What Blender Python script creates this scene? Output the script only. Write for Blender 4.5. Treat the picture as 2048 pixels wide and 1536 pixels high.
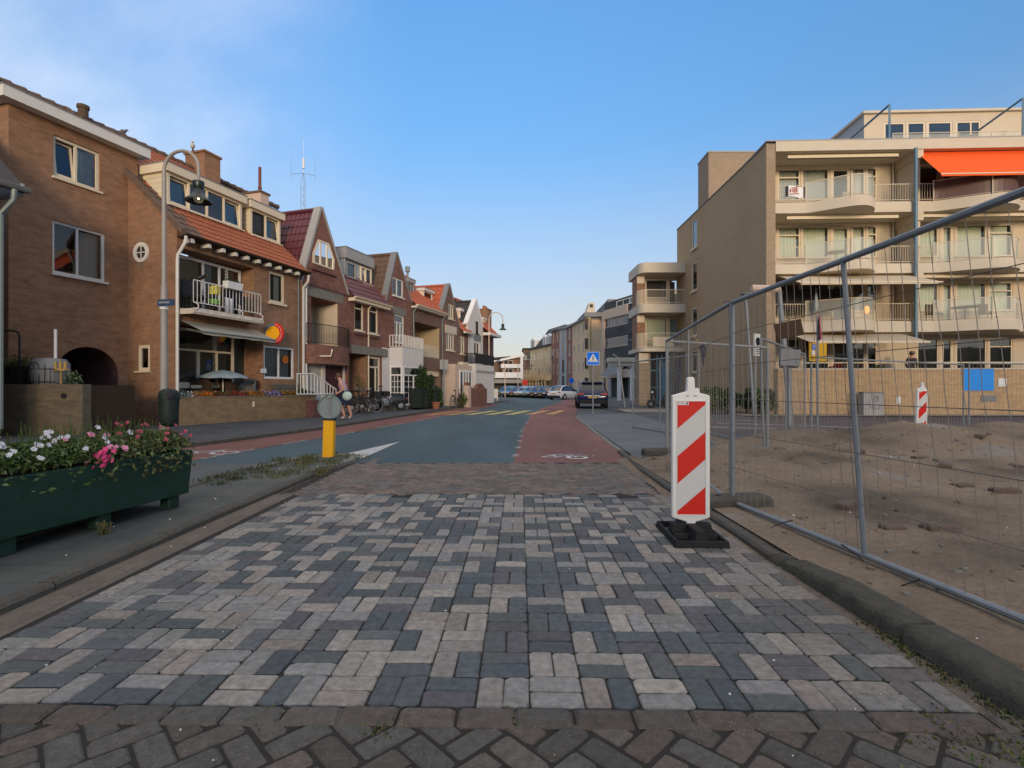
import bpy, bmesh, math, random
from mathutils import Vector, Matrix
from mathutils import noise as mnoise
R = math.radians
random.seed(7)
for o in list(bpy.data.objects): bpy.data.objects.remove(o)
C = bpy.context.scene.collection
SC = bpy.context.scene

# ------------------------------------------------------------------ camera
F, H0, Y0, CX = 1035.0, 1.17, 777.0, 1024.0      # focal length (px of the 2048 px photo), eye height, horizon row, centre column
cd = bpy.data.cameras.new('camera'); cam = bpy.data.objects.new('camera', cd); C.objects.link(cam)
cam.location = (0, 0, H0); cam.rotation_euler = (R(90), 0, 0)
cd.sensor_width = 36; cd.lens = 36*F/2048; cd.shift_y = 9/2048; cd.clip_end = 2500; cd.clip_start = .05
SC.camera = cam

# ------------------------------------------------------------------ sky, sun, exposure
SUN_EL, SUN_AZ = 7.0, 172.0        # degrees; azimuth clockwise from +Y
w = bpy.data.worlds.new('World'); SC.world = w; w.use_nodes = True
nt = w.node_tree; N = nt.nodes; L = nt.links; N.clear()
def nn(nt, t, **k):
    n = nt.nodes.new(t)
    for a, b in k.items():
        if isinstance(a, str) and a.startswith('i_'): n.inputs[a[2:].replace('_', ' ')].default_value = b
        else: setattr(n, a, b)
    return n
sky = nn(nt, 'ShaderNodeTexSky', sky_type='NISHITA', sun_disc=False, sun_elevation=R(SUN_EL), sun_rotation=R(SUN_AZ),
         altitude=10, air_density=1.0, dust_density=0.6, ozone_density=3.2)
hs = nn(nt, 'ShaderNodeHueSaturation'); hs.inputs['Saturation'].default_value = 1.0; hs.inputs['Value'].default_value = 1.0
L.new(sky.outputs[0], hs.inputs['Color'])
# pale warm band low over the horizon and thin cirrus high on the left
tc = nn(nt, 'ShaderNodeTexCoord'); sep = nn(nt, 'ShaderNodeSeparateXYZ'); L.new(tc.outputs['Generated'], sep.inputs[0])
mr = nn(nt, 'ShaderNodeMapRange', interpolation_type='SMOOTHSTEP'); mr.inputs[1].default_value = -.02; mr.inputs[2].default_value = .46
mr.inputs[3].default_value = .72; mr.inputs[4].default_value = 0.0; L.new(sep.outputs[2], mr.inputs[0])
gr = nn(nt, 'ShaderNodeMapRange'); gr.inputs[1].default_value = .04; gr.inputs[2].default_value = .60; gr.inputs[3].default_value = 1.0; gr.inputs[4].default_value = 2.2
L.new(sep.outputs[2], gr.inputs[0]); gv = nn(nt, 'ShaderNodeVectorMath', operation='SCALE'); L.new(hs.outputs[0], gv.inputs[0]); L.new(gr.outputs[0], gv.inputs['Scale'])
gt = nn(nt, 'ShaderNodeMapRange', interpolation_type='SMOOTHSTEP'); gt.inputs[1].default_value = .28; gt.inputs[2].default_value = .62; L.new(sep.outputs[2], gt.inputs[0])
gm = nn(nt, 'ShaderNodeMixRGB', blend_type='MULTIPLY'); gm.inputs[2].default_value = (.86, 1.0, 1.06, 1); L.new(gt.outputs[0], gm.inputs[0]); L.new(gv.outputs[0], gm.inputs[1])
mxh = nn(nt, 'ShaderNodeMixRGB'); mxh.inputs[2].default_value = (4.6, 4.0, 3.8, 1)
L.new(mr.outputs[0], mxh.inputs[0]); L.new(gm.outputs[0], mxh.inputs[1])
mp = nn(nt, 'ShaderNodeMapping'); mp.inputs['Rotation'].default_value = (0, R(28), R(20)); mp.inputs['Scale'].default_value = (1.2, 3.6, 3.0)
L.new(tc.outputs['Generated'], mp.inputs[0])
nz = nn(nt, 'ShaderNodeTexNoise'); nz.inputs['Scale'].default_value = 1.6; nz.inputs['Detail'].default_value = 6; nz.inputs['Roughness'].default_value = .55
L.new(mp.outputs[0], nz.inputs[0])
r1 = nn(nt, 'ShaderNodeMapRange', interpolation_type='SMOOTHSTEP'); r1.inputs[1].default_value = .30; r1.inputs[2].default_value = .85; L.new(nz.outputs[0], r1.inputs[0])
dt = nn(nt, 'ShaderNodeVectorMath', operation='DOT_PRODUCT'); dt.inputs[1].default_value = Vector((-.78, .62, .46)).normalized()
L.new(tc.outputs['Generated'], dt.inputs[0])
r2 = nn(nt, 'ShaderNodeMapRange', interpolation_type='SMOOTHSTEP'); r2.inputs[1].default_value = .80; r2.inputs[2].default_value = 1.0; L.new(dt.outputs['Value'], r2.inputs[0])
mu = nn(nt, 'ShaderNodeMath', operation='MULTIPLY'); L.new(r1.outputs[0], mu.inputs[0]); L.new(r2.outputs[0], mu.inputs[1])
mu2 = nn(nt, 'ShaderNodeMath', operation='MULTIPLY_ADD'); L.new(r2.outputs[0], mu2.inputs[0]); mu2.inputs[1].default_value = .30; L.new(mu.outputs[0], mu2.inputs[2])
mu3 = nn(nt, 'ShaderNodeMath', operation='MULTIPLY'); L.new(mu2.outputs[0], mu3.inputs[0]); mu3.inputs[1].default_value = .46
mxc = nn(nt, 'ShaderNodeMixRGB'); mxc.inputs[2].default_value = (5.6, 5.9, 6.6, 1)
L.new(mu3.outputs[0], mxc.inputs[0]); L.new(mxh.outputs[0], mxc.inputs[1])
# bright warm veil added overhead, out of view, to fill-light the ground
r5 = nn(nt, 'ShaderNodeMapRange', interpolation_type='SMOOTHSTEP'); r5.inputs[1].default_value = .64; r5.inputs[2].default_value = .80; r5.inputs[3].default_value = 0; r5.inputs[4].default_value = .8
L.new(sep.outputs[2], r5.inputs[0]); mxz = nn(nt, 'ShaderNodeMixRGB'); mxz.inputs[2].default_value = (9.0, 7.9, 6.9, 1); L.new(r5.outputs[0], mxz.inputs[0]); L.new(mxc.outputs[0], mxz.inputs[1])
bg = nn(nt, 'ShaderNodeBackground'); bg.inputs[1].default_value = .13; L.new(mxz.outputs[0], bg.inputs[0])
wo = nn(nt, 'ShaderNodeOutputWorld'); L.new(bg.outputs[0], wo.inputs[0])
sd = bpy.data.lights.new('sun', 'SUN'); sd.energy = 1.9; sd.angle = R(14); sd.color = (1, .76, .52)
so = bpy.data.objects.new('sun', sd); C.objects.link(so)
_s = Vector((math.sin(R(SUN_AZ))*math.cos(R(SUN_EL)), math.cos(R(SUN_AZ))*math.cos(R(SUN_EL)), math.sin(R(SUN_EL))))
so.rotation_euler = (-_s).to_track_quat('-Z', 'Y').to_euler(); so.location = (0, -20, 30)
SC.view_settings.view_transform = 'Standard'; SC.view_settings.look = 'None'; SC.view_settings.exposure = 0.45; SC.view_settings.gamma = 1

# ------------------------------------------------------------------ materials
MT = {}
def srgb(r, g, b):
    f = lambda c: (c/255/12.92 if c/255 <= .04045 else ((c/255+.055)/1.055)**2.4)
    return (f(r), f(g), f(b), 1)
def c4(c): return tuple(c) + ((1,) if len(c) == 3 else ())
def base(name, col, rough=.8, metal=0, spec=.3, emit=None, es=0):
    m = bpy.data.materials.new(name); m.use_nodes = True; b = m.node_tree.nodes['Principled BSDF']
    b.inputs['Base Color'].default_value = c4(col); b.inputs['Roughness'].default_value = rough; b.inputs['Metallic'].default_value = metal
    b.inputs['Specular IOR Level'].default_value = spec
    if emit: b.inputs['Emission Color'].default_value = c4(emit); b.inputs['Emission Strength'].default_value = es
    MT[name] = m; return m, m.node_tree, b
def grime(nt, b, col, amt=.25, scale=3.0, bump=.0, bscale=60, coord='Object', dark=.55):
    """uneven wear: a noise that varies the tone, and an optional fine bump"""
    t = nn(nt, 'ShaderNodeTexCoord'); n = nn(nt, 'ShaderNodeTexNoise'); n.inputs['Scale'].default_value = scale; n.inputs['Detail'].default_value = 7
    n.inputs['Roughness'].default_value = .62
    nt.links.new(t.outputs[coord], n.inputs['Vector'])
    r = nn(nt, 'ShaderNodeMapRange'); r.inputs[1].default_value = .32; r.inputs[2].default_value = .72; r.inputs[3].default_value = amt; r.inputs[4].default_value = 0
    nt.links.new(n.outputs[0], r.inputs[0])
    m = nn(nt, 'ShaderNodeMixRGB'); m.inputs[2].default_value = tuple(c*dark for c in c4(col)[:3]) + (1,)
    nt.links.new(r.outputs[0], m.inputs[0])
    if isinstance(b, tuple): src = b[1]; nt.links.new(src, m.inputs[1]); b = b[0]
    else: m.inputs[1].default_value = c4(col)
    nt.links.new(m.outputs[0], b.inputs['Base Color'])
    if bump:
        n2 = nn(nt, 'ShaderNodeTexNoise'); n2.inputs['Scale'].default_value = bscale; n2.inputs['Detail'].default_value = 4
        nt.links.new(t.outputs[coord], n2.inputs['Vector'])
        bp = nn(nt, 'ShaderNodeBump'); bp.inputs['Strength'].default_value = bump; bp.inputs['Distance'].default_value = .01
        nt.links.new(n2.outputs[0], bp.inputs['Height']); nt.links.new(bp.outputs[0], b.inputs['Normal'])
    return m
def plain(name, col, rough=.7, metal=0, amt=.18, scale=2.5, bump=0, bscale=60, spec=.3, **k):
    m, nt, b = base(name, col, rough, metal, spec, **k)
    grime(nt, b, col, amt, scale, bump, bscale)
    return m
def brick(name, c1, c2, mort, bw=.22, bh=.065, ms=.011, amt=.26, stain=(.6, .55, .45), rough=.88):
    m, nt, b = base(name, c1, rough)
    t = nn(nt, 'ShaderNodeTexCoord'); br = nn(nt, 'ShaderNodeTexBrick')
    br.inputs['Color1'].default_value = c4(c1); br.inputs['Color2'].default_value = c4(c2); br.inputs['Mortar'].default_value = c4(mort)
    br.inputs['Scale'].default_value = 1; br.inputs['Mortar Size'].default_value = ms/2; br.inputs['Mortar Smooth'].default_value = .3
    br.inputs['Brick Width'].default_value = bw; br.inputs['Row Height'].default_value = bh; br.inputs['Bias'].default_value = -.1
    nt.links.new(t.outputs['UV'], br.inputs['Vector'])
    # stretched blotches: groups of bricks a shade lighter or darker
    mp = nn(nt, 'ShaderNodeMapping'); mp.inputs['Scale'].default_value = (1.0, 1.5, 1); nt.links.new(t.outputs['UV'], mp.inputs[0])
    n = nn(nt, 'ShaderNodeTexNoise'); n.inputs['Scale'].default_value = 3.0; n.inputs['Detail'].default_value = 9; n.inputs['Roughness'].default_value = .7
    nt.links.new(mp.outputs[0], n.inputs['Vector'])
    r = nn(nt, 'ShaderNodeMapRange'); r.inputs[1].default_value = .3; r.inputs[2].default_value = .7; r.inputs[3].default_value = 1-amt; r.inputs[4].default_value = 1+amt*.7
    nt.links.new(n.outputs[0], r.inputs[0])
    mx = nn(nt, 'ShaderNodeMixRGB', blend_type='MULTIPLY'); mx.inputs[0].default_value = 1
    nt.links.new(br.outputs[0], mx.inputs[1]); nt.links.new(r.outputs[0], mx.inputs[2])
    n3 = nn(nt, 'ShaderNodeTexNoise'); n3.inputs['Scale'].default_value = .35; n3.inputs['Detail'].default_value = 5
    nt.links.new(t.outputs['UV'], n3.inputs['Vector'])
    r3 = nn(nt, 'ShaderNodeMapRange'); r3.inputs[1].default_value = .45; r3.inputs[2].default_value = .75; r3.inputs[3].default_value = 0; r3.inputs[4].default_value = .6
    nt.links.new(n3.outputs[0], r3.inputs[0])
    mx2 = nn(nt, 'ShaderNodeMixRGB', blend_type='MULTIPLY'); mx2.inputs[2].default_value = c4(stain)
    nt.links.new(r3.outputs[0], mx2.inputs[0]); nt.links.new(mx.outputs[0], mx2.inputs[1]); nt.links.new(mx2.outputs[0], b.inputs['Base Color'])
    bp = nn(nt, 'ShaderNodeBump'); bp.inputs['Strength'].default_value = .5; bp.inputs['Distance'].default_value = .008; bp.invert = True
    nt.links.new(br.outputs['Fac'], bp.inputs['Height']); nt.links.new(bp.outputs[0], b.inputs['Normal'])
    return m
def attr_mat(name, rough=.85, bump=.35, bscale=70, amt=.3, wear=3.0, speck=0):
    """colour comes from the mesh's per-stone colour (the stone's own colour), roughened by noise"""
    m, nt, b = base(name, (.3, .3, .3), rough)
    a = nn(nt, 'ShaderNodeVertexColor', layer_name='Col')
    mx = grime(nt, (b, a.outputs[0]), (.12, .11, .09), amt, wear, bump, bscale)
    mx.inputs[2].default_value = (.09, .08, .065, 1)
    t = nn(nt, 'ShaderNodeTexCoord'); n = nn(nt, 'ShaderNodeTexNoise'); n.inputs['Scale'].default_value = 26; n.inputs['Detail'].default_value = 9
    n.inputs['Roughness'].default_value = .7; nt.links.new(t.outputs['Object'], n.inputs['Vector'])
    r = nn(nt, 'ShaderNodeMapRange'); r.inputs[1].default_value = .3; r.inputs[2].default_value = .7; r.inputs[3].default_value = .58; r.inputs[4].default_value = 1.32
    nt.links.new(n.outputs[0], r.inputs[0])
    m2 = nn(nt, 'ShaderNodeMixRGB', blend_type='MULTIPLY'); m2.inputs[0].default_value = 1
    nt.links.new(a.outputs[0], m2.inputs[1]); nt.links.new(r.outputs[0], m2.inputs[2])
    out = m2.outputs[0]
    if speck:
        v = nn(nt, 'ShaderNodeTexVoronoi'); v.inputs['Scale'].default_value = 75; nt.links.new(t.outputs['Object'], v.inputs['Vector'])
        rr = nn(nt, 'ShaderNodeMapRange'); rr.inputs[1].default_value = .16; rr.inputs[2].default_value = .08; rr.inputs[3].default_value = 0; rr.inputs[4].default_value = speck
        nt.links.new(v.outputs['Distance'], rr.inputs[0])
        ms = nn(nt, 'ShaderNodeMixRGB'); ms.inputs[2].default_value = (.42, .40, .37, 1)
        nt.links.new(rr.outputs[0], ms.inputs[0]); nt.links.new(out, ms.inputs[1]); out = ms.outputs[0]
    nt.links.new(out, mx.inputs[1])
    return m
def glass(name, tint=(.75, .82, .84), rough=.02, refl=1.0):
    m = bpy.data.materials.new(name); m.use_nodes = True; nt = m.node_tree; nt.nodes.clear()
    tr = nn(nt, 'ShaderNodeBsdfTransparent'); tr.inputs[0].default_value = c4(tint)
    gl = nn(nt, 'ShaderNodeBsdfGlossy'); gl.inputs['Roughness'].default_value = rough; gl.inputs[0].default_value = (.95, .97, 1, 1)
    t = nn(nt, 'ShaderNodeTexCoord'); n = nn(nt, 'ShaderNodeTexNoise'); n.inputs['Scale'].default_value = 1.3; nt.links.new(t.outputs['Object'], n.inputs['Vector'])
    bp = nn(nt, 'ShaderNodeBump'); bp.inputs['Strength'].default_value = .03; bp.inputs['Distance'].default_value = .05; nt.links.new(n.outputs[0], bp.inputs['Height'])
    nt.links.new(bp.outputs[0], gl.inputs['Normal'])
    lw = nn(nt, 'ShaderNodeFresnel'); lw.inputs['IOR'].default_value = 1.9
    ma = nn(nt, 'ShaderNodeMath', operation='MULTIPLY'); ma.inputs[1].default_value = refl; nt.links.new(lw.outputs[0], ma.inputs[0]); ma.use_clamp = True
    mx = nn(nt, 'ShaderNodeMixShader'); nt.links.new(ma.outputs[0], mx.inputs[0]); nt.links.new(tr.outputs[0], mx.inputs[1]); nt.links.new(gl.outputs[0], mx.inputs[2])
    o = nn(nt, 'ShaderNodeOutputMaterial'); nt.links.new(mx.outputs[0], o.inputs[0]); MT[name] = m; return m
def frosted(name, col, alpha=.55):
    m, nt, b = base(name, col, .35); b.inputs['Alpha'].default_value = alpha
    return m

brick('brick_brown', (.335, .183, .106), (.26, .138, .08), (.27, .185, .12))
brick('brick_warm', (.315, .175, .107), (.25, .137, .083), (.26, .18, .12), amt=.25)
brick('brick_red', (.25, .11, .08), (.17, .075, .058), (.17, .125, .10))
brick('brick_redgrey', (.22, .13, .10), (.17, .10, .08), (.18, .14, .12))
brick('brick_grey', (.42, .30, .175), (.385, .275, .16), (.40, .29, .175), amt=.08, stain=(.85, .82, .78))
brick('brick_greylight', (.34, .26, .18), (.29, .22, .15), (.30, .24, .18), amt=.14, stain=(.85, .82, .78))
brick('brick_yellow', (.50, .345, .19), (.43, .295, .165), (.39, .29, .18), amt=.2, stain=(.8, .75, .7))
brick('brick_sand', (.78, .56, .36), (.72, .50, .31), (.62, .48, .33), amt=.12, stain=(.9, .85, .8))
brick('brick_gold', (.80, .62, .38), (.74, .55, .32), (.42, .33, .2), amt=.15)
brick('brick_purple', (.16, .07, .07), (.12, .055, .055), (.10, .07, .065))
brick('brick_terrace', (.27, .185, .10), (.21, .14, .08), (.20, .155, .10), stain=(.5, .5, .4))
brick('brick_garden', (.17, .135, .085), (.13, .10, .065), (.13, .11, .08), stain=(.5, .55, .4))
brick('plank_cream', (.66, .58, .42), (.62, .54, .39), (.38, .33, .24), bw=30, bh=.16, ms=.012, amt=.08, stain=(.9, .9, .85))
brick('plank_grey', (.42, .44, .45), (.40, .42, .43), (.28, .29, .30), bw=30, bh=.16, ms=.012, amt=.08, stain=(.9, .9, .85))
brick('panel_dark', (.075, .078, .085), (.065, .068, .075), (.03, .03, .03), bw=1.2, bh=.9, ms=.02, amt=.1)
plain('tile_orange', (.34, .105, .05), .75, amt=.55, scale=5)
plain('tile_mossy', (.15, .10, .075), .85, amt=.6, scale=5)
plain('tile_plum', (.10, .022, .032), .38, amt=.3, scale=4, spec=.5)
plain('tile_brown', (.14, .085, .06), .8, amt=.5, scale=5)
plain('tile_bright', (.42, .11, .055), .75, amt=.35, scale=4)
plain('tile_dark', (.05, .045, .045), .7, amt=.4, scale=5)
plain('white_paint', (.66, .64, .59), .5, amt=.16, scale=4)
plain('cream_paint', (.68, .59, .44), .5, amt=.14, scale=4)
plain('pvc_white', (.72, .72, .71), .4, amt=.12, scale=5)
plain('render_white', (.62, .60, .58), .8, amt=.22, scale=1.5)
plain('render_cream', (.60, .51, .385), .8, amt=.2, scale=1.2)
plain('render_pale', (.56, .44, .35), .8, amt=.2, scale=1.2)
plain('slab_cream', (.585, .515, .405), .75, amt=.22, scale=1.6, bump=.2, bscale=30)
plain('verge_grey', (.34, .34, .33), .7, amt=.3, scale=3)
plain('concrete', (.20, .19, .165), .9, amt=.45, scale=4, bump=.5, bscale=45)
plain('concrete_dark', (.10, .092, .076), .92, amt=.75, scale=9, bump=1.0, bscale=40)
plain('concrete_soffit', (.24, .22, .18), .9, amt=.4, scale=3)
plain('lead', (.20, .21, .22), .6, amt=.3)
plain('galvanised', (.24, .26, .27), .55, metal=.15, amt=.4, scale=9)
plain('steel_pole', (.36, .33, .29), .55, metal=.15, amt=.35, scale=5)
plain('steel_blue', (.13, .22, .29), .5, metal=.2, amt=.3, scale=5)
plain('black_metal', (.018, .018, .02), .5, amt=.2)
plain('lamp_green', (.012, .022, .018), .35, amt=.2, spec=.5)
plain('bin_green', (.018, .03, .024), .55, amt=.3, scale=6)
plain('planter_green', (.010, .048, .031), .55, amt=.75, scale=7, bump=.15, bscale=20, spec=.4)
plain('wire', (.24, .215, .19), .6, metal=.2, amt=.3)
plain('kerb_old', (.085, .08, .062), .95, amt=.9, scale=11, bump=1.0, bscale=55)
plain('clay_brick', (.13, .095, .075), .9, amt=.5, scale=12, bump=.5)
brick('brick_redlight', (.36, .17, .13), (.29, .13, .10), (.26, .17, .13), amt=.12)
plain('rubber', (.016, .016, .017), .75, amt=.4, scale=12, bump=.3, bscale=90)
plain('tyre', (.013, .013, .014), .8)
plain('chrome', (.5, .5, .5), .25, metal=1, amt=.1)
plain('plastic_white', (.74, .74, .70), .42, amt=.12, scale=8, spec=.4)
plain('sign_white', (.60, .60, .57), .6, amt=.06, spec=.15)
plain('sign_red', (.62, .018, .010), .5, amt=.05, spec=.25)
plain('sign_blue', (.006, .15, .72), .75, amt=.05, spec=.1); plain('street_blue', (.03, .06, .13), .6, amt=.3)
plain('sign_back', (.22, .27, .26), .5, metal=.2, amt=.3, scale=6)
plain('sign_yellow', (.72, .42, .03), .45, amt=.1)
plain('bollard_yellow', (.86, .42, .008), .45, amt=.15, scale=8)
plain('blue_panel', (.01, .26, .80), .6, amt=.03)
plain('ink', (.02, .02, .025), .6)
plain('red_dull', (.35, .05, .06), .6); plain('flue_red', (.17, .065, .055), .7)
plain('awning_orange', (.80, .105, .012), .8, amt=.12, scale=3)
plain('awning_cream', (.60, .50, .36), .85, amt=.2)
plain('awning_grey', (.36, .33, .27), .85, amt=.3, scale=4)
plain('parasol_cloth', (.36, .43, .45), .8, amt=.15)
plain('wood_dark', (.06, .035, .02), .8, amt=.4)
plain('wood_weathered', (.16, .15, .13), .85, amt=.5, scale=8)
plain('wood_yellow', (.45, .30, .10), .8, amt=.3)
plain('terracotta', (.33, .13, .07), .85, amt=.3)
plain('door_plum', (.07, .025, .03), .55, amt=.2)
plain('door_green', (.012, .05, .04), .45, amt=.2)
plain('door_blue', (.03, .14, .24), .45, amt=.2)
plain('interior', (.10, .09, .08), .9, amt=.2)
plain('curtain', (.50, .50, .47), .9, amt=.35, scale=9)
plain('curtain_warm', (.42, .33, .20), .9, amt=.3, scale=9)
plain('curtain_dark', (.10, .08, .07), .9, amt=.3, scale=9)
plain('blind', (.62, .64, .52), .8, amt=.1)
plain('skin', (.48, .25, .18), .6, amt=.1)
plain('hair', (.10, .05, .03), .7)
plain('cloth_pink', (.42, .30, .40), .85, amt=.2)
plain('cloth_navy', (.02, .025, .06), .85, amt=.2)
plain('cloth_mint', (.42, .56, .48), .85, amt=.25, scale=20)
plain('cloth_white', (.6, .6, .62), .85)
plain('cloth_dark', (.04, .035, .035), .85)
plain('toy_green', (.18, .55, .05), .5)
plain('toy_yellow', (.7, .6, .05), .5)
plain('flower_coral', (.50, .09, .14), .7, amt=.35, scale=30)
plain('flower_white', (.60, .60, .64), .7, amt=.1)
plain('flower_pink', (.66, .07, .22), .7, amt=.25, scale=30)
plain('flower_palepink', (.66, .26, .38), .7, amt=.2)
plain('flower_orange', (.70, .20, .02), .7, amt=.3, scale=20)
plain('flower_red', (.40, .04, .04), .7, amt=.3)
plain('flower_violet', (.12, .06, .38), .7)
plain('leaf', (.06, .105, .02), .7, amt=.5, scale=6)
plain('leaf_dry', (.13, .12, .05), .8, amt=.5, scale=6)
plain('leaf_dark', (.012, .035, .014), .7, amt=.5, scale=6)
plain('leaf_pale', (.15, .19, .08), .7, amt=.5, scale=6)
plain('bark', (.09, .065, .045), .9)
plain('bird_grey', (.14, .14, .15), .8)
plain('bird_white', (.7, .68, .64), .8)
plain('paint_navy', (.004, .012, .05), .14, amt=.1, spec=.5)
plain('paint_white', (.62, .62, .60), .18, amt=.08, spec=.6)
plain('paint_silver', (.38, .42, .44), .22, metal=.3, amt=.08)
plain('paint_black', (.015, .016, .018), .15, amt=.1, spec=.6)
plain('paint_green', (.03, .06, .05), .2, amt=.1, spec=.6)
plain('paint_maroon', (.07, .015, .02), .2, amt=.1, spec=.6)
plain('paint_lightblue', (.12, .20, .27), .2, amt=.1, spec=.6)
plain('car_glass', (.01, .015, .022), .06, amt=.0, spec=.8)
plain('tail_red', (.30, .03, .03), .25)
plain('headlight', (.7, .7, .68), .15)
plain('plate_yellow', (.38, .24, .07), .5)
base('bulb', (1, .8, .5), emit=(1, .78, .45), es=6)
base('lantern', (1, .6, .2), emit=(1, .42, .08), es=.9)
glass('glass'); glass('glass_dark', (.35, .40, .42), refl=1.25); glass('glass_clear', (.86, .90, .88), refl=.8)
frosted('glass_frosted', (.56, .58, .50), .42); frosted('screen_brown', (.16, .10, .09), .75)
# ------------------------------------------------------------------ geometry helpers
WM = {}                                   # world matrix of every object made here
class Fr:
    """a vertical plane's frame: x runs along it, y into the building, z up"""
    def __init__(s, ox, oy, deg):
        s.o = Vector((ox, oy)); a = R(deg); s.x = Vector((math.cos(a), math.sin(a))); s.y = Vector((-math.sin(a), math.cos(a)))
        s.M = Matrix.Translation((ox, oy, 0)) @ Matrix.Rotation(a, 4, 'Z'); s.deg = deg
    def u(s, px, v=0):
        r = (px-CX)/F; p = s.o + v*s.y
        return (r*p.y-p.x)/(s.x.x-r*s.x.y)
    def dep(s, u, v=0): return (s.o+u*s.x+v*s.y).y
    def w(s, px, py, v=0): return H0+(Y0-py)*s.dep(s.u(px, v), v)/F
    def rect(s, pl, pr, pt, pb, v=0):
        """pixel box (heights read at its left edge) -> u0,u1,w0,w1"""
        return s.u(pl, v), s.u(pr, v), s.w(pl, pb, v), s.w(pl, pt, v)
    def pt(s, u, v=0, z=0):
        p = s.o+u*s.x+v*s.y; return Vector((p.x, p.y, z))
def G(px, py, z=0.0):
    k = (H0-z)/(py-Y0); return Vector(((px-CX)*k, F*k, z))
def at(px, Yd, py=None):
    return Vector(((px-CX)*Yd/F, Yd, 0 if py is None else H0+(Y0-py)*Yd/F))
ID = Matrix.Identity(4)

class MB:
    def __init__(s): s.V = []; s.F = []; s.m = []; s.c = []; s.col = (1, 1, 1, 1)
    def face(s, pts, m=0):
        n = len(s.V); s.V += [Vector(p) for p in pts]; s.F.append(list(range(n, n+len(pts)))); s.m.append(m); s.c.append(s.col)
    def mesh(s, vs, fs, m=0):
        n = len(s.V); s.V += [Vector(v) for v in vs]
        for f in fs: s.F.append([n+i for i in f]); s.m.append(m); s.c.append(s.col)
    def box(s, x0, x1, y0, y1, z0, z1, m=0, T=None):
        if x1 < x0: x0, x1 = x1, x0
        if y1 < y0: y0, y1 = y1, y0
        if z1 < z0: z0, z1 = z1, z0
        v = [Vector((x, y, z)) for z in (z0, z1) for y in (y0, y1) for x in (x0, x1)]
        if T: v = [T @ p for p in v]
        s.mesh(v, [(0, 2, 3, 1), (4, 5, 7, 6), (0, 1, 5, 4), (2, 6, 7, 3), (0, 4, 6, 2), (1, 3, 7, 5)], m)
        return s
    def bbox(s, x0, x1, y0, y1, z0, z1, b=.01, m=0, T=None):
        """box with chamfered top edges"""
        v = [Vector(p) for p in [(x0, y0, z0), (x1, y0, z0), (x1, y1, z0), (x0, y1, z0), (x0, y0, z1-b), (x1, y0, z1-b), (x1, y1, z1-b), (x0, y1, z1-b),
             (x0+b, y0+b, z1), (x1-b, y0+b, z1), (x1-b, y1-b, z1), (x0+b, y1-b, z1)]]
        if T: v = [T @ p for p in v]
        fs = [(8, 9, 10, 11)]
        for i in range(4):
            j = (i+1) % 4; fs += [(i, j, 4+j, 4+i), (4+i, 4+j, 8+j, 8+i)]
        s.mesh(v, fs, m); return s
    def prism(s, pts, d, m=0):
        """planar polygon pts extruded by vector d"""
        p = [Vector(q) for q in pts]; d = Vector(d); n = len(p)
        s.mesh(p+[q+d for q in p], [tuple(range(n))[::-1], tuple(range(n, 2*n))]+[(i, (i+1) % n, n+(i+1) % n, n+i) for i in range(n)], m); return s
    def tube(s, path, r, n=6, m=0, cap=True):
        P = [Vector(p) for p in path]; rr = r if isinstance(r, (list, tuple)) else [r]*len(P)
        vs = []; fs = []; up = None
        for i, p in enumerate(P):
            t = (P[min(i+1, len(P)-1)]-P[max(i-1, 0)]).normalized()
            if up is None: up = Vector((0, 0, 1)) if abs(t.z) < .9 else Vector((1, 0, 0))
            a = (up-t*up.dot(t)).normalized(); up = a; b = t.cross(a)
            for k in range(n):
                q = 2*math.pi*(k+.5)/n; vs.append(p+(a*math.cos(q)+b*math.sin(q))*rr[i])
        for i in range(len(P)-1):
            for k in range(n): fs.append((i*n+k, i*n+(k+1) % n, (i+1)*n+(k+1) % n, (i+1)*n+k))
        if cap: fs += [tuple(range(n))[::-1], tuple((len(P)-1)*n+k for k in range(n))]
        s.mesh(vs, fs, m); return s
    def lathe(s, c, prof, n=16, m=0, T=None, ax='z', cap=True):
        vs = []; fs = []
        for r, z in prof:
            for k in range(n):
                q = 2*math.pi*k/n; p = Vector((r*math.cos(q), r*math.sin(q), z))
                if ax == 'y': p = Vector((p.x, p.z, p.y))
                if ax == 'x': p = Vector((p.z, p.x, p.y))
                p = (T @ p if T else p)+Vector(c); vs.append(p)
        for i in range(len(prof)-1):
            for k in range(n): fs.append((i*n+k, i*n+(k+1) % n, (i+1)*n+(k+1) % n, (i+1)*n+k))
        if not cap: s.mesh(vs, fs+[((len(prof)-1)*n+k, (len(prof)-1)*n+(k+1) % n, (k+1) % n, k) for k in range(n)], m); return s
        if prof[0][0] > 1e-4: fs.append(tuple(range(n))[::-1])
        if prof[-1][0] > 1e-4: fs.append(tuple((len(prof)-1)*n+k for k in range(n)))
        s.mesh(vs, fs, m); return s
    def ball(s, c, rx, ry=None, rz=None, n=10, m=0, T=None, jit=0):
        ry = ry or rx; rz = rz or rx; vs = []; fs = []; h = n//2+1
        for i in range(h+1):
            a = math.pi*i/h
            for k in range(n):
                q = 2*math.pi*k/n; j = 1+random.uniform(-jit, jit)
                p = Vector((rx*math.sin(a)*math.cos(q)*j, ry*math.sin(a)*math.sin(q)*j, rz*math.cos(a)*j)); vs.append((T @ p if T else p)+Vector(c))
        for i in range(h):
            for k in range(n): fs.append((i*n+k, (i+1)*n+k, (i+1)*n+(k+1) % n, i*n+(k+1) % n))
        s.mesh(vs, fs, m); return s
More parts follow.
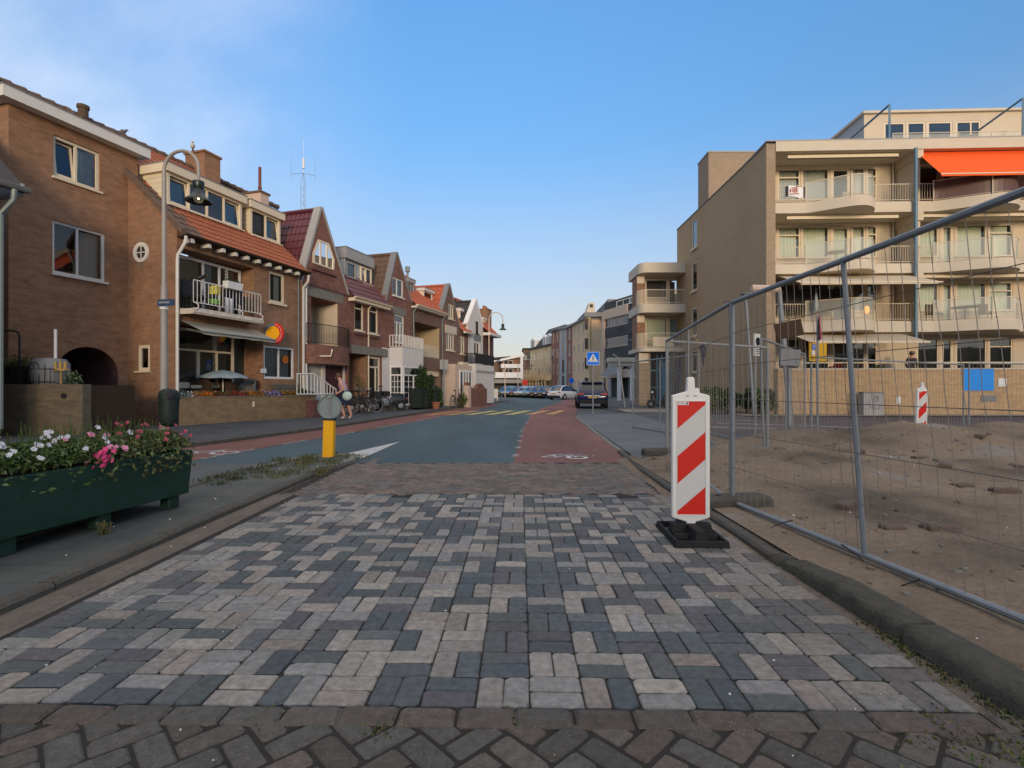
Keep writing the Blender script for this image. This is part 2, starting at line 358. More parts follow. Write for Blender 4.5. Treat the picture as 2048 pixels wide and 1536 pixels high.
    def build(s, name, mats, par=None, fr=None, smooth=False, bev=0, kind=None, merge=True, solid=0):
        fr = ID if fr is None else (fr.M if isinstance(fr, Fr) else fr)
        if isinstance(mats, str): mats = [mats]
        me = bpy.data.meshes.new(name)
        uv = []
        for f in s.F:
            p = [s.V[i] for i in f]; n = Vector((0, 0, 0))
            for i in range(len(p)): n += p[i].cross(p[(i+1) % len(p)])
            n = n.normalized() if n.length > 1e-12 else Vector((0, 0, 1))
            if abs(n.z) > .98: uv += [(q.x, q.y) for q in p]
            else:
                T = Vector((0, 0, 1)).cross(n).normalized(); B = n.cross(T); uv += [(q.dot(T), q.dot(B)) for q in p]
        W = (WM[par.name].inverted() @ fr) if par else None
        V = [W @ v for v in s.V] if par else s.V
        me.from_pydata([tuple(v) for v in V], [], s.F)
        l = me.uv_layers.new(name='UVMap')
        for i, q in enumerate(uv): l.data[i].uv = q
        ca = me.color_attributes.new('Col', 'FLOAT_COLOR', 'CORNER'); i = 0
        for f, c in zip(s.F, s.c):
            for _ in f: ca.data[i].color = c; i += 1
        for m in mats: me.materials.append(MT[m])
        me.polygons.foreach_set('material_index', s.m)
        if smooth: me.polygons.foreach_set('use_smooth', [True]*len(s.F))
        me.update()
        if merge or smooth:
            bm = bmesh.new(); bm.from_mesh(me); bmesh.ops.remove_doubles(bm, verts=bm.verts, dist=1e-5)
            bmesh.ops.recalc_face_normals(bm, faces=bm.faces)
            bm.to_mesh(me); bm.free()
        o = bpy.data.objects.new(name, me); C.objects.link(o)
        if par: o.parent = par; WM[o.name] = WM[par.name].copy()
        else: o.matrix_world = fr; WM[o.name] = fr.copy()
        if smooth and hasattr(me, 'set_sharp_from_angle'): me.set_sharp_from_angle(angle=R(40))
        if solid:
            d = o.modifiers.new('thick', 'SOLIDIFY'); d.thickness = solid; d.offset = 0
        if bev:
            d = o.modifiers.new('bevel', 'BEVEL'); d.width = bev; d.segments = 2; d.limit_method = 'ANGLE'; d.angle_limit = R(35)
        if kind: o['kind'] = kind
        return o

def thing(name, label, cat, M=None, group=None):
    M = ID if M is None else (M.M if isinstance(M, Fr) else M)
    o = bpy.data.objects.new(name, None); C.objects.link(o); o.matrix_world = M; WM[o.name] = M.copy()
    o.empty_display_size = .3; o['label'] = label; o['category'] = cat
    if group: o['group'] = group
    return o
def tag(o, label, cat, group=None, kind=None):
    o['label'] = label; o['category'] = cat
    if group: o['group'] = group
    if kind: o['kind'] = kind
    return o
def TR(x, y, z=0, deg=0): return Matrix.Translation((x, y, z)) @ Matrix.Rotation(R(deg), 4, 'Z')
def dup(root, M, label=None):
    """copy of a thing with copies of its parts and their sub-parts"""
    def cp(o, par):
        c = o.copy(); C.objects.link(c)
        if par: c.parent = par
        for ch in [q for q in bpy.data.objects if q.parent == o and q.name != c.name]: cp(ch, c)
        return c
    r = cp(root, None); r.matrix_world = M; WM[r.name] = M.copy()
    if label: r['label'] = label
    return r
def text(body, size, M, mat, par, name='lettering', ext=.002, align='CENTER'):
    cu = bpy.data.curves.new(name, 'FONT'); cu.body = body; cu.size = size; cu.extrude = ext; cu.align_x = align; cu.align_y = 'CENTER'
    q = bpy.data.objects.new(name, cu); C.objects.link(q); cu.materials.append(MT[mat])
    me = bpy.data.meshes.new_from_object(q.evaluated_get(bpy.context.evaluated_depsgraph_get())); bpy.data.objects.remove(q)
    o = bpy.data.objects.new(name, me); C.objects.link(o)
    o.parent = par; o.matrix_local = WM[par.name].inverted() @ M; WM[o.name] = M.copy()
    return o

# ------------------------------------------------------------------ building helpers (frame coordinates u, v(in), w(up))
def wall(par, fr, u0, u1, w0, w1, mat, ops=(), v=0.0, clips=(), reveal=.12, name='wall', mats2=None, back=0):
    """upright wall sheet with rectangular openings and their reveals; clips = [(u,w, nu,nw)] cut away the side the normal points to"""
    us = sorted(set([u0, u1]+[x for o in ops for x in o[:2] if u0 < x < u1])); ws = sorted(set([w0, w1]+[x for o in ops for x in o[2:4] if w0 < x < w1]))
    b = MB()
    for i in range(len(us)-1):
        for j in range(len(ws)-1):
            cu, cw = (us[i]+us[i+1])/2, (ws[j]+ws[j+1])/2
            if any(o[0] < cu < o[1] and o[2] < cw < o[3] for o in ops): continue
            b.face([(us[i], v, ws[j]), (us[i+1], v, ws[j]), (us[i+1], v, ws[j+1]), (us[i], v, ws[j+1])])
    for o in ops:
        a, c, d, e = o[:4]; a = max(a, u0); c = min(c, u1); d = max(d, w0); e = min(e, w1)
        rv = o[4] if len(o) > 4 else reveal
        for q in ([(a, v, d), (a, v+rv, d), (a, v+rv, e), (a, v, e)], [(c, v, d), (c, v, e), (c, v+rv, e), (c, v+rv, d)],
                  [(a, v, d), (c, v, d), (c, v+rv, d), (a, v+rv, d)], [(a, v, e), (a, v+rv, e), (c, v+rv, e), (c, v, e)]): b.face(q)
    if clips:
        bm = bmesh.new()
        for f in b.F: bm.faces.new([bm.verts.new(b.V[i]) for i in f])
        for (cu, cw, nu, nw) in clips:
            bmesh.ops.bisect_plane(bm, geom=bm.verts[:]+bm.edges[:]+bm.faces[:], plane_co=(cu, 0, cw), plane_no=(nu, 0, nw), clear_outer=True)
        b = MB()
        for f in bm.faces: b.face([vv.co.copy() for vv in f.verts])
        bm.free()
    return b.build(name, mat, par, fr, merge=False)

def window(par, fr, r, v=.08, cols=(1,), fw=.055, mat='white_paint', gl='glass', transom=None, tilt=(), sill=.06, curtain=None, room=True, bars=None,
           name='window', dep=.06, rpad=.3, dark=()):
    """window > frame of its own mesh, pane, curtain; r=(u0,u1,w0,w1); cols relative widths; tilt = column indices standing ajar"""
    u0, u1, w0, w1 = r[:4]; b = MB(); g = MB()
    fw2 = fw*.75
    b.box(u0, u1, v, v+dep, w0, w0+fw); b.box(u0, u1, v, v+dep, w1-fw, w1)
    b.box(u0, u0+fw, v, v+dep, w0+fw, w1-fw); b.box(u1-fw, u1, v, v+dep, w0+fw, w1-fw)
    tot = sum(cols); x = u0+fw; W = u1-u0-2*fw; wt = w1-fw
    if transom:
        wt = w1-fw-transom; b.box(u0+fw, u1-fw, v, v+dep, wt, wt+fw2)
        g.face([(u0+fw, v+dep*.6, wt+fw2), (u1-fw, v+dep*.6, wt+fw2), (u1-fw, v+dep*.6, w1-fw), (u0+fw, v+dep*.6, w1-fw)])
    for i, c in enumerate(cols):
        x1 = x+W*c/tot
        a0 = x+(fw2/2 if i else 0); a1 = x1-(fw2/2 if i < len(cols)-1 else 0)
        if i < len(cols)-1: b.box(x1-fw2/2, x1+fw2/2, v, v+dep, w0+fw, wt)
        if i in tilt:
            T = Matrix.Translation((0, v+.02, w0+fw+.01)) @ Matrix.Rotation(R(-7), 4, 'X'); h = wt-w0-fw-.02; s = .05
            for q in ((a0, a1, 0, s), (a0, a1, h-s, h), (a0, a0+s, s, h-s), (a1-s, a1, s, h-s)): b.box(q[0], q[1], 0, .04, q[2], q[3], T=T)
            g.face([T @ Vector(p) for p in ((a0+s, .02, s), (a1-s, .02, s), (a1-s, .02, h-s), (a0+s, .02, h-s))])
        elif i not in dark:
            g.face([(a0, v+dep*.6, w0+fw), (a1, v+dep*.6, w0+fw), (a1, v+dep*.6, wt), (a0, v+dep*.6, wt)])
            if bars:
                nx, nz_ = bars
                for k in range(1, nx): q = a0+(a1-a0)*k/nx; b.box(q-.012, q+.012, v+dep*.3, v+dep*.9, w0+fw, wt)
                for k in range(1, nz_): q = w0+fw+(wt-w0-fw)*k/nz_; b.box(a0, a1, v+dep*.32, v+dep*.88, q-.012, q+.012)
        x = x1
    if sill: b.box(u0-.04, u1+.04, v-.12, v+dep, w0-sill, w0-.002)
    o = b.build(name, mat, par, fr, merge=False)
    if g.F: g.build('pane', gl, o, fr, merge=False)
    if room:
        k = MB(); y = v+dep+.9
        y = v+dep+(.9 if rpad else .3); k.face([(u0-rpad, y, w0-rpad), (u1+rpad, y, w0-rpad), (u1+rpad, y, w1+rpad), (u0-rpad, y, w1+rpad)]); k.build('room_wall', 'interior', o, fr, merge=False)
    if curtain:
        for (f0, f1, cm) in curtain:
            k = MB(); y = v+dep+.1; a = u0+fw+(u1-u0-2*fw)*f0; c = u0+fw+(u1-u0-2*fw)*f1; n = max(4, int((c-a)/.05)); pts = []
            for i in range(n+1): pts.append((a+(c-a)*i/n, y+.025*math.sin(i*1.9)))
            for i in range(n): k.face([(pts[i][0], pts[i][1], w0+fw), (pts[i+1][0], pts[i+1][1], w0+fw), (pts[i+1][0], pts[i+1][1], w1-fw), (pts[i][0], pts[i][1], w1-fw)])
            k.build('curtain', cm, o, fr, smooth=True)
    return o

def tiles(par, fr, a, b_, c, d, mat, name='roof', tw=.22, th=.32, amp=.022, mats=None, split=None, seg=5):
    """pantile slope: corners a,b (eave, left-right) and c,d (top, right-left) in frame coords"""
    a, b_, c, d = map(Vector, (a, b_, c, d)); nu = max(1, int((b_-a).length/tw)); nv = max(1, int((d-a).length/th))
    n = (b_-a).cross(d-a).normalized()
    if n.z < 0: n = -n
    m = MB(); NU = nu*seg; vs = []; fs = []; mi = []
    for j in range(nv):
        for e in (0, 1):
            t = (j+e)/nv
            for i in range(NU+1):
                s_ = i/NU; p = (a*(1-s_)+b_*s_)*(1-t)+(d*(1-s_)+c*s_)*t
                ph = 2*math.pi*(i/seg); h = amp*(.5+.5*math.sin(ph)+.25*math.sin(2*ph+.8))+(.022 if e == 0 else 0)
                h += .004*mnoise.noise(Vector((i*.37, j*2.1, 3)))
                vs.append(p+n*h)
    for j in range(2*nv-1):
        for i in range(NU):
            fs.append((j*(NU+1)+i, j*(NU+1)+i+1, (j+1)*(NU+1)+i+1, (j+1)*(NU+1)+i))
            mi.append(1 if (split and split(i/NU, j/(2*nv))) else 0)
    m.mesh(vs, fs); m.m = mi
    o = m.build(name, [mat]+(mats or []), par, fr, merge=False)
    return o
def plate(par, fr, pts, th, mat, name='roof_slab', kind=None):
    """a flat polygon given thickness downwards along its normal"""
    p = [Vector(q) for q in pts]; n = (p[1]-p[0]).cross(p[2]-p[0]).normalized()
    if n.z < 0: n = -n
    return MB().prism(p, -n*th).build(name, mat, par, fr, merge=False)
def railing(par, fr, pts, z0, z1, sp=.12, r=.012, mat='white_paint', name='railing', rr=.02, post=None, bottom=.08):
    b = MB(); P = [Vector((p[0], p[1], 0)) for p in pts]; ze = Vector((0, 0, 1))
    b.tube([p+ze*z1 for p in P], rr, 6); b.tube([p+ze*(z0+bottom) for p in P], rr*.8, 6)
    for i in range(len(P)-1):
        d = P[i+1]-P[i]; n = max(1, round(d.length/sp))
        for k in range(n+1 if i == len(P)-2 else n):
            q = P[i]+d*k/n; big = post and (k == 0 or k == n)
            b.tube([q+ze*(z0 if big else z0+bottom), q+ze*z1], rr if big else r, 5 if big else 4)
    return b.build(name, mat, par, fr, merge=False)
def pipe(par, fr, pts, r=.04, mat='pvc_white', name='downpipe'):
    return MB().tube(pts, r, 8).build(name, mat, par, fr, smooth=True)
def leafcloud(b, n, fn, size=.05, mi=(0,), flat=.3):
    """n small leaf faces; fn() -> a point in the crown"""
    for _ in range(n):
        p = fn(); q = Vector((random.gauss(0, 1), random.gauss(0, 1), random.gauss(0, 1)+flat)).normalized()
        a = q.orthogonal().normalized(); a = Matrix.Rotation(random.uniform(0, 6.28), 3, q) @ a; c = q.cross(a); s_ = size*random.uniform(.6, 1.4)
        k = random.uniform(.35, .6)
        b.face([p-a*s_, p-c*s_*k+q*s_*.15, p+a*s_, p+c*s_*k+q*s_*.15], random.choice(mi))
def blossom(b, p, r, m, n=6, up=None):
    q = (up or Vector((random.uniform(-.5, .5), -1, random.uniform(.2, .9)))).normalized(); a = q.orthogonal().normalized()
    for k in range(n):
        t = Matrix.Rotation(2*math.pi*k/n, 3, q) @ a; s_ = q.cross(t)
        b.face([p, p+t*r*.6-s_*r*.38+q*r*.12, p+t*r+q*r*.2, p+t*r*.6+s_*r*.38+q*r*.12], m)
# ------------------------------------------------------------------ ground, roads, paving
def sheet(name, pts, z, mat, kind='structure'):
    b = MB(); b.face([(p[0], p[1], z) for p in pts]); return b.build(name, mat, kind=kind, merge=False)
def flat_brick(name, c1, c2, mort, bw, bh, rot=0, ms=.008, rough=.85, amt=.35, sandc=None, bump=.35, herr=False, scale2=.8):
    m, nt, b = base(name, c1, rough); t = nn(nt, 'ShaderNodeTexCoord'); mp = nn(nt, 'ShaderNodeMapping'); mp.inputs['Rotation'].default_value = (0, 0, R(rot))
    nt.links.new(t.outputs['Object'], mp.inputs[0]); br = nn(nt, 'ShaderNodeTexBrick')
    for k, v in (('Color1', c4(c1)), ('Color2', c4(c2)), ('Mortar', c4(mort)), ('Scale', 1), ('Mortar Size', ms/2), ('Mortar Smooth', .4), ('Brick Width', bw), ('Row Height', bh), ('Bias', 0)):
        br.inputs[k].default_value = v
    nt.links.new(mp.outputs[0], br.inputs['Vector'])
    n = nn(nt, 'ShaderNodeTexNoise'); n.inputs['Scale'].default_value = scale2; n.inputs['Detail'].default_value = 9; n.inputs['Roughness'].default_value = .68
    nt.links.new(t.outputs['Object'], n.inputs['Vector'])
    r = nn(nt, 'ShaderNodeMapRange'); r.inputs[1].default_value = .3; r.inputs[2].default_value = .72; r.inputs[3].default_value = 1-amt; r.inputs[4].default_value = 1+amt*.6
    nt.links.new(n.outputs[0], r.inputs[0]); mx = nn(nt, 'ShaderNodeMixRGB', blend_type='MULTIPLY'); mx.inputs[0].default_value = 1
    nt.links.new(br.outputs[0], mx.inputs[1]); nt.links.new(r.outputs[0], mx.inputs[2]); out = mx.outputs[0]
    if sandc:
        n2 = nn(nt, 'ShaderNodeTexNoise'); n2.inputs['Scale'].default_value = .55; n2.inputs['Detail'].default_value = 10; n2.inputs['Roughness'].default_value = .6
        nt.links.new(t.outputs['Object'], n2.inputs['Vector']); r2 = nn(nt, 'ShaderNodeMapRange')
        r2.inputs[1].default_value = .46; r2.inputs[2].default_value = .66; r2.inputs[3].default_value = 0; r2.inputs[4].default_value = .85
        nt.links.new(n2.outputs[0], r2.inputs[0]); m2 = nn(nt, 'ShaderNodeMixRGB'); m2.inputs[2].default_value = c4(sandc)
        nt.links.new(r2.outputs[0], m2.inputs[0]); nt.links.new(out, m2.inputs[1]); out = m2.outputs[0]
    nt.links.new(out, b.inputs['Base Color'])
    n3 = nn(nt, 'ShaderNodeTexNoise'); n3.inputs['Scale'].default_value = 60; n3.inputs['Detail'].default_value = 4; nt.links.new(t.outputs['Object'], n3.inputs['Vector'])
    ad = nn(nt, 'ShaderNodeMath', operation='MULTIPLY_ADD'); nt.links.new(br.outputs['Fac'], ad.inputs[0]); ad.inputs[1].default_value = -1.2; nt.links.new(n3.outputs[0], ad.inputs[2])
    bp = nn(nt, 'ShaderNodeBump'); bp.inputs['Strength'].default_value = bump; bp.inputs['Distance'].default_value = .008
    nt.links.new(ad.outputs[0], bp.inputs['Height']); nt.links.new(bp.outputs[0], b.inputs['Normal']); return m
def asphalt(name, col, amt=.3, fine=.35):
    m, nt, b = base(name, col, .88); t = nn(nt, 'ShaderNodeTexCoord')
    a = nn(nt, 'ShaderNodeTexNoise'); a.inputs['Scale'].default_value = .45; a.inputs['Detail'].default_value = 8; a.inputs['Roughness'].default_value = .62
    mp = nn(nt, 'ShaderNodeMapping'); mp.inputs['Rotation'].default_value = (0, 0, R(-12)); mp.inputs['Scale'].default_value = (1.6, .35, 1); nt.links.new(t.outputs['Object'], mp.inputs[0]); nt.links.new(mp.outputs[0], a.inputs['Vector'])
    r = nn(nt, 'ShaderNodeMapRange'); r.inputs[1].default_value = .3; r.inputs[2].default_value = .7; r.inputs[3].default_value = 1-amt; r.inputs[4].default_value = 1+amt
    nt.links.new(a.outputs[0], r.inputs[0]); v = nn(nt, 'ShaderNodeTexVoronoi'); v.inputs['Scale'].default_value = 70; nt.links.new(t.outputs['Object'], v.inputs['Vector'])
    r2 = nn(nt, 'ShaderNodeMapRange'); r2.inputs[1].default_value = 0; r2.inputs[2].default_value = .8; r2.inputs[3].default_value = 1+fine; r2.inputs[4].default_value = 1-fine; nt.links.new(v.outputs['Distance'], r2.inputs[0])
    mu = nn(nt, 'ShaderNodeMath', operation='MULTIPLY'); nt.links.new(r.outputs[0], mu.inputs[0]); nt.links.new(r2.outputs[0], mu.inputs[1])
    mx = nn(nt, 'ShaderNodeMixRGB', blend_type='MULTIPLY'); mx.inputs[0].default_value = 1; mx.inputs[1].default_value = c4(col); nt.links.new(mu.outputs[0], mx.inputs[2])
    nt.links.new(mx.outputs[0], b.inputs['Base Color']); bp = nn(nt, 'ShaderNodeBump'); bp.inputs['Strength'].default_value = .5; bp.inputs['Distance'].default_value = .006
    nt.links.new(v.outputs['Distance'], bp.inputs['Height']); nt.links.new(bp.outputs[0], b.inputs['Normal']); return m
flat_brick('paving_dark', (0.084, 0.092, 0.100), (0.064, 0.071, 0.080), (0.044, 0.049, 0.049), .30, .15, 10, amt=.3)
flat_brick('paving_grey', (0.138, 0.149, 0.153), (0.119, 0.128, 0.132), (0.069, 0.075, 0.074), .6, .3, 0, ms=.012, amt=.25)
flat_brick('paving_kerbside', (0.083, 0.090, 0.086), (0.074, 0.081, 0.081), (0.044, 0.049, 0.046), .3, .3, 0, ms=.01, amt=.45, sandc=(0.114, 0.118, 0.096))
flat_brick('paving_red', (0.276, 0.173, 0.134), (0.205, 0.135, 0.110), (0.134, 0.102, 0.077), .2, .05, 45, ms=.008, amt=.35, sandc=(0.267, 0.206, 0.149))
flat_brick('paving_brownroad', (0.110, 0.087, 0.090), (0.087, 0.072, 0.077), (0.055, 0.046, 0.048), .22, .11, 45, amt=.35)
flat_brick('paving_light', (0.266, 0.234, 0.187), (0.240, 0.209, 0.170), (0.160, 0.136, 0.113), .3, .3, 0, amt=.25)
asphalt('asphalt_blue', (0.069, 0.105, 0.118)); asphalt('asphalt_red', (0.199, 0.095, 0.080)); asphalt('asphalt_lane', (0.103, 0.107, 0.106))
def paint_mat(name, col, hole=.45):
    m, nt, b = base(name, col, .7); t = nn(nt, 'ShaderNodeTexCoord'); n = nn(nt, 'ShaderNodeTexNoise'); n.inputs['Scale'].default_value = 9; n.inputs['Detail'].default_value = 8
    n.inputs['Roughness'].default_value = .75; nt.links.new(t.outputs['Object'], n.inputs['Vector']); r = nn(nt, 'ShaderNodeMapRange')
    r.inputs[1].default_value = hole-.06; r.inputs[2].default_value = hole+.08; r.inputs[3].default_value = .15; r.inputs[4].default_value = 1
    nt.links.new(n.outputs[0], r.inputs[0]); nt.links.new(r.outputs[0], b.inputs['Alpha']); return m
paint_mat('paint_white_fresh', (.62, .62, .60), .30); paint_mat('paint_white_road', (.46, .46, .45), .38); paint_mat('paint_white_worn', (.40, .38, .36), .52); paint_mat('paint_yellow_road', (.55, .47, .16), .44); paint_mat('paint_orange_road', (.55, .30, .12), .44)

sheet('ground', [(-700, -300), (700, -300), (700, 1200), (-700, 1200)], -.02, 'paving_dark')
sheet('brick_paving', [(-3.7, -3), (1.86, -3), (1.80, 5.8), (1.93, 9.46), (1.90, 8.9), (-2.3, 8.9), (-3.7, 8.9)], -.012, 'paving_red')
sheet('left_lane', [(-9.2, -3), (-3.72, -3), (-3.72, 8.3), (-7, 8.3)], -.006, 'asphalt_lane')
# unseen ridge added behind the camera to keep the low sun off the street
b = MB(); vs = []; fs = []
for j in range(13):
    y = -34-j*5
    for i in range(41): x = -200+10*i; vs.append((x, y, -.1+9.5*math.sin(math.pi*min(1, j/12))**.7*(1+.12*mnoise.noise(Vector((x*.03, y*.05, 1))))))
for j in range(12):
    for i in range(40): k = j*41+i; fs.append((k, k+1, k+42, k+41))
b.mesh(vs, fs); plain('ridge_sand', (.16, .14, .09), .95, amt=.4, scale=.3); b.build('sun_block_ridge', 'ridge_sand', kind='structure', smooth=True)
# carriageway: left and right edges going away
LE = [(-9.3, -1), (-7.6, 5), (-6.42, 10.1), (-5.41, 14.5), (-3.55, 28.8), (-1.85, 39), (-.2, 50), (.4, 62), (-4, 100), (-20, 140)]
RE = [(1.93, 8.6), (2.0, 10), (2.54, 20.9), (3.1, 25), (4.6, 36), (8.2, 66), (9.2, 90), (6, 120), (-8, 160)]
near = [(1.92, 8.15), (-7.2, 8.15)]
sheet('road', LE[2:]+RE[::-1]+near, -.004, 'asphalt_blue')
def strip(name, a, b, z, mat): return sheet(name, a+b[::-1], z, mat)
innerL = [(-5.22, 8.15), (-5.1, 9.1), (-4.82, 10.8), (-4.38, 13.0), (-3.8, 16.4), (-3.4, 18.5), (-2.2, 27), (-.75, 38)]
strip('bike_lane', [(-6.85, 8.15)]+LE[2:6], innerL, 0.0, 'asphalt_red')
innerR = [(.02, 8.15), (.05, 8.8), (.30, 14.6), (.78, 22), (1.9, 31.9), (3.9, 43), (6.4, 60)]
strip('bike_lane', innerR, [(1.92, 8.15), (2.0, 10), (2.54, 20.9), (3.1, 25), (4.6, 36), (5.6, 43), (7.7, 60)], 0.0, 'asphalt_red')
# painted marks
def line(P, wd, z=.004, mat='paint_white_road', name='road_marking', dash=None):
    b = MB(); P = [Vector((p[0], p[1])) for p in P]; seg = []
    for i in range(len(P)-1):
        d = P[i+1]-P[i]; l = d.length; d.normalize(); s = 0
        while s < l:
            e = min(l, s+(dash[0] if dash else l)); seg.append((P[i]+d*s, P[i]+d*e, d)); s = e+(dash[1] if dash else 1)
    for a, c, d in seg:
        n = Vector((-d.y, d.x))*wd/2; b.face([(a.x-n.x, a.y-n.y, z), (c.x-n.x, c.y-n.y, z), (c.x+n.x, c.y+n.y, z), (a.x+n.x, a.y+n.y, z)])
    return b.build(name, mat, kind='structure', merge=False)
line(innerR[1:], .11, dash=(.4, .85), mat='paint_white_worn'); line([(-5.15, 8.6)]+innerL[1:], .10, dash=(.9, 1.5), mat='paint_white_worn')
sheet('road_marking', [(-2.95, 9.33), (-2.50, 8.6), (-2.46, 11.4)], .004, 'paint_white_road')
b = MB(); b2 = MB()
for k, (x, y) in enumerate([(-3.9, 22.5), (-3.05, 22.6), (-2.15, 22.8), (-1.25, 22.9), (-.35, 23), (.55, 23.1), (1.45, 23.2)]):
    (b2 if k in (0, 1, 5, 6) else b).face([(x, y, .008), (x+.42, y, .008), (x+1.45, y+4.3, .008), (x+1.03, y+4.3, .008)])
b.build('zebra_crossing', 'paint_yellow_road', kind='structure', merge=False); b2.build('zebra_crossing', 'paint_orange_road', kind='structure', merge=False)
def bikemark(cx, cy, s, deg, mat, name='bicycle_marking', half=False):
    b = MB(); T = TR(cx, cy, .004, deg)
    def ring(x, r):
        for k in range(20):
            a, c = 2*math.pi*k/20, 2*math.pi*(k+1)/20
            b.face([T @ Vector(q) for q in ((x+r*math.cos(a), r*math.sin(a), 0), (x+r*math.cos(c), r*math.sin(c), 0), (x+(r-.08*s)*math.cos(c), (r-.08*s)*math.sin(c), 0), (x+(r-.08*s)*math.cos(a), (r-.08*s)*math.sin(a), 0))])
    def bar(p, q):
        p, q = Vector(p), Vector(q); d = (q-p).normalized(); n = Vector((-d.y, d.x, 0))*.022*s; b.face([T @ v for v in (p-n, q-n, q+n, p+n)])
    r = .26*s; x = .42*s; ring(x, r)
    if not half: ring(-x, r)
    J = dict(f=(x, 0, 0), r=(-x, 0, 0), b=(-.05*s, 0, 0), s=(-.15*s, .38*s, 0), h=(.28*s, .38*s, 0))
    for p, q in (('r', 'b'), ('b', 'h'), ('h', 'f'), ('b', 's'), ('s', 'h'), ('r', 's')): bar(J[p], J[q])
    bar((.2*s, .46*s, 0), (.36*s, .46*s, 0)); bar((-.24*s, .41*s, 0), (-.06*s, .41*s, 0))
    return b.build(name, mat, kind='structure', merge=False)
bikemark(1.03, 9.0, .62, -5, 'paint_white_worn'); bikemark(.80, 8.80, .72, -4, 'paint_white_fresh', half=True); bikemark(-5.62, 9.3, 1.0, 15, 'paint_white_road')

# kerbs and pavements
def kerb(P, wd, z1, mat='concrete', name='kerb', z0=-.05):
    """kerb stones along P, wd to the left of the direction of travel (negative = right)"""
    b = MB(); P = [Vector((p[0], p[1], 0)) for p in P]
    for i in range(len(P)-1):
        d = P[i+1]-P[i]; l = d.length; n = max(1, round(l/1.0)); d.normalize(); nn_ = Vector((-d.y, d.x, 0))*wd
        for k in range(n):
            a = P[i]+d*(l*k/n+.004); c = P[i]+d*(l*(k+1)/n-.004); j = random.uniform(-.006, .006)
            q = [a, c, c+nn_, a+nn_]; zz = z1+j; e = nn_.normalized()*.018
            vs = [Vector((p.x, p.y, z0)) for p in q]+[Vector((p.x, p.y, zz-.018)) for p in q]+[Vector((p.x, p.y, zz)) for p in (a+e, c+e, c+nn_-e, a+nn_-e)]
            fs = [(8, 9, 10, 11)]
            for t in range(4): fs += [(t, (t+1) % 4, 4+(t+1) % 4, 4+t), (4+t, 4+(t+1) % 4, 8+(t+1) % 4, 8+t)]
            b.mesh(vs, fs)
    return b.build(name, mat, kind='structure', merge=False)
LK = LE[1:6]+[(-1.2, 43), (-.2, 46.5), (-.3, 48.5), (-2, 49)]
kerb(LK, .12, .09, 'concrete_dark')
sheet('pavement', [(p[0]-.1, p[1]) for p in LK]+[(-30, 52), (-30, 2), (-9.4, 2)], .085, 'paving_dark')
kerb([(-2.66, -3), (-2.64, 5.0), (-2.62, 7.4)], .12, .05, 'concrete_dark'); kerb([(-2.62, 7.4), (-2.50, 8.3), (-2.62, 8.75), (-2.95, 8.85), (-3.5, 8.4), (-3.74, 7.2)], .12, .06, 'concrete')
kerb([(-3.74, 7.2), (-3.78, -3)], .12, .06, 'concrete_dark')
sheet('pavement', [(-2.75, -3), (-2.74, 7.4), (-2.62, 8.3), (-2.95, 8.75), (-3.45, 8.3), (-3.64, 7.2), (-3.68, -3)], .045, 'paving_kerbside')
# the big kerb on the right
prof = [(0, -.1), (-.004, .055), (.012, .085), (.04, .098), (.10, .10), (.15, .098), (.182, .085), (.192, .02)]; b = MB(); vs = []; fs = []; NK = 210
for k in range(NK+1):
    y = -1.6+k*.025; x0 = 1.785+.055*max(0, (2.27-y)/4.27) if y < 2.27 else 1.785-.04*(y-2.27)/1.23; sink = .06*max(0, min(1, (y-2.9)/.7)); jt = .028 if abs((y+.13) % 1.0-.5) < .013 else 0
    for (px_, pz) in prof:
        q = Vector((px_*6, y*6, pz*6)); d = mnoise.noise(q*1.4)*.009+mnoise.noise(q*5)*.004; vs.append((x0+px_+(jt*.6 if px_ < .02 else 0)+d, y, pz-sink+(mnoise.noise(q*2+Vector((5, 0, 0)))*.007-jt if pz > .05 else 0)))
for k in range(NK):
    for i in range(7): q = k*8+i; fs.append((q, q+1, q+9, q+8))
b.mesh(vs, fs); b.build('kerb', 'kerb_old', kind='structure', smooth=True); kerb([(1.745, 3.5), (1.76, 5.8), (1.80, 7.4), (1.93, 9.46)], -.10, .05, 'concrete_dark', z0=-.1)
kerb([(1.96, 9.5), (2.54, 20.9), (2.95, 23)], -.12, .02, 'concrete')
# pavements to the right of the road
sheet('pavement', [(2.05, 8.3), (2.64, 20.9), (3.3, 23.5), (5.6, 24.2), (4.9, 15), (4.0, 9), (3.0, 8.2)], .012, 'paving_grey')
sheet('pavement', [(4.9, 15), (5.6, 24.2), (5.2, 30), (11.2, 34), (11.2, 22.8), (9, 13.5), (5.2, 9)], .003, 'paving_dark')
sheet('pavement', [(5.55, 25.2), (6.0, 29.5), (9.0, 29.5), (7.6, 25.2)], .016, 'paving_light')
sheet('side_road', [(4.3, 13.6), (60, 13.6), (60, 21.3), (9.8, 21.3), (6.0, 19.0)], .007, 'paving_brownroad')
sheet('pavement', [(9.8, 21.4), (60, 21.4), (60, 23.4), (9.8, 23.4)], .03, 'paving_light')
line([(6.9, 17.3), (9.3, 16.2), (11.2, 14.2)], .14, .012); line([(5.9, 15.6), (7.6, 14.9)], .14, .012); line([(7.9, 19.0), (8.8, 18.6)], .12, .012)

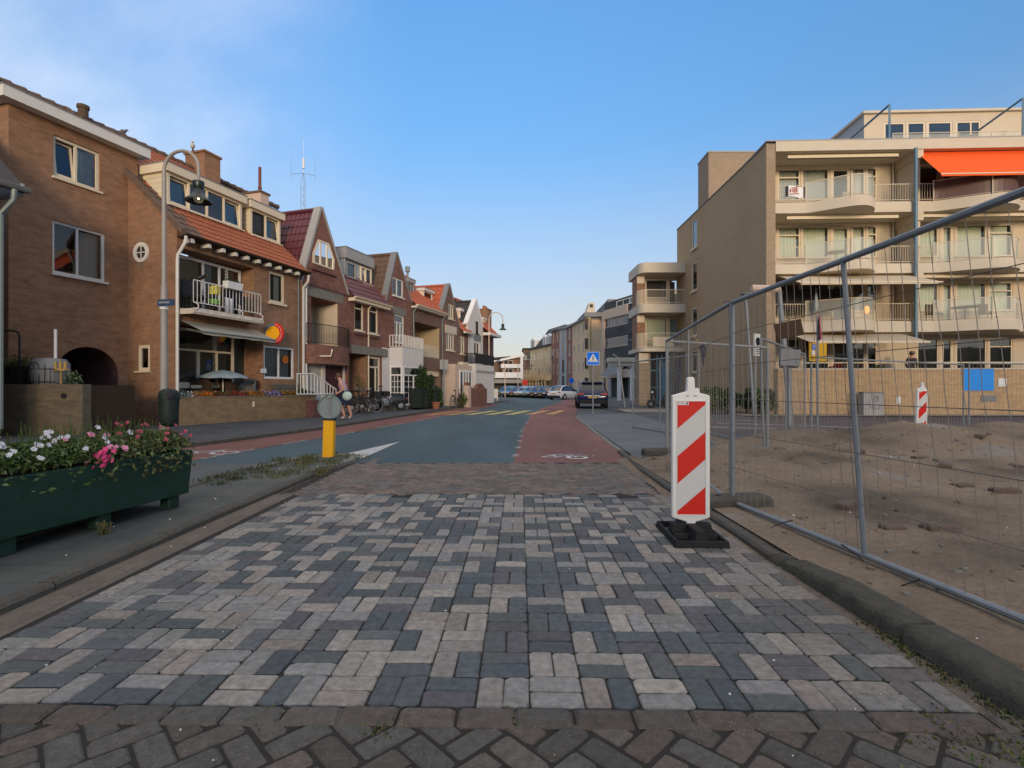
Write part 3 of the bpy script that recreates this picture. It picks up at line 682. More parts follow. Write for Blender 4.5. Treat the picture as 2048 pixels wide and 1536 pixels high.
# ---------------- the two-tone paving: every stone laid as its own block
attr_mat('stone_new', .82, .45, 80, .28, 2.2); attr_mat('stone_old', .9, .9, 55, .45, 3.0, speck=.55)
LIGHT = [(.275, .252, .222), (.25, .24, .225), (.315, .285, .245), (.235, .23, .215), (.265, .23, .20)]; DARK = [(.088, .102, .11), (.074, .088, .098), (.108, .115, .118), (.10, .096, .104), (.084, .099, .10)]
def stone(b, cx, cy, w_, l_, deg, z=.0, t=.06, jit=.003, ch=.0045, nz_=0):
    """one block w_ x l_ centred (cx,cy) with rounded corners and softened edges"""
    a = R(deg+random.uniform(-.9, .9)); ca, sa = math.cos(a), math.sin(a); cx += random.uniform(-jit, jit); cy += random.uniform(-jit, jit); z += random.uniform(-.0025, .0025)
    tx, ty = random.uniform(-.012, .012), random.uniform(-.012, .012); hw, hl = w_/2, l_/2; rc = random.uniform(.006, .016); vs = []
    pr = []
    for sx, sy in ((-1, -1), (1, -1), (1, 1), (-1, 1)):
        c = rc*random.uniform(.4, 1.5); c2 = rc*random.uniform(.4, 1.5)
        q = [(sx*hw, sy*(hl-c)), (sx*(hw-c2), sy*hl)]
        if sx*sy > 0: q = q
        else: q = q[::-1]
        pr += q
    pr = [(x+random.uniform(-.0015, .0015), y+random.uniform(-.0015, .0015)) for x, y in pr]
    for inset, zz in ((0, -t), (0, -ch), (ch*1.1, 0)):
        for x, y in pr:
            k = 1-inset/hw; k2 = 1-inset/hl; X, Y = x*k, y*k2; vs.append((cx+X*ca-Y*sa, cy+X*sa+Y*ca, z+zz+X*tx+Y*ty))
    n = len(pr); fs = [tuple(2*n+i for i in range(n))]
    for r_ in (0, 1): fs += [(r_*n+i, r_*n+(i+1) % n, (r_+1)*n+(i+1) % n, (r_+1)*n+i) for i in range(n)]
    b.mesh(vs, fs)
rs = random.Random(11); b = MB(); CW, NX, NY = .2035, 20, 19; TH = -.9
PX0, PY0 = -2.375, 1.895
def prot(x, y): a = R(TH); return x*math.cos(a)-(y-PY0)*math.sin(a), PY0+x*math.sin(a)+(y-PY0)*math.cos(a)
for j in range(NY):
    for i in range(NX):
        x = PX0+(i+.5)*CW; y = PY0+(j+.5)*.2; k = (i+j) % 2
        if j == NY-1 and rs.random() < .2: continue
        for h in (-1, 1):
            lightp = .5+.04*(2.2 <= y <= 3 and x < 0)
            c = rs.choice(LIGHT) if rs.random() < lightp else rs.choice(DARK); f = rs.uniform(.84, 1.12)
            fade = min(1, max(0, (x-.95)/.7))*.45 + min(1, max(0, (-1.7-x)/.7))*.2     # sand trodden into the outer stones
            mud = (.15, .13, .105); b.col = tuple(c[q]*f*(1-fade)+mud[q]*fade for q in range(3))+(1,)
            if k: X, Y = prot(x+h*CW/4, y); stone(b, X, Y, CW/2-.0055, .1955, TH, z=.004)
            else: X, Y = prot(x, y+h*.05); stone(b, X, Y, CW-.0055, .0955, TH, z=.004)
b.build('patterned_paving', 'stone_new', kind='structure', merge=False)
# border course and herringbone of worn brown stones nearest the camera
b = MB(); BR = [(.098, .084, .072), (.086, .08, .07), (.112, .088, .074), (.08, .077, .069), (.094, .074, .064)]
for i in range(-12, 19):
    f = rs.uniform(.8, 1.2); c = rs.choice(BR); b.col = tuple(q*f for q in c)+(1,); X, Y = prot(-.3+i*.2085, PY0-.06); stone(b, X, Y, .201, .104, TH, z=.009, ch=.009)
s_ = .104
for a_ in range(-46, 46):
    for c_ in range(-46, 46):
        m_ = (a_-c_) % 4
        if m_ not in (0, 2): continue
        # herringbone cell: even diagonals hold a lying stone, odd ones a standing stone
        if m_ == 0: x, y, wd, ln = a_*s_+s_, c_*s_+s_/2, 2*s_, s_
        else: x, y, wd, ln = a_*s_+s_/2, c_*s_, s_, 2*s_
        a = R(45+TH); X, Y = x*math.cos(a)-y*math.sin(a)+.1, x*math.sin(a)+y*math.cos(a)-.3
        lim = PY0-.115+math.sin(R(TH))*X
        if Y > lim+.03 or Y < -1.2 or abs(X) > 3.2 or X > 1.75: continue
        f = rs.uniform(.75, 1.25); c = rs.choice(BR); b.col = tuple(q*f for q in c)+(1,); stone(b, X, Y, wd-.009, ln-.009, 45+TH, z=.001, ch=.009)
b.build('herringbone_paving', 'stone_old', kind='structure', merge=False)
# band of small worn bricks between the new paving and the asphalt, and the strip on the left
b = MB(); s_ = .1; B2 = [(.18, .145, .122), (.155, .135, .12), (.20, .155, .13), (.14, .13, .12), (.17, .13, .112)]
ca, sa = math.cos(R(45)), math.sin(R(45))
for a_ in range(0, 100):
    for c_ in range(0, 100):
        m_ = (a_-c_) % 4
        if m_ not in (0, 2): continue
        if m_ == 0: x, y, wd, ln = a_*s_+s_, c_*s_+s_/2, 2*s_, s_
        else: x, y, wd, ln = a_*s_+s_/2, c_*s_, s_, 2*s_
        x -= 5; y -= 5; X, Y = x*ca-y*sa-.3, x*sa+y*ca+7.0
        if Y < 5.74 or Y > 8.8 or X > 1.70+.02*(Y-5.7) or X < -2.5+(.2 if Y > 8.15 else 0) or (Y > 8.12 and X > -2.2): continue
        f = rs.uniform(.75, 1.2); c = rs.choice(B2); b.col = tuple(q*f for q in c)+(1,); stone(b, X, Y, wd-.009, ln-.009, 45, z=.001, ch=.007)
b.build('worn_brick_paving', 'stone_old', kind='structure', merge=False)
# sandy bed the stones are laid in, and the soldier courses either side
plain('joint_sand', (.035, .03, .025), .95, amt=.5, scale=9, bump=.4, bscale=90)
sheet('paving_bed', [(-2.6, -1.3), (1.86, -1.3), (1.86, 8.14), (-2.6, 8.14)], -.0055, 'joint_sand')
plain('edge_dust', (.15, .125, .10), .95, amt=.6, scale=6, bump=.4, bscale=80); sheet('paving_edge', [(-2.66, -1.3), (-2.41, -1.3), (-2.41, 5.72), (-2.64, 5.72)], -.0025, 'edge_dust'); sheet('paving_edge', [(1.69, 1.75), (1.83, 1.75), (1.80, 5.72), (1.72, 5.72)], -.0025, 'edge_dust')
b = MB()
for side, x0 in ((0, -2.50), (1, 1.735)):
    for j in range(-8, 19):
        f = rs.uniform(.85, 1.15); c = (.15, .122, .10); b.col = tuple(q*f for q in c)+(1,)
        y = PY0+j*.205+.1; X, Y = x0, y
        if side and Y < 1.9: continue
        stone(b, X if not side else 1.735+.012*max(0, 2.4-Y), Y, .10, .196, 0, z=.002, ch=.008)
b.build('edge_paving', 'stone_old', kind='structure', merge=False)

# ---------------- sand of the building site
plain('sand', (.235, .175, .125), .95, amt=.5, scale=1.6, bump=.9, bscale=38)
m = MT['sand']; nt = m.node_tree; bs = nt.nodes['Principled BSDF']
tt = nn(nt, 'ShaderNodeTexCoord'); n1 = nn(nt, 'ShaderNodeTexNoise'); n1.inputs['Scale'].default_value = .7; n1.inputs['Detail'].default_value = 9; nt.links.new(tt.outputs['Object'], n1.inputs['Vector'])
cr = nn(nt, 'ShaderNodeValToRGB'); e = cr.color_ramp.elements; e[0].position = .36; e[0].color = (.095, .072, .05, 1); e[1].position = .5; e[1].color = (.185, .14, .098, 1)
q = e.new(.62); q.color = (.215, .16, .105, 1); q = e.new(.72); q.color = (.22, .195, .17, 1); nt.links.new(n1.outputs[0], cr.inputs[0])
n2 = nn(nt, 'ShaderNodeTexNoise'); n2.inputs['Scale'].default_value = 26; n2.inputs['Detail'].default_value = 8; n2.inputs['Roughness'].default_value = .8; nt.links.new(tt.outputs['Object'], n2.inputs['Vector'])
rr = nn(nt, 'ShaderNodeMapRange'); rr.inputs[1].default_value = .3; rr.inputs[2].default_value = .7; rr.inputs[3].default_value = .62; rr.inputs[4].default_value = 1.25; nt.links.new(n2.outputs[0], rr.inputs[0])
mm = nn(nt, 'ShaderNodeMixRGB', blend_type='MULTIPLY'); mm.inputs[0].default_value = 1; nt.links.new(cr.outputs[0], mm.inputs[1]); nt.links.new(rr.outputs[0], mm.inputs[2]); nt.links.new(mm.outputs[0], bs.inputs['Base Color'])
def sandz(x, y):
    v = Vector((x, y, 0)); edge = min(1, max(0, (x-1.96)/.5)); edge *= min(1, max(0, (13.2-y)/.8)); edge *= min(1, max(0, (x-2.3-max(0, y-8.5)*.9)/.8)) if y > 8.2 else 1
    m_ = .5+.5*mnoise.noise(v*.75+Vector((3, 1, 0))); mound = math.exp(-((x-7.5)**2/14+(y-9.8)**2/2.6))*.22+math.exp(-((x-11)**2/16+(y-9.3)**2/2))*.22
    far = min(1, max(0, (y-5.5)/2.5)); return .058*(1 if y < 8.2 else edge)-.02*min(1, max(0, (x-2.0)/.3))+edge*(mound*(.5+m_)+(.014+.06*far)*m_+(.012+.03*far)*mnoise.noise(v*3.1)+.09*far*(.5-abs(mnoise.noise(v*1.5+Vector((9, 2, 0)))))+(.014+.022*far)*abs(mnoise.noise(v*5))+(.010+.014*far)*mnoise.noise(v*11)+(.006+.006*far)*mnoise.noise(v*27))
b = MB(); vs = []; fs = []; nx, ny = 250, 200
for j in range(ny+1):
    y = -1.5+14.8*(j/ny)
    for i in range(nx+1):
        x = 1.865+(26-1.865)*(i/nx)**1.7; z = sandz(x, y)
        if y > 8.2 and x < 2.3+(y-8.5)*.9: z = -.012
        vs.append((x, y, z))
for j in range(ny):
    for i in range(nx): k = j*(nx+1)+i; fs.append((k, k+1, k+nx+2, k+nx+1))
b.mesh(vs, fs); b.build('sand', 'sand', kind='structure', smooth=True)
# sand filling in front of the low kerb where it is half buried
b = MB(); vs = []; fs = []
for j in range(41):
    y = 3.0+j*.14
    for i in range(9):
        t = i/8; wv = .10+.07*mnoise.noise(Vector((0, y*1.3, 5))); x = 1.78-wv+(.25+wv)*t; vs.append((x, y, .0+.062*t*t*(3-2*t)*min(1, (y-3.0)/.9)+.006*mnoise.noise(Vector((x*9, y*9, 2)))-(.01 if i == 0 else 0)))
for j in range(40):
    for i in range(8): k = j*9+i; fs.append((k, k+1, k+10, k+9))
b.mesh(vs, fs); b.build('sand', 'sand', kind='structure', smooth=True)
b = MB(); b.box(-.2, .2, -.06, .06, 0, .012); tag(b.build('gully_grate', 'black_metal', fr=TR(-4.32, 22.6, .0, 76)), 'dark gully grate against the left kerb before the crossing', 'drain')
# rubble: countable loose bricks and clods
proto = None
for k, (px, py, s, rz) in enumerate([(1785, 1040, 1.0, 5), (1690, 1000, 1.5, 40), (1880, 1042, 1.4, 2), (1620, 968, .9, 30), (1925, 962, 1.3, 12), (2010, 972, 1.4, -8), (1840, 918, 1.2, 4), (1800, 914, 1.0, 15), (1560, 905, 1.0, 0), (1500, 898, 1.0, 20),
                                     (1890, 930, 1.5, 50), (1720, 912, 1.1, 70), (1600, 1020, .7, 60), (1960, 905, 1.2, 33), (2030, 930, 1.1, 80), (1660, 900, .9, 10)]):
    p = G(px, py, .12); M = TR(p.x, p.y, sandz(p.x, p.y)-.03, rz) @ Matrix.Rotation(R(random.uniform(-14, 14)), 4, 'X') @ Matrix.Diagonal((s, s, s, 1))
    if proto is None:
        bb = MB(); bb.bbox(-.09, .09, -.045, .045, 0, .055, b=.012); proto = bb.build('loose_brick', 'clay_brick', fr=M, bev=.006); tag(proto, 'loose brown paving brick lying half buried in the sand of the site', 'brick', 'loose bricks lying in the sand'); continue
    c = proto.copy(); C.objects.link(c); c.matrix_world = M
b = MB()
for k in range(1500):
    y = random.uniform(1.0, 12.8); x = 2.0+random.random()**1.4*15
    if y > 8.2 and x < 2.6+(y-8.5)*.9: continue
    s = random.choice([.006, .008, .012, .02])*random.uniform(.7, 1.3)*(1+(y > 7)*.6); b.ball((x, y, sandz(x, y)+s*.3), s*1.3, s, s*.7, n=5, jit=.3, m=random.choice((0, 0, 0, 2, 2, 2, 2, 1) if s < .012 else (0, 2)))
for k in range(160):
    x, y = random.uniform(-2.6, 1.75), random.uniform(1.0, 8.5); b.ball((x, y, .004), .004*random.uniform(.6, 1.6), n=5, m=random.choice((0, 1)))
for k in range(50):
    x, y = random.uniform(-3.6, -2.8), random.uniform(1.0, 8.0); b.ball((x, y, .05), .007*random.uniform(.5, 1.6), n=5, m=random.choice((0, 1)))
b.build('pebbles', ['concrete', 'render_white', 'sand'], kind='stuff', merge=False)
# weeds on the traffic island and in the joints
b = MB()
def tuft(p, h, n, sp=.05):
    for _ in range(n):
        a = random.uniform(0, 6.28); q = Vector(p)+Vector((random.gauss(0, sp), random.gauss(0, sp), 0)); d = Vector((math.cos(a), math.sin(a), 0)); hh = h*random.uniform(.4, 1.2)
        l = random.uniform(.3, 1.1)*hh; wv = Vector((-d.y, d.x, 0))*random.uniform(.003, .007); m = random.choice((0, 0, 1, 2))
        b.face([q-wv, q+wv, q+wv*.7+d*l*.5+Vector((0, 0, hh*.8)), q-wv*.7+d*l*.5+Vector((0, 0, hh*.8))], m); b.face([q-wv*.7+d*l*.5+Vector((0, 0, hh*.8)), q+wv*.7+d*l*.5+Vector((0, 0, hh*.8)), q+d*l+Vector((0, 0, hh*.75))], m)
for k in range(60):
    y = random.uniform(6.4, 8.75); x = random.uniform(-3.6, -2.6)+.3*random.random(); 
    if y > 7.6 or random.random() < .55: tuft((x, y, .05), .055*random.uniform(.4, 1.4), 34, .07)
for k in range(42): tuft((-3.62+random.uniform(-.12, .25), random.uniform(6.0, 8.3), .05), .05, 22, .06)
for k in range(14): tuft((-2.66+random.uniform(-.1, .1), random.uniform(6.8, 8.2), .03), .05, 14, .04)
for p in ((1.42, 1.83), (1.52, 1.80), (-.9, 1.86), (.02, 1.84), (-.45, 1.78)): tuft((p[0], p[1], 0), .014, 34, .03)
tuft((-3.15, 4.0, .05), .10, 40, .02)
for k in range(90): tuft((1.79+random.uniform(-.05, .0), random.uniform(1.1, 2.6), .0), .022, 9, .02)
for k in range(26): tuft((random.uniform(1.2, 1.75), random.uniform(1.5, 1.86), .0), .012, 12, .03)
b.build('weeds', ['leaf_dry', 'leaf_dry', 'leaf'], kind='stuff', merge=False)
b = MB(); b.lathe((.0, 0, 0), [(.055, 0), (.06, .006), (.035, .012), (0, .013)], 12)
tag(b.build('drain_cap', 'black_metal', fr=TR(1.42, 5.72, -.004)), 'small round black cap set in the paving left of the barrier board', 'drain cap')
# ------------------------------------------------------------------ the row of houses on the left
FB = Fr(-9.78, 15.1, 72.5)            # street front of the first bay; u goes away from the camera, v into the houses
def FS(u, v=0):                        # a side frame at u facing the camera; its own u' = 6+v0-v  (u'=6 at plane v)
    p = FB.pt(u, 6+v); return Fr(p.x, p.y, -17.5)
def shell(par, fr, u0, u1, v0, v1, h, mat, left=True, right=True, back=True):
    b = MB()
    if left: b.face([(u0, v0, 0), (u0, v1, 0), (u0, v1, h), (u0, v0, h)])
    if right: b.face([(u1, v0, 0), (u1, v1, 0), (u1, v1, h), (u1, v0, h)])
    if back: b.face([(u0, v1, 0), (u1, v1, 0), (u1, v1, h), (u0, v1, h)])
    return b.build('wall', mat, par, fr, merge=False)
def eave_roof(par, fr, u0, u1, wE, slope, vr, mat, ov=.3, mats=None, split=None, ridge=True):
    zr = wE+slope*(vr+ov); o = tiles(par, fr, (u0, -ov, wE), (u1, -ov, wE), (u1, vr, zr), (u0, vr, zr), mat, mats=mats, split=split)
    b = MB(); b.prism([(u0, vr, zr-.02), (u1, vr, zr-.02), (u1, 2*vr+ov, wE), (u0, 2*vr+ov, wE)], (0, 0, -.1)); b.build('rear_slope', mat, o, fr)
    if ridge:
        b = MB(); n = max(2, int((u1-u0)/.35))
        for k in range(n): a = u0+(u1-u0)*k/n; c = u0+(u1-u0)*(k+1)/n; b.tube([(a, vr, zr+.0), (c+.03, vr, zr+.012)], [.085, .11], 8)
        b.build('ridge_tiles', mat if not mats else mats[0], o, fr)
    return zr
def gable_roof(par, fr, uA, zA, uL, zL, uR, zR, v0, v1, mat, verge='verge_grey', th=.16, vd=.34, vw=.13):
    tiles(par, fr, (uL, v1, zL-.12), (uL, v0+.1, zL-.12), (uA, v0+.1, zA-.12), (uA, v1, zA-.12), mat)
    tiles(par, fr, (uR, v0+.1, zR-.12), (uR, v1, zR-.12), (uA, v1, zA-.12), (uA, v0+.1, zA-.12), mat)
    b = MB(); b.tube([(uA, v0+.15, zA-.07), (uA, v1, zA-.07)], .09, 8); b.build('ridge_tiles', mat, par, fr)
    b = MB()
    for (a, za) in ((uL, zL), (uR, zR)):
        d = Vector((uA-a, 0, zA-za)).normalized(); n = Vector((-d.z, 0, d.x)); n = n if n.z > 0 else -n
        p0, p1 = Vector((a, -.03, za)), Vector((uA, -.03, zA)); b.prism([p0-n*.02, p1-n*.02, p1+n*vw*.6, p0+n*vw*.6], (0, vd, 0))
    b.build('verge_coping', verge, par, fr)
def gutter(par, fr, u0, u1, w, v=-.36, r=.07, mat='lead', name='gutter'):
    b = MB(); P = []
    for k in range(7): a = math.pi*k/6; P.append((v+r*math.cos(a), w-r*math.sin(a)))
    for i in range(6): b.face([(u0, P[i][0], P[i][1]), (u1, P[i][0], P[i][1]), (u1, P[i+1][0], P[i+1][1]), (u0, P[i+1][0], P[i+1][1])])
    b.face([(u0, p[0], p[1]) for p in P]); b.face([(u1, p[0], p[1]) for p in P]); b.box(u0, u1, v-r-.012, v-r, w-.01, w+.01)
    return b.build(name, mat, par, fr, merge=False)
def dormer(par, fr, u0, u1, vf, w0, w1, vb, front_cols, tilt=(), wall='plank_cream', trim='cream_paint', fasc=.26, ov=.10, wr=None, glm='glass', curt=None):
    """box dormer: body in cladding, overhanging flat roof with fascia, and its window strip"""
    b = MB(); b.box(u0, u0+.04, vf, vb, w0-.2, w1-fasc); b.box(u1-.04, u1, vf, vb, w0-.2, w1-fasc); b.box(u0+.04, u1-.04, vf+.1, vf+.13, w0-.2, w0+.05)
    d = b.build('dormer', wall, par, fr)
    b = MB(); b.box(u0-ov, u1+ov, vf-ov-.04, vb, w1-fasc, w1); b.box(u0-ov-.02, u1+ov+.02, vf-ov-.06, vb, w1, w1+.03, 1)
    b.build('dormer_roof', [trim, 'lead'], d, fr)
    r = wr or (u0+.03, u1-.03, w0, w1-fasc)
    window(d, fr, r, v=vf-.01, cols=front_cols, mat=trim, tilt=tilt, fw=.07, sill=.04, gl=glm, curtain=curt, dep=.09)
    return d

# ---- tall brown house with the archway (left edge)
VA = 1.95; uA0 = FB.u(17, VA); uA1 = FB.u(276, VA)
hA = thing('house', 'tall brown brick house with a dark archway at its foot and white gutter board', 'house', TR(*FB.pt(uA0, VA).xy, 0, 72.5))
wu = FB.rect(107, 200, 268, 352, VA); wl = FB.rect(105, 211, 439, 545, VA)
arch = (FB.u(112, VA), FB.u(236, VA)); aw = FB.w(112, 745, VA); ah = FB.w(170, 692, VA)
b = MB()   # archway wall: sheet with openings, the round head built from segments
wall(hA, FB, uA0, uA1, ah, 8.30, 'brick_brown', [wu, wl], v=VA)
wall(hA, FB, uA0, arch[0], 0, ah, 'brick_brown', v=VA); wall(hA, FB, arch[1], 0.0, 0, ah, 'brick_brown', v=VA)
b = MB(); cu = (arch[0]+arch[1])/2; ra = (arch[1]-arch[0])/2; n = 20
pa = [(cu-ra*math.cos(math.pi*k/n), aw+(ah-.02-aw)*math.sin(math.pi*k/n)) for k in range(n+1)]
for k in range(n):
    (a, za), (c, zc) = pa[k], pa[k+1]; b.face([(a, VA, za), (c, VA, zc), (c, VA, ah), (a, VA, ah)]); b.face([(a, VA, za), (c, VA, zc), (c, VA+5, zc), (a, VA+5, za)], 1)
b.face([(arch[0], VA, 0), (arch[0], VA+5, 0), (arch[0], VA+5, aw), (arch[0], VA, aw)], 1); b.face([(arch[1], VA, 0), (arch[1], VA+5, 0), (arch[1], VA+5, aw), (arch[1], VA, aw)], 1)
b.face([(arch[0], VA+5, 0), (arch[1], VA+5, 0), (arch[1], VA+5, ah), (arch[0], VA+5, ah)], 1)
b.build('archway', ['brick_brown', 'brick_purple'], hA, FB, merge=False)
window(hA, FB, wu, VA+.05, cols=(1, 1.05), tilt=(0,), curtain=[(.5, 1, 'curtain')], fw=.075, mat='cream_paint'); window(hA, FB, wl, VA+.05, cols=(1, 1.15), fw=.07, dark=(), curtain=[(.52, 1, 'curtain'), (0, .1, 'curtain_dark')], gl='glass_clear')
shell(hA, FB, uA0, 5, VA, 7.5, 8.3, 'brick_warm', right=False)
b = MB(); b.box(uA0-.28, uA1+.16, VA-.32, VA+.1, 8.28, 8.56); b.box(uA0-.28, uA0-.02, VA+.1, 4.5, 8.28, 8.56); b.box(uA0-.3, uA1+.18, VA-.34, VA+.1, 8.56, 8.59, 1); b.build('gutter_board', ['white_paint', 'lead'], hA, FB)
RZ = 9.93
tiles(hA, FB, (uA0-.3, VA-.2, 8.62), (uA1+.1, VA-.2, 8.62), (uA1+.1, 4.5, RZ), (uA0-.3, 4.5, RZ), 'tile_mossy', mats=['tile_orange'], split=lambda u, t: u > .55)
tiles(hA, FB, (-8.5, VA+.6, 8.7), (uA0-.3, VA+.6, 8.7), (uA0-.3, 4.5, RZ), (-8.5, 4.5, RZ), 'tile_mossy', name='roof')
b = MB()
for k in range(48): a = -8.5+.365*k; b.tube([(a, 4.5, RZ+.01), (a+.39, 4.5, RZ+.03)], [.09, .12], 8)
b.build('ridge_tiles', 'tile_mossy', hA, FB)
b = MB(); b.lathe(FB.pt(uA1-.1, 4.2, 9.8)-FB.pt(0, 0, 0)*0, [(.14, 0), (.14, .3), (.17, .32), (.17, .42), (.05, .47)], 10); b.build('roof_vent', 'bark', hA)
# ---- the neighbour at the very left edge: only its street corner shows
hZ = thing('house', 'grey gutter corner and light blue downpipe of the house at the left edge', 'house', TR(*FB.pt(-4.2, 0).xy, 0, 72.5))
wall(hZ, FB, -12, -4.2, 0, 5.5, 'brick_red'); shell(hZ, FB, -12, -4.2, 0, 7, 5.5, 'brick_warm')
b = MB(); b.prism([(-12, -.35, 5.55), (-3.9, -.35, 5.55), (-3.9, 3, 8.6), (-12, 3, 8.6)], (0, 0, -.14)); b.build('roof', 'tile_dark', hZ, FB)
gutter(hZ, FB, -12, -3.86, 5.5, v=-.42, r=.09); b = MB(); b.box(-3.95, -3.9, -.35, .6, 5.35, 5.62); b.build('barge_board', 'verge_grey', hZ, FB)
b = MB(); b.tube([(-4.12, -.42, 5.42), (-4.12, -.40, 5.2), (-4.2, -.12, 4.9), (-4.2, -.1, .3)], .055, 8); b.build('downpipe', 'sign_back', hZ, FB, smooth=True)

# ---- brown house with the terrace, balcony and awning
uB = FB.u(605); HB = 5.65
hB = thing('house', 'brown brick house with orange tiled eaves, two box dormers and a railed balcony', 'house', FB)
ru = (.08, FB.u(508), 3.5, 5.32, .6); rg = (.05, FB.u(526), .7, 3.12, .84)
w1 = FB.rect(538, 569, 541, 603); w2 = FB.rect(527.5, 588, 690, 757)
w1 = (w1[0], w1[1], w1[2], w1[3]); w2 = (max(w2[0], rg[1]+.03), w2[1], w2[2], w2[3])
wall(hB, FB, 0, uB, 0, HB+.24, 'brick_brown', [ru, rg, w1, w2])
GB = FS(0); gw = 6
o1 = GB.rect(276, 300, 690, 742); rw = (GB.u(283), GB.w(283, 505)); rr_ = .17
wall(hB, GB, 0, 6, 0, 9.9, 'brick_warm', [o1], clips=[(6, HB+.24, .89, 1)])
window(hB, GB, o1, v=.02, fw=.10, sill=.05, gl='glass_dark', mat='cream_paint')
b = MB(); b.lathe((rw[0], 0, rw[1]), [(.19, -.03), (.30, -.04), (.31, .02), (.19, .03)], 24, ax='y', cap=False); b.box(rw[0]-.19, rw[0]+.19, -.02, .01, rw[1]-.015, rw[1]+.015); b.box(rw[0]-.015, rw[0]+.015, -.02, .01, rw[1]-.19, rw[1]+.19)
o = b.build('round_window', 'white_paint', hB, GB); MB().lathe((rw[0], -.006, rw[1]), [(.001, 0), (.20, 0)], 20, ax='y').build('pane', 'curtain_dark', o, GB, merge=False)
for q in (.31, -.43): b = MB(); b.box(rw[0]-.05, rw[0]+.05, -.015, .01, rw[1]+q, rw[1]+q+.12); b.build('keystone', 'concrete', hB, GB)
shell(hB, FB, 0, uB, 0, 8, HB, 'brick_brown', left=False)
eave_roof(hB, FB, -.02, uB, HB, .89, 4.5, 'tile_mossy', ov=.32, mats=['tile_orange'], split=lambda u, t: u > .12+.05*math.sin(t*60), ridge=False)
b = MB(); b.prism([(-.14, -.34, HB-.04), (-.14, 4.5, HB-.04+.89*4.84), (-.14, 4.5, HB+.14+.89*4.84), (-.14, -.34, HB+.14)], (.16, 0, 0)); b.build('verge_tiles', 'tile_mossy', hB, FB)
b = MB(); b.box(0, uB, -.33, 0, HB-.06, HB-.01); o = b.build('soffit', 'wood_dark', hB, FB); gutter(hB, FB, -.05, uB, HB-.0, v=-.39, r=.055, mat='wood_dark')
for k in range(10):
    p = FB.u(385.4+ (600.7-385.4)*(0, .157, .29, .405, .515, .62, .72, .815, .91, .985)[k], -.33); b = MB(); b.bbox(p-.06, p+.06, -.35, -.02, HB-.20, HB-.07, b=.02); b.build('rafter_end', 'white_paint', hB, FB, bev=.02)
def curt(*a): return list(a)
wz = window(hB, FB, (.14, ru[1]-.06, 3.56, 5.25), v=.50, cols=(.3, 1.05, .75, .35, .62), fw=.08, mat='pvc_white', sill=0, rpad=0, curtain=[(.02, .12, 'blind'), (.16, .42, 'curtain_warm'), (.47, .62, 'curtain'), (.8, .97, 'curtain_warm')])
window(hB, FB, (.08, rg[1]-.55, 1.28, 3.06), v=.72, cols=(.42, .62, .04, .62, .55), fw=.085, mat='cream_paint', transom=.62, sill=.1, rpad=0, gl='glass_clear', curtain=[(.74, .82, 'curtain')])
b = MB(); b.box(.05, rg[1]-.3, .76, .8, .7, 1.2); b.build('wall', 'concrete', hB, FB)
window(hB, FB, w1, v=.03, fw=.085, mat='cream_paint', gl='glass_clear', curtain=[(.55, .98, 'curtain')], sill=.08)
o = window(hB, FB, w2, v=.03, cols=(1, 1), fw=.075, mat='pvc_white', curtain=[(.03, .97, 'curtain')], sill=0)
b = MB(); su, sw = w2[0]+(w2[1]-w2[0])*.74, w2[2]+(w2[3]-w2[2])*.62
for k in range(10):
    a = 2*math.pi*k/10; c, s_ = math.cos(a), math.sin(a); b.face([(su-.05*s_, .055, sw+.05*c), (su+.2*c, .055, sw+.2*s_), (su+.05*s_, .055, sw-.05*c)])
b.lathe((su, .054, sw), [(.001, 0), (.09, 0)], 12, ax='y'); b.build('paper_sunflower', 'flower_orange', o, FB, merge=False)
# balcony
uBe = 2.66
b = MB(); b.bbox(.02, uBe, -.60, .6, 3.34, 3.50, b=.01); b.box(.02, uBe+.02, -.62, -.60, 3.38, 3.52, 0); bal = b.build('balcony', ['slab_cream'], hB, FB, merge=False)
railing(bal, FB, [(.06, -.56), (uBe-.04, -.56)], 3.5, 4.32, sp=.13, r=.011, bottom=.18); railing(bal, FB, [(.06, -.56), (.06, 0)], 3.5, 4.32, sp=.10, r=.009, mat='black_metal')
for q in (.1, 1.72, uBe-.1): b = MB(); b.tube([(q-.04, -.56, 3.68), (q+.02, -.59, 3.66), (q+.07, -.63, 3.60), (q+.04, -.64, 3.50), (q-.03, -.62, 3.46)], .016, 6); b.build('bracket', 'white_paint', bal, FB, smooth=True)
q = .2; rs = random.Random(4)     # weathered row of small cut-out letters on the slab edge, no longer legible
for wl_ in (3, 2, 7, 8):
    b = MB()
    for k in range(wl_):
        h = .075; b.box(q, q+.014, -.632, -.622, 3.40, 3.40+h)
        if rs.random() < .8: b.box(q+.014, q+.045, -.632, -.622, 3.40+h-.014, 3.40+h)
        if rs.random() < .6: b.box(q+.014, q+.045, -.632, -.622, 3.40+h*.45, 3.40+h*.45+.014)
        if rs.random() < .5: b.box(q+.045, q+.058, -.632, -.622, 3.40, 3.40+h)
        if rs.random() < .5: b.box(q+.014, q+.045, -.632, -.622, 3.40, 3.414)
        q += .082
    q += .13; b.build('lettering', 'pvc_white', bal, FB)
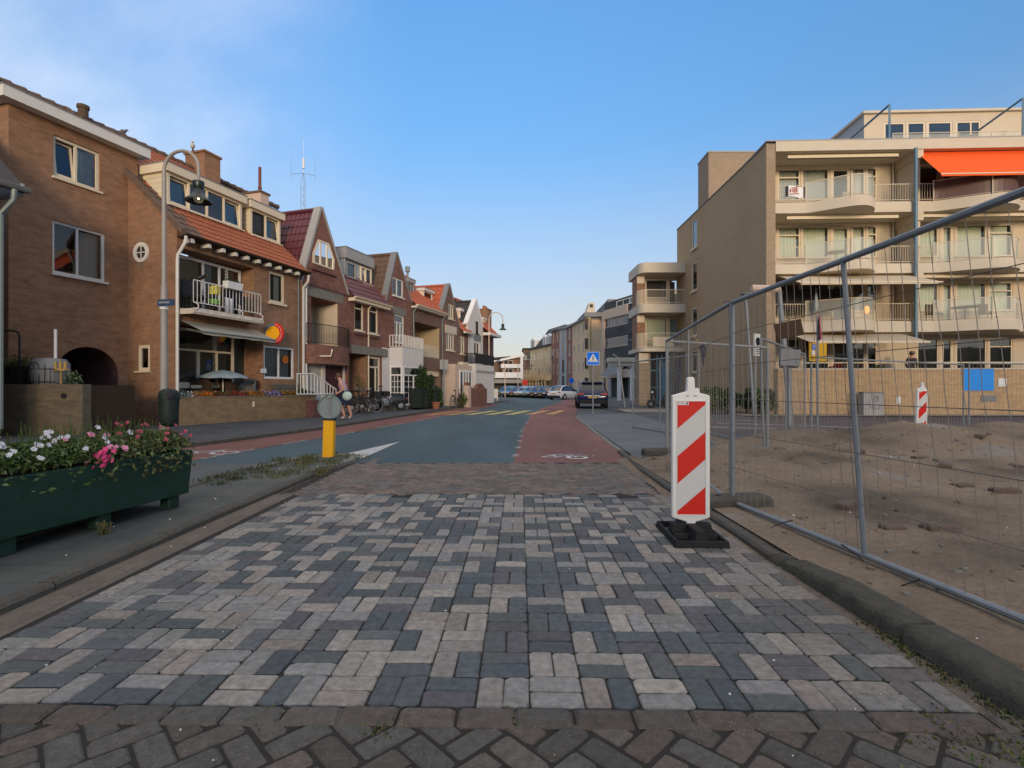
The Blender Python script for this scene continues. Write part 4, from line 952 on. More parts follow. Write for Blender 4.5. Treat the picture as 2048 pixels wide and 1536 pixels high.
# awning over the terrace window
b = MB(); A0 = [(.06, -.05, 3.18), (2.95, -.05, 3.18), (3.0, -.80, 2.84), (.14, -.80, 2.84)]
nseg = 14
for i in range(nseg):
    s0, s1 = i/nseg, (i+1)/nseg; L0 = [Vector(A0[0]).lerp(Vector(A0[1]), s) for s in (s0, s1)]; L1 = [Vector(A0[3]).lerp(Vector(A0[2]), s) for s in (s0, s1)]
    b.face([L0[0], L0[1], L1[1], L1[0]]); b.face([L1[0], L1[1], L1[1]-Vector((0, .02, .10+.012*math.sin(i*1.7))), L1[0]-Vector((0, .02, .10+.012*math.sin(i*1.7-1.7)))])
aw_ = b.build('awning', 'awning_grey', hB, FB, merge=False)
b = MB(); b.tube([(.1, -.82, 2.83), (3.02, -.82, 2.83)], .028, 8); b.tube([(.3, -.02, 2.95), (.5, -.4, 2.84), (.35, -.78, 2.83)], .016, 6); b.tube([(2.7, -.02, 2.95), (2.5, -.4, 2.84), (2.7, -.78, 2.83)], .016, 6); b.build('awning_arm', 'sign_back', aw_, FB)
# round projecting sign
T = FB.M @ Matrix.Translation((3.42, -.34, 3.12)) @ Matrix.Rotation(R(-90), 4, 'Z'); T = T @ Matrix.Rotation(R(14), 4, 'Z')
b = MB(); b.lathe((0, .07, 0), [(.001, -.02), (.36, -.02), (.36, .02), (.001, .02)], 28, ax='y'); s1 = b.build('wall_sign', 'steel_blue', hB, T)
b = MB()
for k in range(22):
    a, c = R(-78+k*156/22), R(-78+(k+1)*156/22); b.prism([(.245*math.cos(a), -.03, .245*math.sin(a)), (.40*math.cos(a), -.03, .40*math.sin(a)), (.40*math.cos(c), -.03, .40*math.sin(c)), (.245*math.cos(c), -.03, .245*math.sin(c))], (0, .03, 0))
b.build('sign_ring', 'sign_red', s1, T); MB().lathe((0, -.02, 0), [(.001, -.02), (.245, -.02), (.245, .02)], 24, ax='y').build('sign_disc', 'bollard_yellow', s1, T)
for k, ch in enumerate('APPARTEMENTEN'):
    a = R(70-k*140/12); text(ch, .075, T @ Matrix.Translation((.322*math.cos(a), -.034, .322*math.sin(a))) @ Matrix.Rotation(-(math.pi/2-a), 4, 'Y') @ Matrix.Rotation(R(90), 4, 'X'), 'sign_white', s1, ext=.001)
MB().tube([FB.pt(3.42, .02, 3.1), FB.pt(3.42, -.3, 3.1)], .02, 6).build('sign_bracket', 'black_metal', s1)
b = MB(); b.box(3.32, 3.44, -.03, .0, 1.72, 1.88); b.box(3.2, 3.3, -.03, 0, 1.72, 1.86); b.build('notice', 'pvc_white', hB, FB)
pipe(hB, FB, [(-.02, -.38, 5.58), (-.02, -.36, 5.42), (-.05, -.10, 5.05), (-.05, -.08, 4.8), (-.05, -.08, .9)], .045, 'white_paint'); pipe(hB, FB, [(uB-.1, -.38, 5.55), (uB-.06, -.3, 5.3), (uB-.06, -.09, 5.1), (uB-.06, -.09, 1.0)], .05, 'white_paint'); pipe(hB, FB, [(uB-.3, -.05, 5.5), (uB-.3, -.05, 1.0)], .025, 'sign_back')
# dormers
ud = [FB.u(p, 1.0) for p in (333, 484, 500, 561)]
dz = FB.w(333, 326, 1.0); d2 = FB.w(500, 402, 1.0)
dormer(hB, FB, ud[0], ud[1], 1.0, 6.85, dz, 3.6, (1, 1, 1, 1), tilt=(0, 3), curt=[(.02, .22, 'curtain'), (.78, .98, 'curtain')]); dormer(hB, FB, ud[2], ud[3], 1.0, 6.82, d2+.02, 3.4, (1, 1), tilt=(1,), curt=[(.04, .97, 'curtain')])
def chimney(par, fr, u0, u1, v0, v1, w0, w1, mat='brick_redgrey', pots=0, cap=True, capm='concrete'):
    b = MB(); b.box(u0, u1, v0, v1, w0, w1); c = b.build('chimney', mat, par, fr)
    if cap: b = MB(); b.box(u0-.05, u1+.05, v0-.05, v1+.05, w1, w1+.08); b.build('chimney_cap', capm, c, fr)
    for k in range(pots): q = u0+(u1-u0)*(k+.5)/pots; b = MB(); b.lathe((q, (v0+v1)/2, w1+.05), [(.09, 0), (.11, .12), (.085, .14), (.09, .3)], 10); b.build('chimney_pot', 'terracotta', c, fr)
    return c
uc = FB.u(409, 3.9); chimney(hB, FB, uc, uc+.75, 3.9, 4.9, 9, FB.w(409, 303, 3.9), 'brick_brown', capm='brick_brown')
uc = FB.u(525, 2.5); c = chimney(hB, FB, uc-.1, uc+.35, 2.5, 3.4, 7.5, FB.w(525, 386, 2.5), 'render_pale', capm='tile_mossy')
b = MB(); zt = FB.w(525, 386, 2.5); b.tube([(uc+.12, 2.75, zt), (uc+.12, 2.75, zt+1.15)], .065, 8); b.tube([(uc+.12, 2.75, zt+.25), (uc+.12, 2.75, zt+.32)], .085, 8); b.build('flue_pipe', 'flue_red', c, FB, smooth=True)

# ---- red gabled house with the railed recess (plum roof)
uC0, uC1 = uB, FB.u(697); ap = (FB.u(643), FB.w(643, 415)); zL = FB.w(605, 565); zR = FB.w(697, 592)
hC = thing('house', 'red brick house with a steep gable, hexagonal attic window and plum tiled roof', 'house', TR(*FB.pt(uC0).xy, 0, 72.5))
rc = FB.rect(622, 676, 588, 690); rc = (rc[0], rc[1], rc[2], rc[3]-.1, 1.3); gg = FB.rect(609, 694, 722, 800); gg = (gg[0], gg[1], 0.0, gg[3], .25)
def slope_clip(p, a): # keep below the line p->a (both (u,w))
    d = Vector((a[0]-p[0], a[1]-p[1])); n = Vector((-d.y, d.x)); n = n if n.y > 0 else -n; return (p[0], p[1], n.x, n.y)
wall(hC, FB, uC0, uC1, 0, ap[1]+.1, 'brick_red', [rc, gg], clips=[slope_clip((uC0, zL), ap), slope_clip((uC1, zR), ap)])
gable_roof(hC, FB, ap[0], ap[1], uC0-.05, zL, uC1, zR, 0, 6.5, 'tile_plum')
shell(hC, FB, uC0, uC1, 0, 8, 6.0, 'brick_red')
hx = [(625, 506), (636, 479), (657, 487), (668, 520), (667, 541), (625, 526)]; hp = [(FB.u(x), FB.w(x, y)) for x, y in hx]
b = MB(); n = len(hp); cx_ = sum(p[0] for p in hp)/n; cz_ = sum(p[1] for p in hp)/n
inn = [(cx_+(p[0]-cx_)*.86, cz_+(p[1]-cz_)*.88) for p in hp]
for i in range(n): j = (i+1) % n; b.prism([(hp[i][0], -.04, hp[i][1]), (hp[j][0], -.04, hp[j][1]), (inn[j][0], -.04, inn[j][1]), (inn[i][0], -.04, inn[i][1])], (0, .06, 0))
for f in (.35, .66): q = hp[5][0]+(hp[4][0]-hp[5][0])*f; b.box(q-.035, q+.035, -.035, .01, hp[5][1]+.03, hp[1][1]-.02)
o = b.build('attic_window', 'cream_paint', hC, FB); b = MB(); b.face([(p[0], -.012, p[1]) for p in inn]); b.build('pane', 'glass', o, FB, merge=False); b = MB(); b.face([(p[0], -.004, p[1]) for p in inn]); b.build('blind', 'curtain_dark', o, FB, merge=False)
b = MB(); b.box(hp[5][0]-.1, hp[4][0]+.1, -.1, .0, hp[4][1]-.26, hp[4][1]-.18); b.build('sill', 'brick_purple', hC, FB)
b = MB(); b.box(rc[0]-.25, rc[1]+.35, -.02, .05, rc[3]+.02, rc[3]+.42); b.build('lintel', 'concrete', hC, FB); b = MB(); b.box(uC0+.02, uC1, -.05, .0, rc[3]+.42, rc[3]+.50); b.build('brick_band', 'brick_purple', hC, FB)
b = MB(); b.face([(rc[0], 1.29, rc[2]), (rc[1], 1.29, rc[2]), (rc[1], 1.29, rc[3]), (rc[0], 1.29, rc[3])]); b.face([(rc[1]-.01, 0.02, rc[2]), (rc[1]-.01, 1.3, rc[2]), (rc[1]-.01, 1.3, rc[3]), (rc[1]-.01, .02, rc[3])]); b.build('recess_wall', 'render_cream', hC, FB, merge=False)
window(hC, FB, (rc[0]+.25, rc[0]+1.05, rc[2]+.05, rc[3]-.35), v=1.2, cols=(1, 1), room=False, sill=0, curtain=None, gl='glass_dark', mat='cream_paint')
# balcony floor bulging out, black railing on it
pp = [(uC0+.05, 0)]+[(uC0+.05+(uC1-uC0-.2)*t, -.55*math.sin(math.pi*min(1, max(0, t*.96+.02)))**.5) for t in [k/12 for k in range(13)]]+[(uC1-.1, 0)]
zf = rc[2]; b = MB(); b.prism([(p[0], p[1], zf-.75) for p in pp], (0, 0, .75)); bal = b.build('balcony', 'brick_red', hC, FB, merge=False)
railing(bal, FB, pp[1:-1], zf, zf+.82, sp=.085, r=.008, mat='black_metal', rr=.016)
b = MB(); b.box(gg[0], gg[1], .1, .22, gg[3]-.1, gg[3]); b.box(gg[0], gg[0]+.1, .1, .22, 0, gg[3]); b.box(gg[1]-.1, gg[1], .1, .22, 0, gg[3]); mid = gg[0]+(gg[1]-gg[0])*.47; b.box(mid-.09, mid+.09, .09, .22, 0, gg[3]-.1)
o = b.build('garage_front', 'white_paint', hC, FB); b = MB(); b.box(gg[0]+.1, mid-.09, .16, .2, 0, gg[3]-.1)
for k in range(1, 4): q = gg[0]+.1+(mid-.19-gg[0])*k/4; b.box(q-.02, q+.02, .15, .2, .1, gg[3]-.2)
b.build('door', 'curtain', o, FB); b = MB(); b.box(mid+.09, gg[1]-.1, .16, .2, 0, gg[3]-.1); b.build('door', 'door_plum', o, FB)
pipe(hC, FB, [(uC0+.12, -.07, 5.2), (uC0+.12, -.07, .5)], .045, 'white_paint'); pipe(hC, FB, [(uC0+.14, -.12, 2.45), (uC0+.9, -.62, 2.47), (uC0+1.0, -.62, 2.75)], .035, 'cream_paint')

# ---- house with the grey dormer and two tall windows
uD1 = FB.u(772); zE = FB.w(697, 592)-.05
hD = thing('house', 'red brick house with a long grey dormer and two tall upstairs windows', 'house', TR(*FB.pt(uC1).xy, 0, 72.5))
wa = FB.rect(709, 727, 600, 660); wb = FB.rect(735, 756, 607, 666); dd = FB.rect(698, 734, 706, 790); dd = (dd[0], dd[1], 0, dd[3], .9); wc = FB.rect(738, 761, 712, 800); wc = (wc[0], wc[1], .35, wc[3])
wall(hD, FB, uC1, uD1, 0, zE+.25, 'brick_red', [wa, wb, dd, wc]); shell(hD, FB, uC1, uD1, 0, 8, zE, 'brick_red')
window(hD, FB, wa, v=.03, fw=.075, mat='cream_paint', transom=.3); window(hD, FB, wb, v=.03, fw=.075, mat='cream_paint', transom=.28, curtain=[(.1, .9, 'curtain_dark'), (.3, .7, 'curtain')]); window(hD, FB, wc, v=.05, cols=(1.6, .7), fw=.10, mat='cream_paint', transom=.45, gl='glass_dark')
b = MB(); b.box(wa[0]-.08, wa[1]+.1, -.09, 0, wa[2]-.2, wa[2]-.07); b.box(wb[0]-.08, wb[1]+.1, -.09, 0, wb[2]-.2, wb[2]-.07); b.build('sill', 'brick_purple', hD, FB)
zt = FB.w(690, 494, .75); zr = eave_roof(hD, FB, uC1, uD1, zE, (zt-.15-zE)/2.1, 1.8, 'tile_plum', ov=.3)
gutter(hD, FB, uC1-.05, uD1-.1, zE+.02, v=-.38, r=.07, mat='cream_paint'); b = MB(); b.box(uC1, uD1-.1, -.34, 0, zE-.16, zE-.02); b.build('eaves_board', 'cream_paint', hD, FB)
u0, u1 = FB.u(690, .75), FB.u(744, .75); zt = FB.w(690, 494, .75)
d = dormer(hD, FB, u0, u1, .75, FB.w(694, 556, .75), zt, 4.5, (1,), wall='plank_grey', trim='verge_grey', fasc=.5, ov=.06, wr=(FB.u(693, .75), FB.u(712, .75), FB.w(693, 553, .75), FB.w(693, 522, .75)), curt=None)
window(d, FB, (FB.u(722, .75), FB.u(743, .75), FB.w(722, 565, .75), FB.w(722, 532, .75)), v=.74, cols=(1, 1.2), fw=.07, mat='cream_paint', dep=.08, tilt=(0,))
b = MB(); b.box(u0, u1, .835, .86, FB.w(694, 556, .75)-.3, zt-.5); b.build('dormer_front', 'plank_grey', d, FB)
b = MB(); b.box(uC1+.05, uD1-.05, -.14, 0, dd[3], dd[3]+.38); b.build('lintel', 'concrete', hD, FB)
b = MB(); b.face([(dd[0], .89, 0), (dd[1], .89, 0), (dd[1], .89, dd[3]), (dd[0], .89, dd[3])]); b.face([(dd[1]-.01, .01, 0), (dd[1]-.01, .9, 0), (dd[1]-.01, .9, dd[3]), (dd[1]-.01, .01, dd[3])]); b.build('porch_wall', 'brick_warm', hD, FB, merge=False)
b = MB(); b.box(dd[0]+.05, dd[0]+.75, .8, .86, 0, dd[3]-.2); o = b.build('door', 'cream_paint', hD, FB); b = MB(); b.box(dd[0]+.2, dd[0]+.6, .78, .8, .5, 1.9); b.build('door_pane', 'glass_dark', o, FB)
pipe(hD, FB, [(FB.u(734), -.34, zE), (FB.u(734), -.08, zE-.35), (FB.u(734), -.08, .1)], .035, 'cream_paint')

# ---- brown-roofed gable with the white bay
uE0, uE1 = uD1-.02, FB.u(823); ap = (FB.u(793.5), FB.w(793.5, 505)); zL = FB.w(770, 606); zR = FB.w(823, 606)
hE = thing('house', 'brick gabled house with a white boxed bay and slatted white balcony over green doors', 'house', TR(*FB.pt(uE0).xy, 0, 72.5))
wa = FB.rect(785, 806.5, 553, 590); wb = FB.rect(789, 808, 628, 684); bz0 = FB.w(800, 733); bz1 = FB.w(800, 698)
wall(hE, FB, uE0, uE1, 0, ap[1]+.1, 'brick_red', [wa, wb], clips=[slope_clip((uE0, zL), ap), slope_clip((uE1, zR), ap)])
gable_roof(hE, FB, ap[0], ap[1], uE0, zL, uE1, zR, 0, 6, 'tile_brown', verge='lead'); shell(hE, FB, uE0, uE1, 0, 8, zR, 'brick_red')
window(hE, FB, wa, v=.03, cols=(1, 1.3), fw=.07, curtain=[(.5, .95, 'curtain')]); window(hE, FB, wb, v=.03, cols=(.7, 1, .8), fw=.07, transom=.35, gl='glass_dark')
b = MB(); b.box(FB.u(786), FB.u(812), -.03, .0, FB.w(790, 628), FB.w(790, 613)); b.build('lintel', 'concrete', hE, FB)
VBY = -.75; ub0, ub1 = uE0+.35, uE1-.05
b = MB(); b.box(ub0, ub1, VBY, 0, bz0, bz1); bay = b.build('bay', 'render_white', hE, FB)
railing(bay, FB, [(ub0, -.02), (ub0, VBY+.02), (ub1, VBY+.02), (ub1, -.02)], bz1, bz1+.62, sp=.16, r=.03, mat='white_paint', rr=.02, bottom=.04)
FE = FS(ub0, VBY)   # side of the bay facing the camera: u' = 6 at v=VBY
b = MB(); b.box(ub0, ub1, VBY+.02, 0, .1, .32); b.build('plinth', 'concrete', bay, FB)
window(bay, FE, (6+VBY, 6-.02, .3, bz0), v=.0, fw=.09, mat='pvc_white', transom=.42, gl='glass_dark', room=False, sill=0, bars=(3, 5)); window(bay, FB, (ub0+.1, ub1, .3, bz0), v=VBY, cols=(1, 1), fw=.09, mat='pvc_white', transom=.42, gl='glass_dark', room=False, sill=0, bars=(2, 5))
b = MB(); b.box(ub0+.02, ub1-.02, -.02, .02, .1, bz0); b.build('room_wall', 'curtain', bay, FB)
b = MB(); b.box(uE0-.35, ub0+.02, -.03, .0, 0.3, bz1-.05); b.build('white_pilaster', 'render_white', hE, FB)

# ---- house with the open loggia and bright orange roof
uF1 = FB.u(882); zE = FB.w(824, 611)
hF = thing('house', 'brick house with bright orange roof and a yellow lined first floor loggia', 'house', TR(*FB.pt(uE1).xy, 0, 72.5))
lg = FB.rect(829.5, 879, 643, 712); lg = lg[:4]+(1.5,); gf = FB.rect(829, 882, 738, 806); gf = (gf[0], uF1-.1, .2, gf[3], .5)
wall(hF, FB, uE1, uF1, 0, zE+.25, 'brick_redgrey', [lg, gf]); shell(hF, FB, uE1, uF1, 0, 8, zE, 'brick_red')
zr = eave_roof(hF, FB, uE1, uF1+.3, zE, (FB.w(832, 563, 2.6)-zE)/2.9, 2.6, 'tile_bright', ov=.3); gutter(hF, FB, uE1-.05, uF1, zE+.04, v=-.38, r=.1, mat='cream_paint'); b = MB(); b.box(uE1, uF1, -.34, 0, zE-.12, zE-.02); b.build('eaves_board', 'white_paint', hF, FB)
b = MB(); b.face([(lg[0], 1.49, lg[2]), (lg[1], 1.49, lg[2]), (lg[1], 1.49, lg[3]), (lg[0], 1.49, lg[3])]); b.face([(lg[1]-.01, .02, lg[2]), (lg[1]-.01, 1.5, lg[2]), (lg[1]-.01, 1.5, lg[3]), (lg[1]-.01, .02, lg[3])]); b.build('loggia_wall', 'curtain_warm', hF, FB, merge=False)
window(hF, FB, (lg[0]+.3, lg[0]+1.6, lg[2]+.05, lg[3]-.4), v=1.4, cols=(1, 1), room=False, sill=0, mat='cream_paint')
railing(hF, FB, [(lg[0], .03), (lg[1], .03)], lg[2], lg[2]+.75, sp=.1, r=.009, mat='cream_paint'); b = MB(); b.face([(lg[0], .06, lg[2]), (lg[1], .06, lg[2]), (lg[1], .06, lg[2]+.65), (lg[0], .06, lg[2]+.65)]); b.build('glass_screen', 'glass_frosted', hF, FB, merge=False)
b = MB(); b.face([(gf[0], .49, 0), (gf[1], .49, 0), (gf[1], .49, gf[3]), (gf[0], .49, gf[3])]); b.box(gf[0], gf[1], .1, .5, gf[3]-.35, gf[3]-.01); b.build('ground_floor_wall', 'cream_paint', hF, FB, merge=False)
window(hF, FB, (gf[0]+.35, gf[0]+1.0, .3, gf[3]-.4), v=.38, room=False, sill=0, mat='cream_paint', gl='glass_dark'); window(hF, FB, (gf[1]-1.6, gf[1]-.1, .3, gf[3]-.4), v=.38, cols=(1, 1, 1), room=False, sill=0, mat='pvc_white', gl='glass_dark')
dormer(hF, FB, FB.u(847, .9), FB.u(865, .9), .9, FB.w(853, 611, .9), FB.w(853, 578, .9), 3.4, (1,), wall='cream_paint', trim='white_paint', fasc=.16, ov=.08); dormer(hF, FB, FB.u(815, .9), FB.u(828, .9), .9, FB.w(815, 603, .9), FB.w(815, 556, .9), 3.4, (1, 1), wall='lead', trim='verge_grey', fasc=.2, ov=.05)
b = MB(); q = FB.u(815, 3); zt = FB.w(815, 556, 3); b.tube([(q, 3, zt-.4), (q, 3, zt+.4)], .08, 8); b.tube([(q, 3, zt+.4), (q, 3, zt+.75)], .16, 8); b.build('flue_pipe', 'sign_back', hF, FB)
pipe(hF, FB, [(uE1+.1, -.34, zE), (uE1+.1, -.08, zE-.35), (uE1+.1, -.08, .1)], .04, 'sign_back'); pipe(hF, FB, [(uF1+.05, -.34, zE), (uF1+.05, -.08, zE-.35), (uF1+.05, -.08, .1)], .04, 'sign_back')

# ---- gable with the concrete panel
uG1 = FB.u(919); ap = (FB.u(899), FB.w(899, 568)); zL = FB.w(884, 632); zR = FB.w(919, 655)
hG = thing('house', 'brown brick gabled house with a pale panel over its first floor windows', 'house', TR(*FB.pt(uF1).xy, 0, 72.5))
wa = FB.rect(897, 907, 607, 637); wb = FB.rect(892, 908, 664, 700); wc = FB.rect(890, 928, 740, 797); wc = (wc[0], uG1+.7, .4, wc[3])
wall(hG, FB, uF1, uG1, 0, ap[1]+.1, 'brick_redgrey', [wa, wb], clips=[slope_clip((uF1, zL), ap), slope_clip((uG1, zR), ap)])
gable_roof(hG, FB, ap[0], ap[1], uF1, zL, uG1, zR, 0, 6, 'tile_bright', verge='lead'); shell(hG, FB, uF1, uG1, 0, 8, zR, 'brick_red')
window(hG, FB, wa, v=.02, fw=.09, cols=(1, 1), mat='cream_paint'); window(hG, FB, wb, v=.02, cols=(1, 1, 1), fw=.1, mat='cream_paint')
b = MB(); b.box(FB.u(890), FB.u(912), -.05, .0, FB.w(890, 665), FB.w(890, 649)); b.build('panel', 'slab_cream', hG, FB)
b = MB(); b.box(uF1+.15, uG1, -.9, 0, 0, wc[3]+.35); sh = b.build('porch', 'render_pale', hG, FB); window(sh, FB, (uF1+.7, uG1-.1, .5, wc[3]), v=-.97, cols=(1, 1, 1, 1), fw=.12, mat='pvc_white', room=False, sill=0, gl='glass_dark')
# ---- narrow eaves house between the gables
uH1 = FB.u(936); zE = FB.w(917, 664)
hH = thing('house', 'narrow brick house with one tall window between brown and white gables', 'house', TR(*FB.pt(uG1).xy, 0, 72.5))
wa = FB.rect(920, 929, 672, 708); wall(hH, FB, uG1, uH1, 0, zE+.25, 'brick_redgrey', [wa]); shell(hH, FB, uG1, uH1, 0, 8, zE, 'brick_red'); window(hH, FB, wa, v=.02, cols=(1, 1), fw=.1, mat='cream_paint')
eave_roof(hH, FB, uG1, uH1+.5, zE, (FB.w(921, 612, 2.6)-zE)/2.9, 2.6, 'tile_bright', ov=.3); gutter(hH, FB, uG1, uH1+.1, zE+.05, v=-.38, r=.12, mat='white_paint')
dormer(hH, FB, FB.u(920, .8), FB.u(932, .8), .8, FB.w(920, 650, .8), FB.w(920, 616, .8), 3.6, (1, 1), wall='cream_paint', trim='white_paint', fasc=.22, ov=.06)
b = MB(); b.box(FB.u(916), FB.u(935), -.35, 0, FB.w(917, 742), FB.w(917, 724)); b.build('canopy', 'slab_cream', hH, FB); window(hH, FB, (uG1+.1, uH1-.2, .4, FB.w(917, 742)-.1), v=-.03, cols=(1, 1), fw=.1, mat='white_paint', room=False, sill=0, gl='glass_dark', dep=.05)
# ---- white gable
uI1 = FB.u(966); ap = (FB.u(952.5), FB.w(952.5, 600)); zL = FB.w(938, 650); zR = FB.w(966, 655)
hI = thing('house', 'white rendered gabled house with a black balcony rail and white bay', 'house', TR(*FB.pt(uH1).xy, 0, 72.5))
wa = FB.rect(951, 957, 642, 667); wb = FB.rect(948, 959, 683, 712); wall(hI, FB, uH1, uI1, 0, ap[1]+.1, 'render_white', [wa, wb], clips=[slope_clip((uH1, zL), ap), slope_clip((uI1, zR), ap)])
gable_roof(hI, FB, ap[0], ap[1], uH1-.1, zL, uI1, zR, 0, 6, 'tile_dark', verge='pvc_white', vw=.2); shell(hI, FB, uH1, uI1, 0, 8, zR, 'render_white')
window(hI, FB, wa, v=.02, fw=.08, gl='glass_dark', mat='ink'); window(hI, FB, wb, v=.02, cols=(1, 1), fw=.1); b = MB(); b.box(FB.u(947.5), FB.u(961), -.05, 0, FB.w(948, 680), FB.w(948, 669)); b.build('sign_board', 'lead', hI, FB)
bz = FB.w(950, 728, -.8); b = MB(); b.box(FB.u(950, -.8), uI1+.1, -.85, 0, .1, bz); bay = b.build('bay', 'render_white', hI, FB); railing(bay, FB, [(FB.u(950, -.8), 0), (FB.u(950, -.8), -.83), (uI1+.08, -.83)], bz, bz+.75, sp=.09, r=.03, mat='black_metal'); b = MB(); b.box(FB.u(952, -.8)-.1, uI1+.15, -.9, 0, 2.3, 2.45); b.build('bay_ledge', 'verge_grey', bay, FB)
b = MB(); b.box(FB.u(934), FB.u(943), -.1, -.02, FB.w(935, 737), FB.w(935, 727)); b.build('sign_board', 'door_green', hI, FB)
# ---- last brick house with the big chimney
uJ1 = FB.u(987); zE = FB.w(966, 665)
hJ = thing('house', 'last brick house of the row, tall end chimney above its red roof', 'house', TR(*FB.pt(uI1).xy, 0, 72.5))
wall(hJ, FB, uI1, uJ1, 0, zE+.3, 'brick_purple'); shell(hJ, FB, uI1, uJ1, 0, 8, zE, 'brick_red'); eave_roof(hJ, FB, uI1, uJ1, zE, .95, 2.4, 'tile_bright', ov=.45); b = MB(); b.box(uI1, uJ1+.2, -.6, 0, zE-.2, zE); b.build('eaves_board', 'white_paint', hJ, FB)
u0 = FB.u(983, .9); chimney(hJ, FB, u0-1.0, u0, .9, 1.7, 4, FB.w(983, 622, .9), 'brick_warm', pots=3, capm='brick_warm'); dormer(hJ, FB, FB.u(966, .6), FB.u(971, .6), .6, FB.w(968, 655, .6), FB.w(968, 635, .6), 2.4, (1, 1), wall='cream_paint', trim='white_paint', fasc=.15, ov=.05)
# green-leaved climbing plant, conifer, planters in front of the row
def bushy(name, label, cat, c, rx, ry, h, n, size, mats, z0=0, shape=1.0, group=None, trunk=True, stems=6):
    t = thing(name, label, cat, TR(c[0], c[1], z0), group)
    b = MB(); lobes = [(random.uniform(-.5, .5)*rx, random.uniform(-.5, .5)*ry, random.uniform(.25, .85)*h, random.uniform(.35, .6)) for _ in range(9)]
    def fn():
        l = random.choice(lobes); a = Vector((random.gauss(0, 1), random.gauss(0, 1), random.gauss(0, 1))).normalized()*random.random()**.4*l[3]; k = 1-(1-shape)*(l[2]/h)
        return Vector(((l[0]*k+a.x*rx*.9*k), (l[1]*k+a.y*ry*.9*k), max(.02, l[2]+a.z*h*.42)))
    leafcloud(b, n, fn, size, range(len(mats))); b.build('foliage', mats, t, TR(c[0], c[1], z0), merge=False)
    if trunk:
        b = MB()
        for _ in range(stems): q = random.choice(lobes); b.tube([(random.uniform(-.08, .08)*rx, random.uniform(-.08, .08)*ry, 0), (q[0]*.4, q[1]*.4, q[2]*.5), (q[0], q[1], q[2])], [.02, .014, .006], 5)
        b.build('stem', 'bark', t, TR(c[0], c[1], z0))
    return t
p = FB.pt(FB.u(857, -1.3), -1.3); bushy('conifer', 'dense dark green conifer rising beside the wheeled bins', 'shrub', (p.x-.1, p.y), .85, .7, 2.45, 5200, .055, ['leaf_dark', 'leaf_dark', 'leaf'], shape=.8)
p = FB.pt(FB.u(874, -1.1), -1.1); bushy('conifer', 'lower dark green conifer just right of the tall one', 'shrub', (p.x, p.y), .5, .5, 1.4, 1600, .05, ['leaf_dark', 'leaf'], shape=.7)
p = FB.pt(FB.u(924, -1.6), -1.6); bushy('shrub', 'small olive green shrub left of the wavy brick wall', 'shrub', (p.x, p.y), .5, .5, .9, 900, .05, ['leaf', 'leaf_dry'])
p = G(975, 806); bushy('shrub', 'light green bush behind the second street lamp', 'shrub', (p.x-.3, p.y+4.5), 1.0, .9, 3.1, 2000, .11, ['leaf_pale', 'leaf', 'leaf_pale'], shape=1)
p = FB.pt(FB.u(718, -.3), -.3); bushy('climbing_plant', 'thin straggly climbing plant on the brick porch wall', 'plant', (p.x, p.y), .35, .3, 2.1, 420, .035, ['leaf_dark', 'leaf', 'leaf_dry'], stems=12)
# ------------------------------------------------------------------ flats on the right
FO = Fr(11.45, 23.3, -2.3); YB = 23.3
hO = thing('apartment_building', 'large cream balconied flats with grey brick side wall and orange awning', 'apartment building', FO)
def OW(py, v=0): return H0+(Y0-py)*(YB+v)/F
ZR, ZR0 = OW(284), OW(304); SL = [(OW(409), OW(427)), (OW(532), OW(548)), (OW(646), OW(665))]; ZP = OW(740)
uw = FO.u(1551); U1 = FO.u(1824); U2 = FO.u(2092); UE = 17.0
FOs = Fr(11.45, 35.9, -90)          # gable side: u' runs towards the camera
gw_ = []
for (pt, pb) in ((440, 497), (524, 582), (615, 672), (700, 745)):
    a, c = 35.9-11.45*F/(1383-CX), 35.9-11.45*F/(1394-CX); Yd = 11.45*F/(1388-CX); gw_.append((a, c, H0+(Y0-pb)*Yd/F, H0+(Y0-pt)*Yd/F))
wall(hO, FOs, 0, 12.6, 0, ZR-.12, 'brick_grey', gw_)
for r in gw_: window(hO, FOs, r, v=.03, fw=.1, mat='cream_paint', gl='glass_dark', sill=.1)
b = MB(); b.box(0, 12.6, -.03, .4, ZR-.12, ZR-.06); b.build('roof_edge', 'concrete', hO, FOs)
b = MB(); b.box(0, uw, 0, 1.6, 0, ZR-.1); b.build('pilaster', 'brick_greylight', hO, FO)
b = MB(); b.box(uw, UE, -.05, 12.5, ZR0, ZR); b.box(-.02, UE, -.06, 12.5, ZR, ZR+.05, 1); b.box(0, UE, 12.4, 12.6, 0, ZR0, 0); b.box(UE-.2, UE, 1.6, 12.4, 0, ZR0)
b.build('roof', ['slab_cream', 'verge_grey'], hO, FO)
FV = 1.55
def pv(px): return FO.u(px, FV)
lev = [(SL[0][0], ZR0), (SL[1][0], SL[0][1]), (SL[2][0], SL[1][1]), (.75, SL[2][1])]
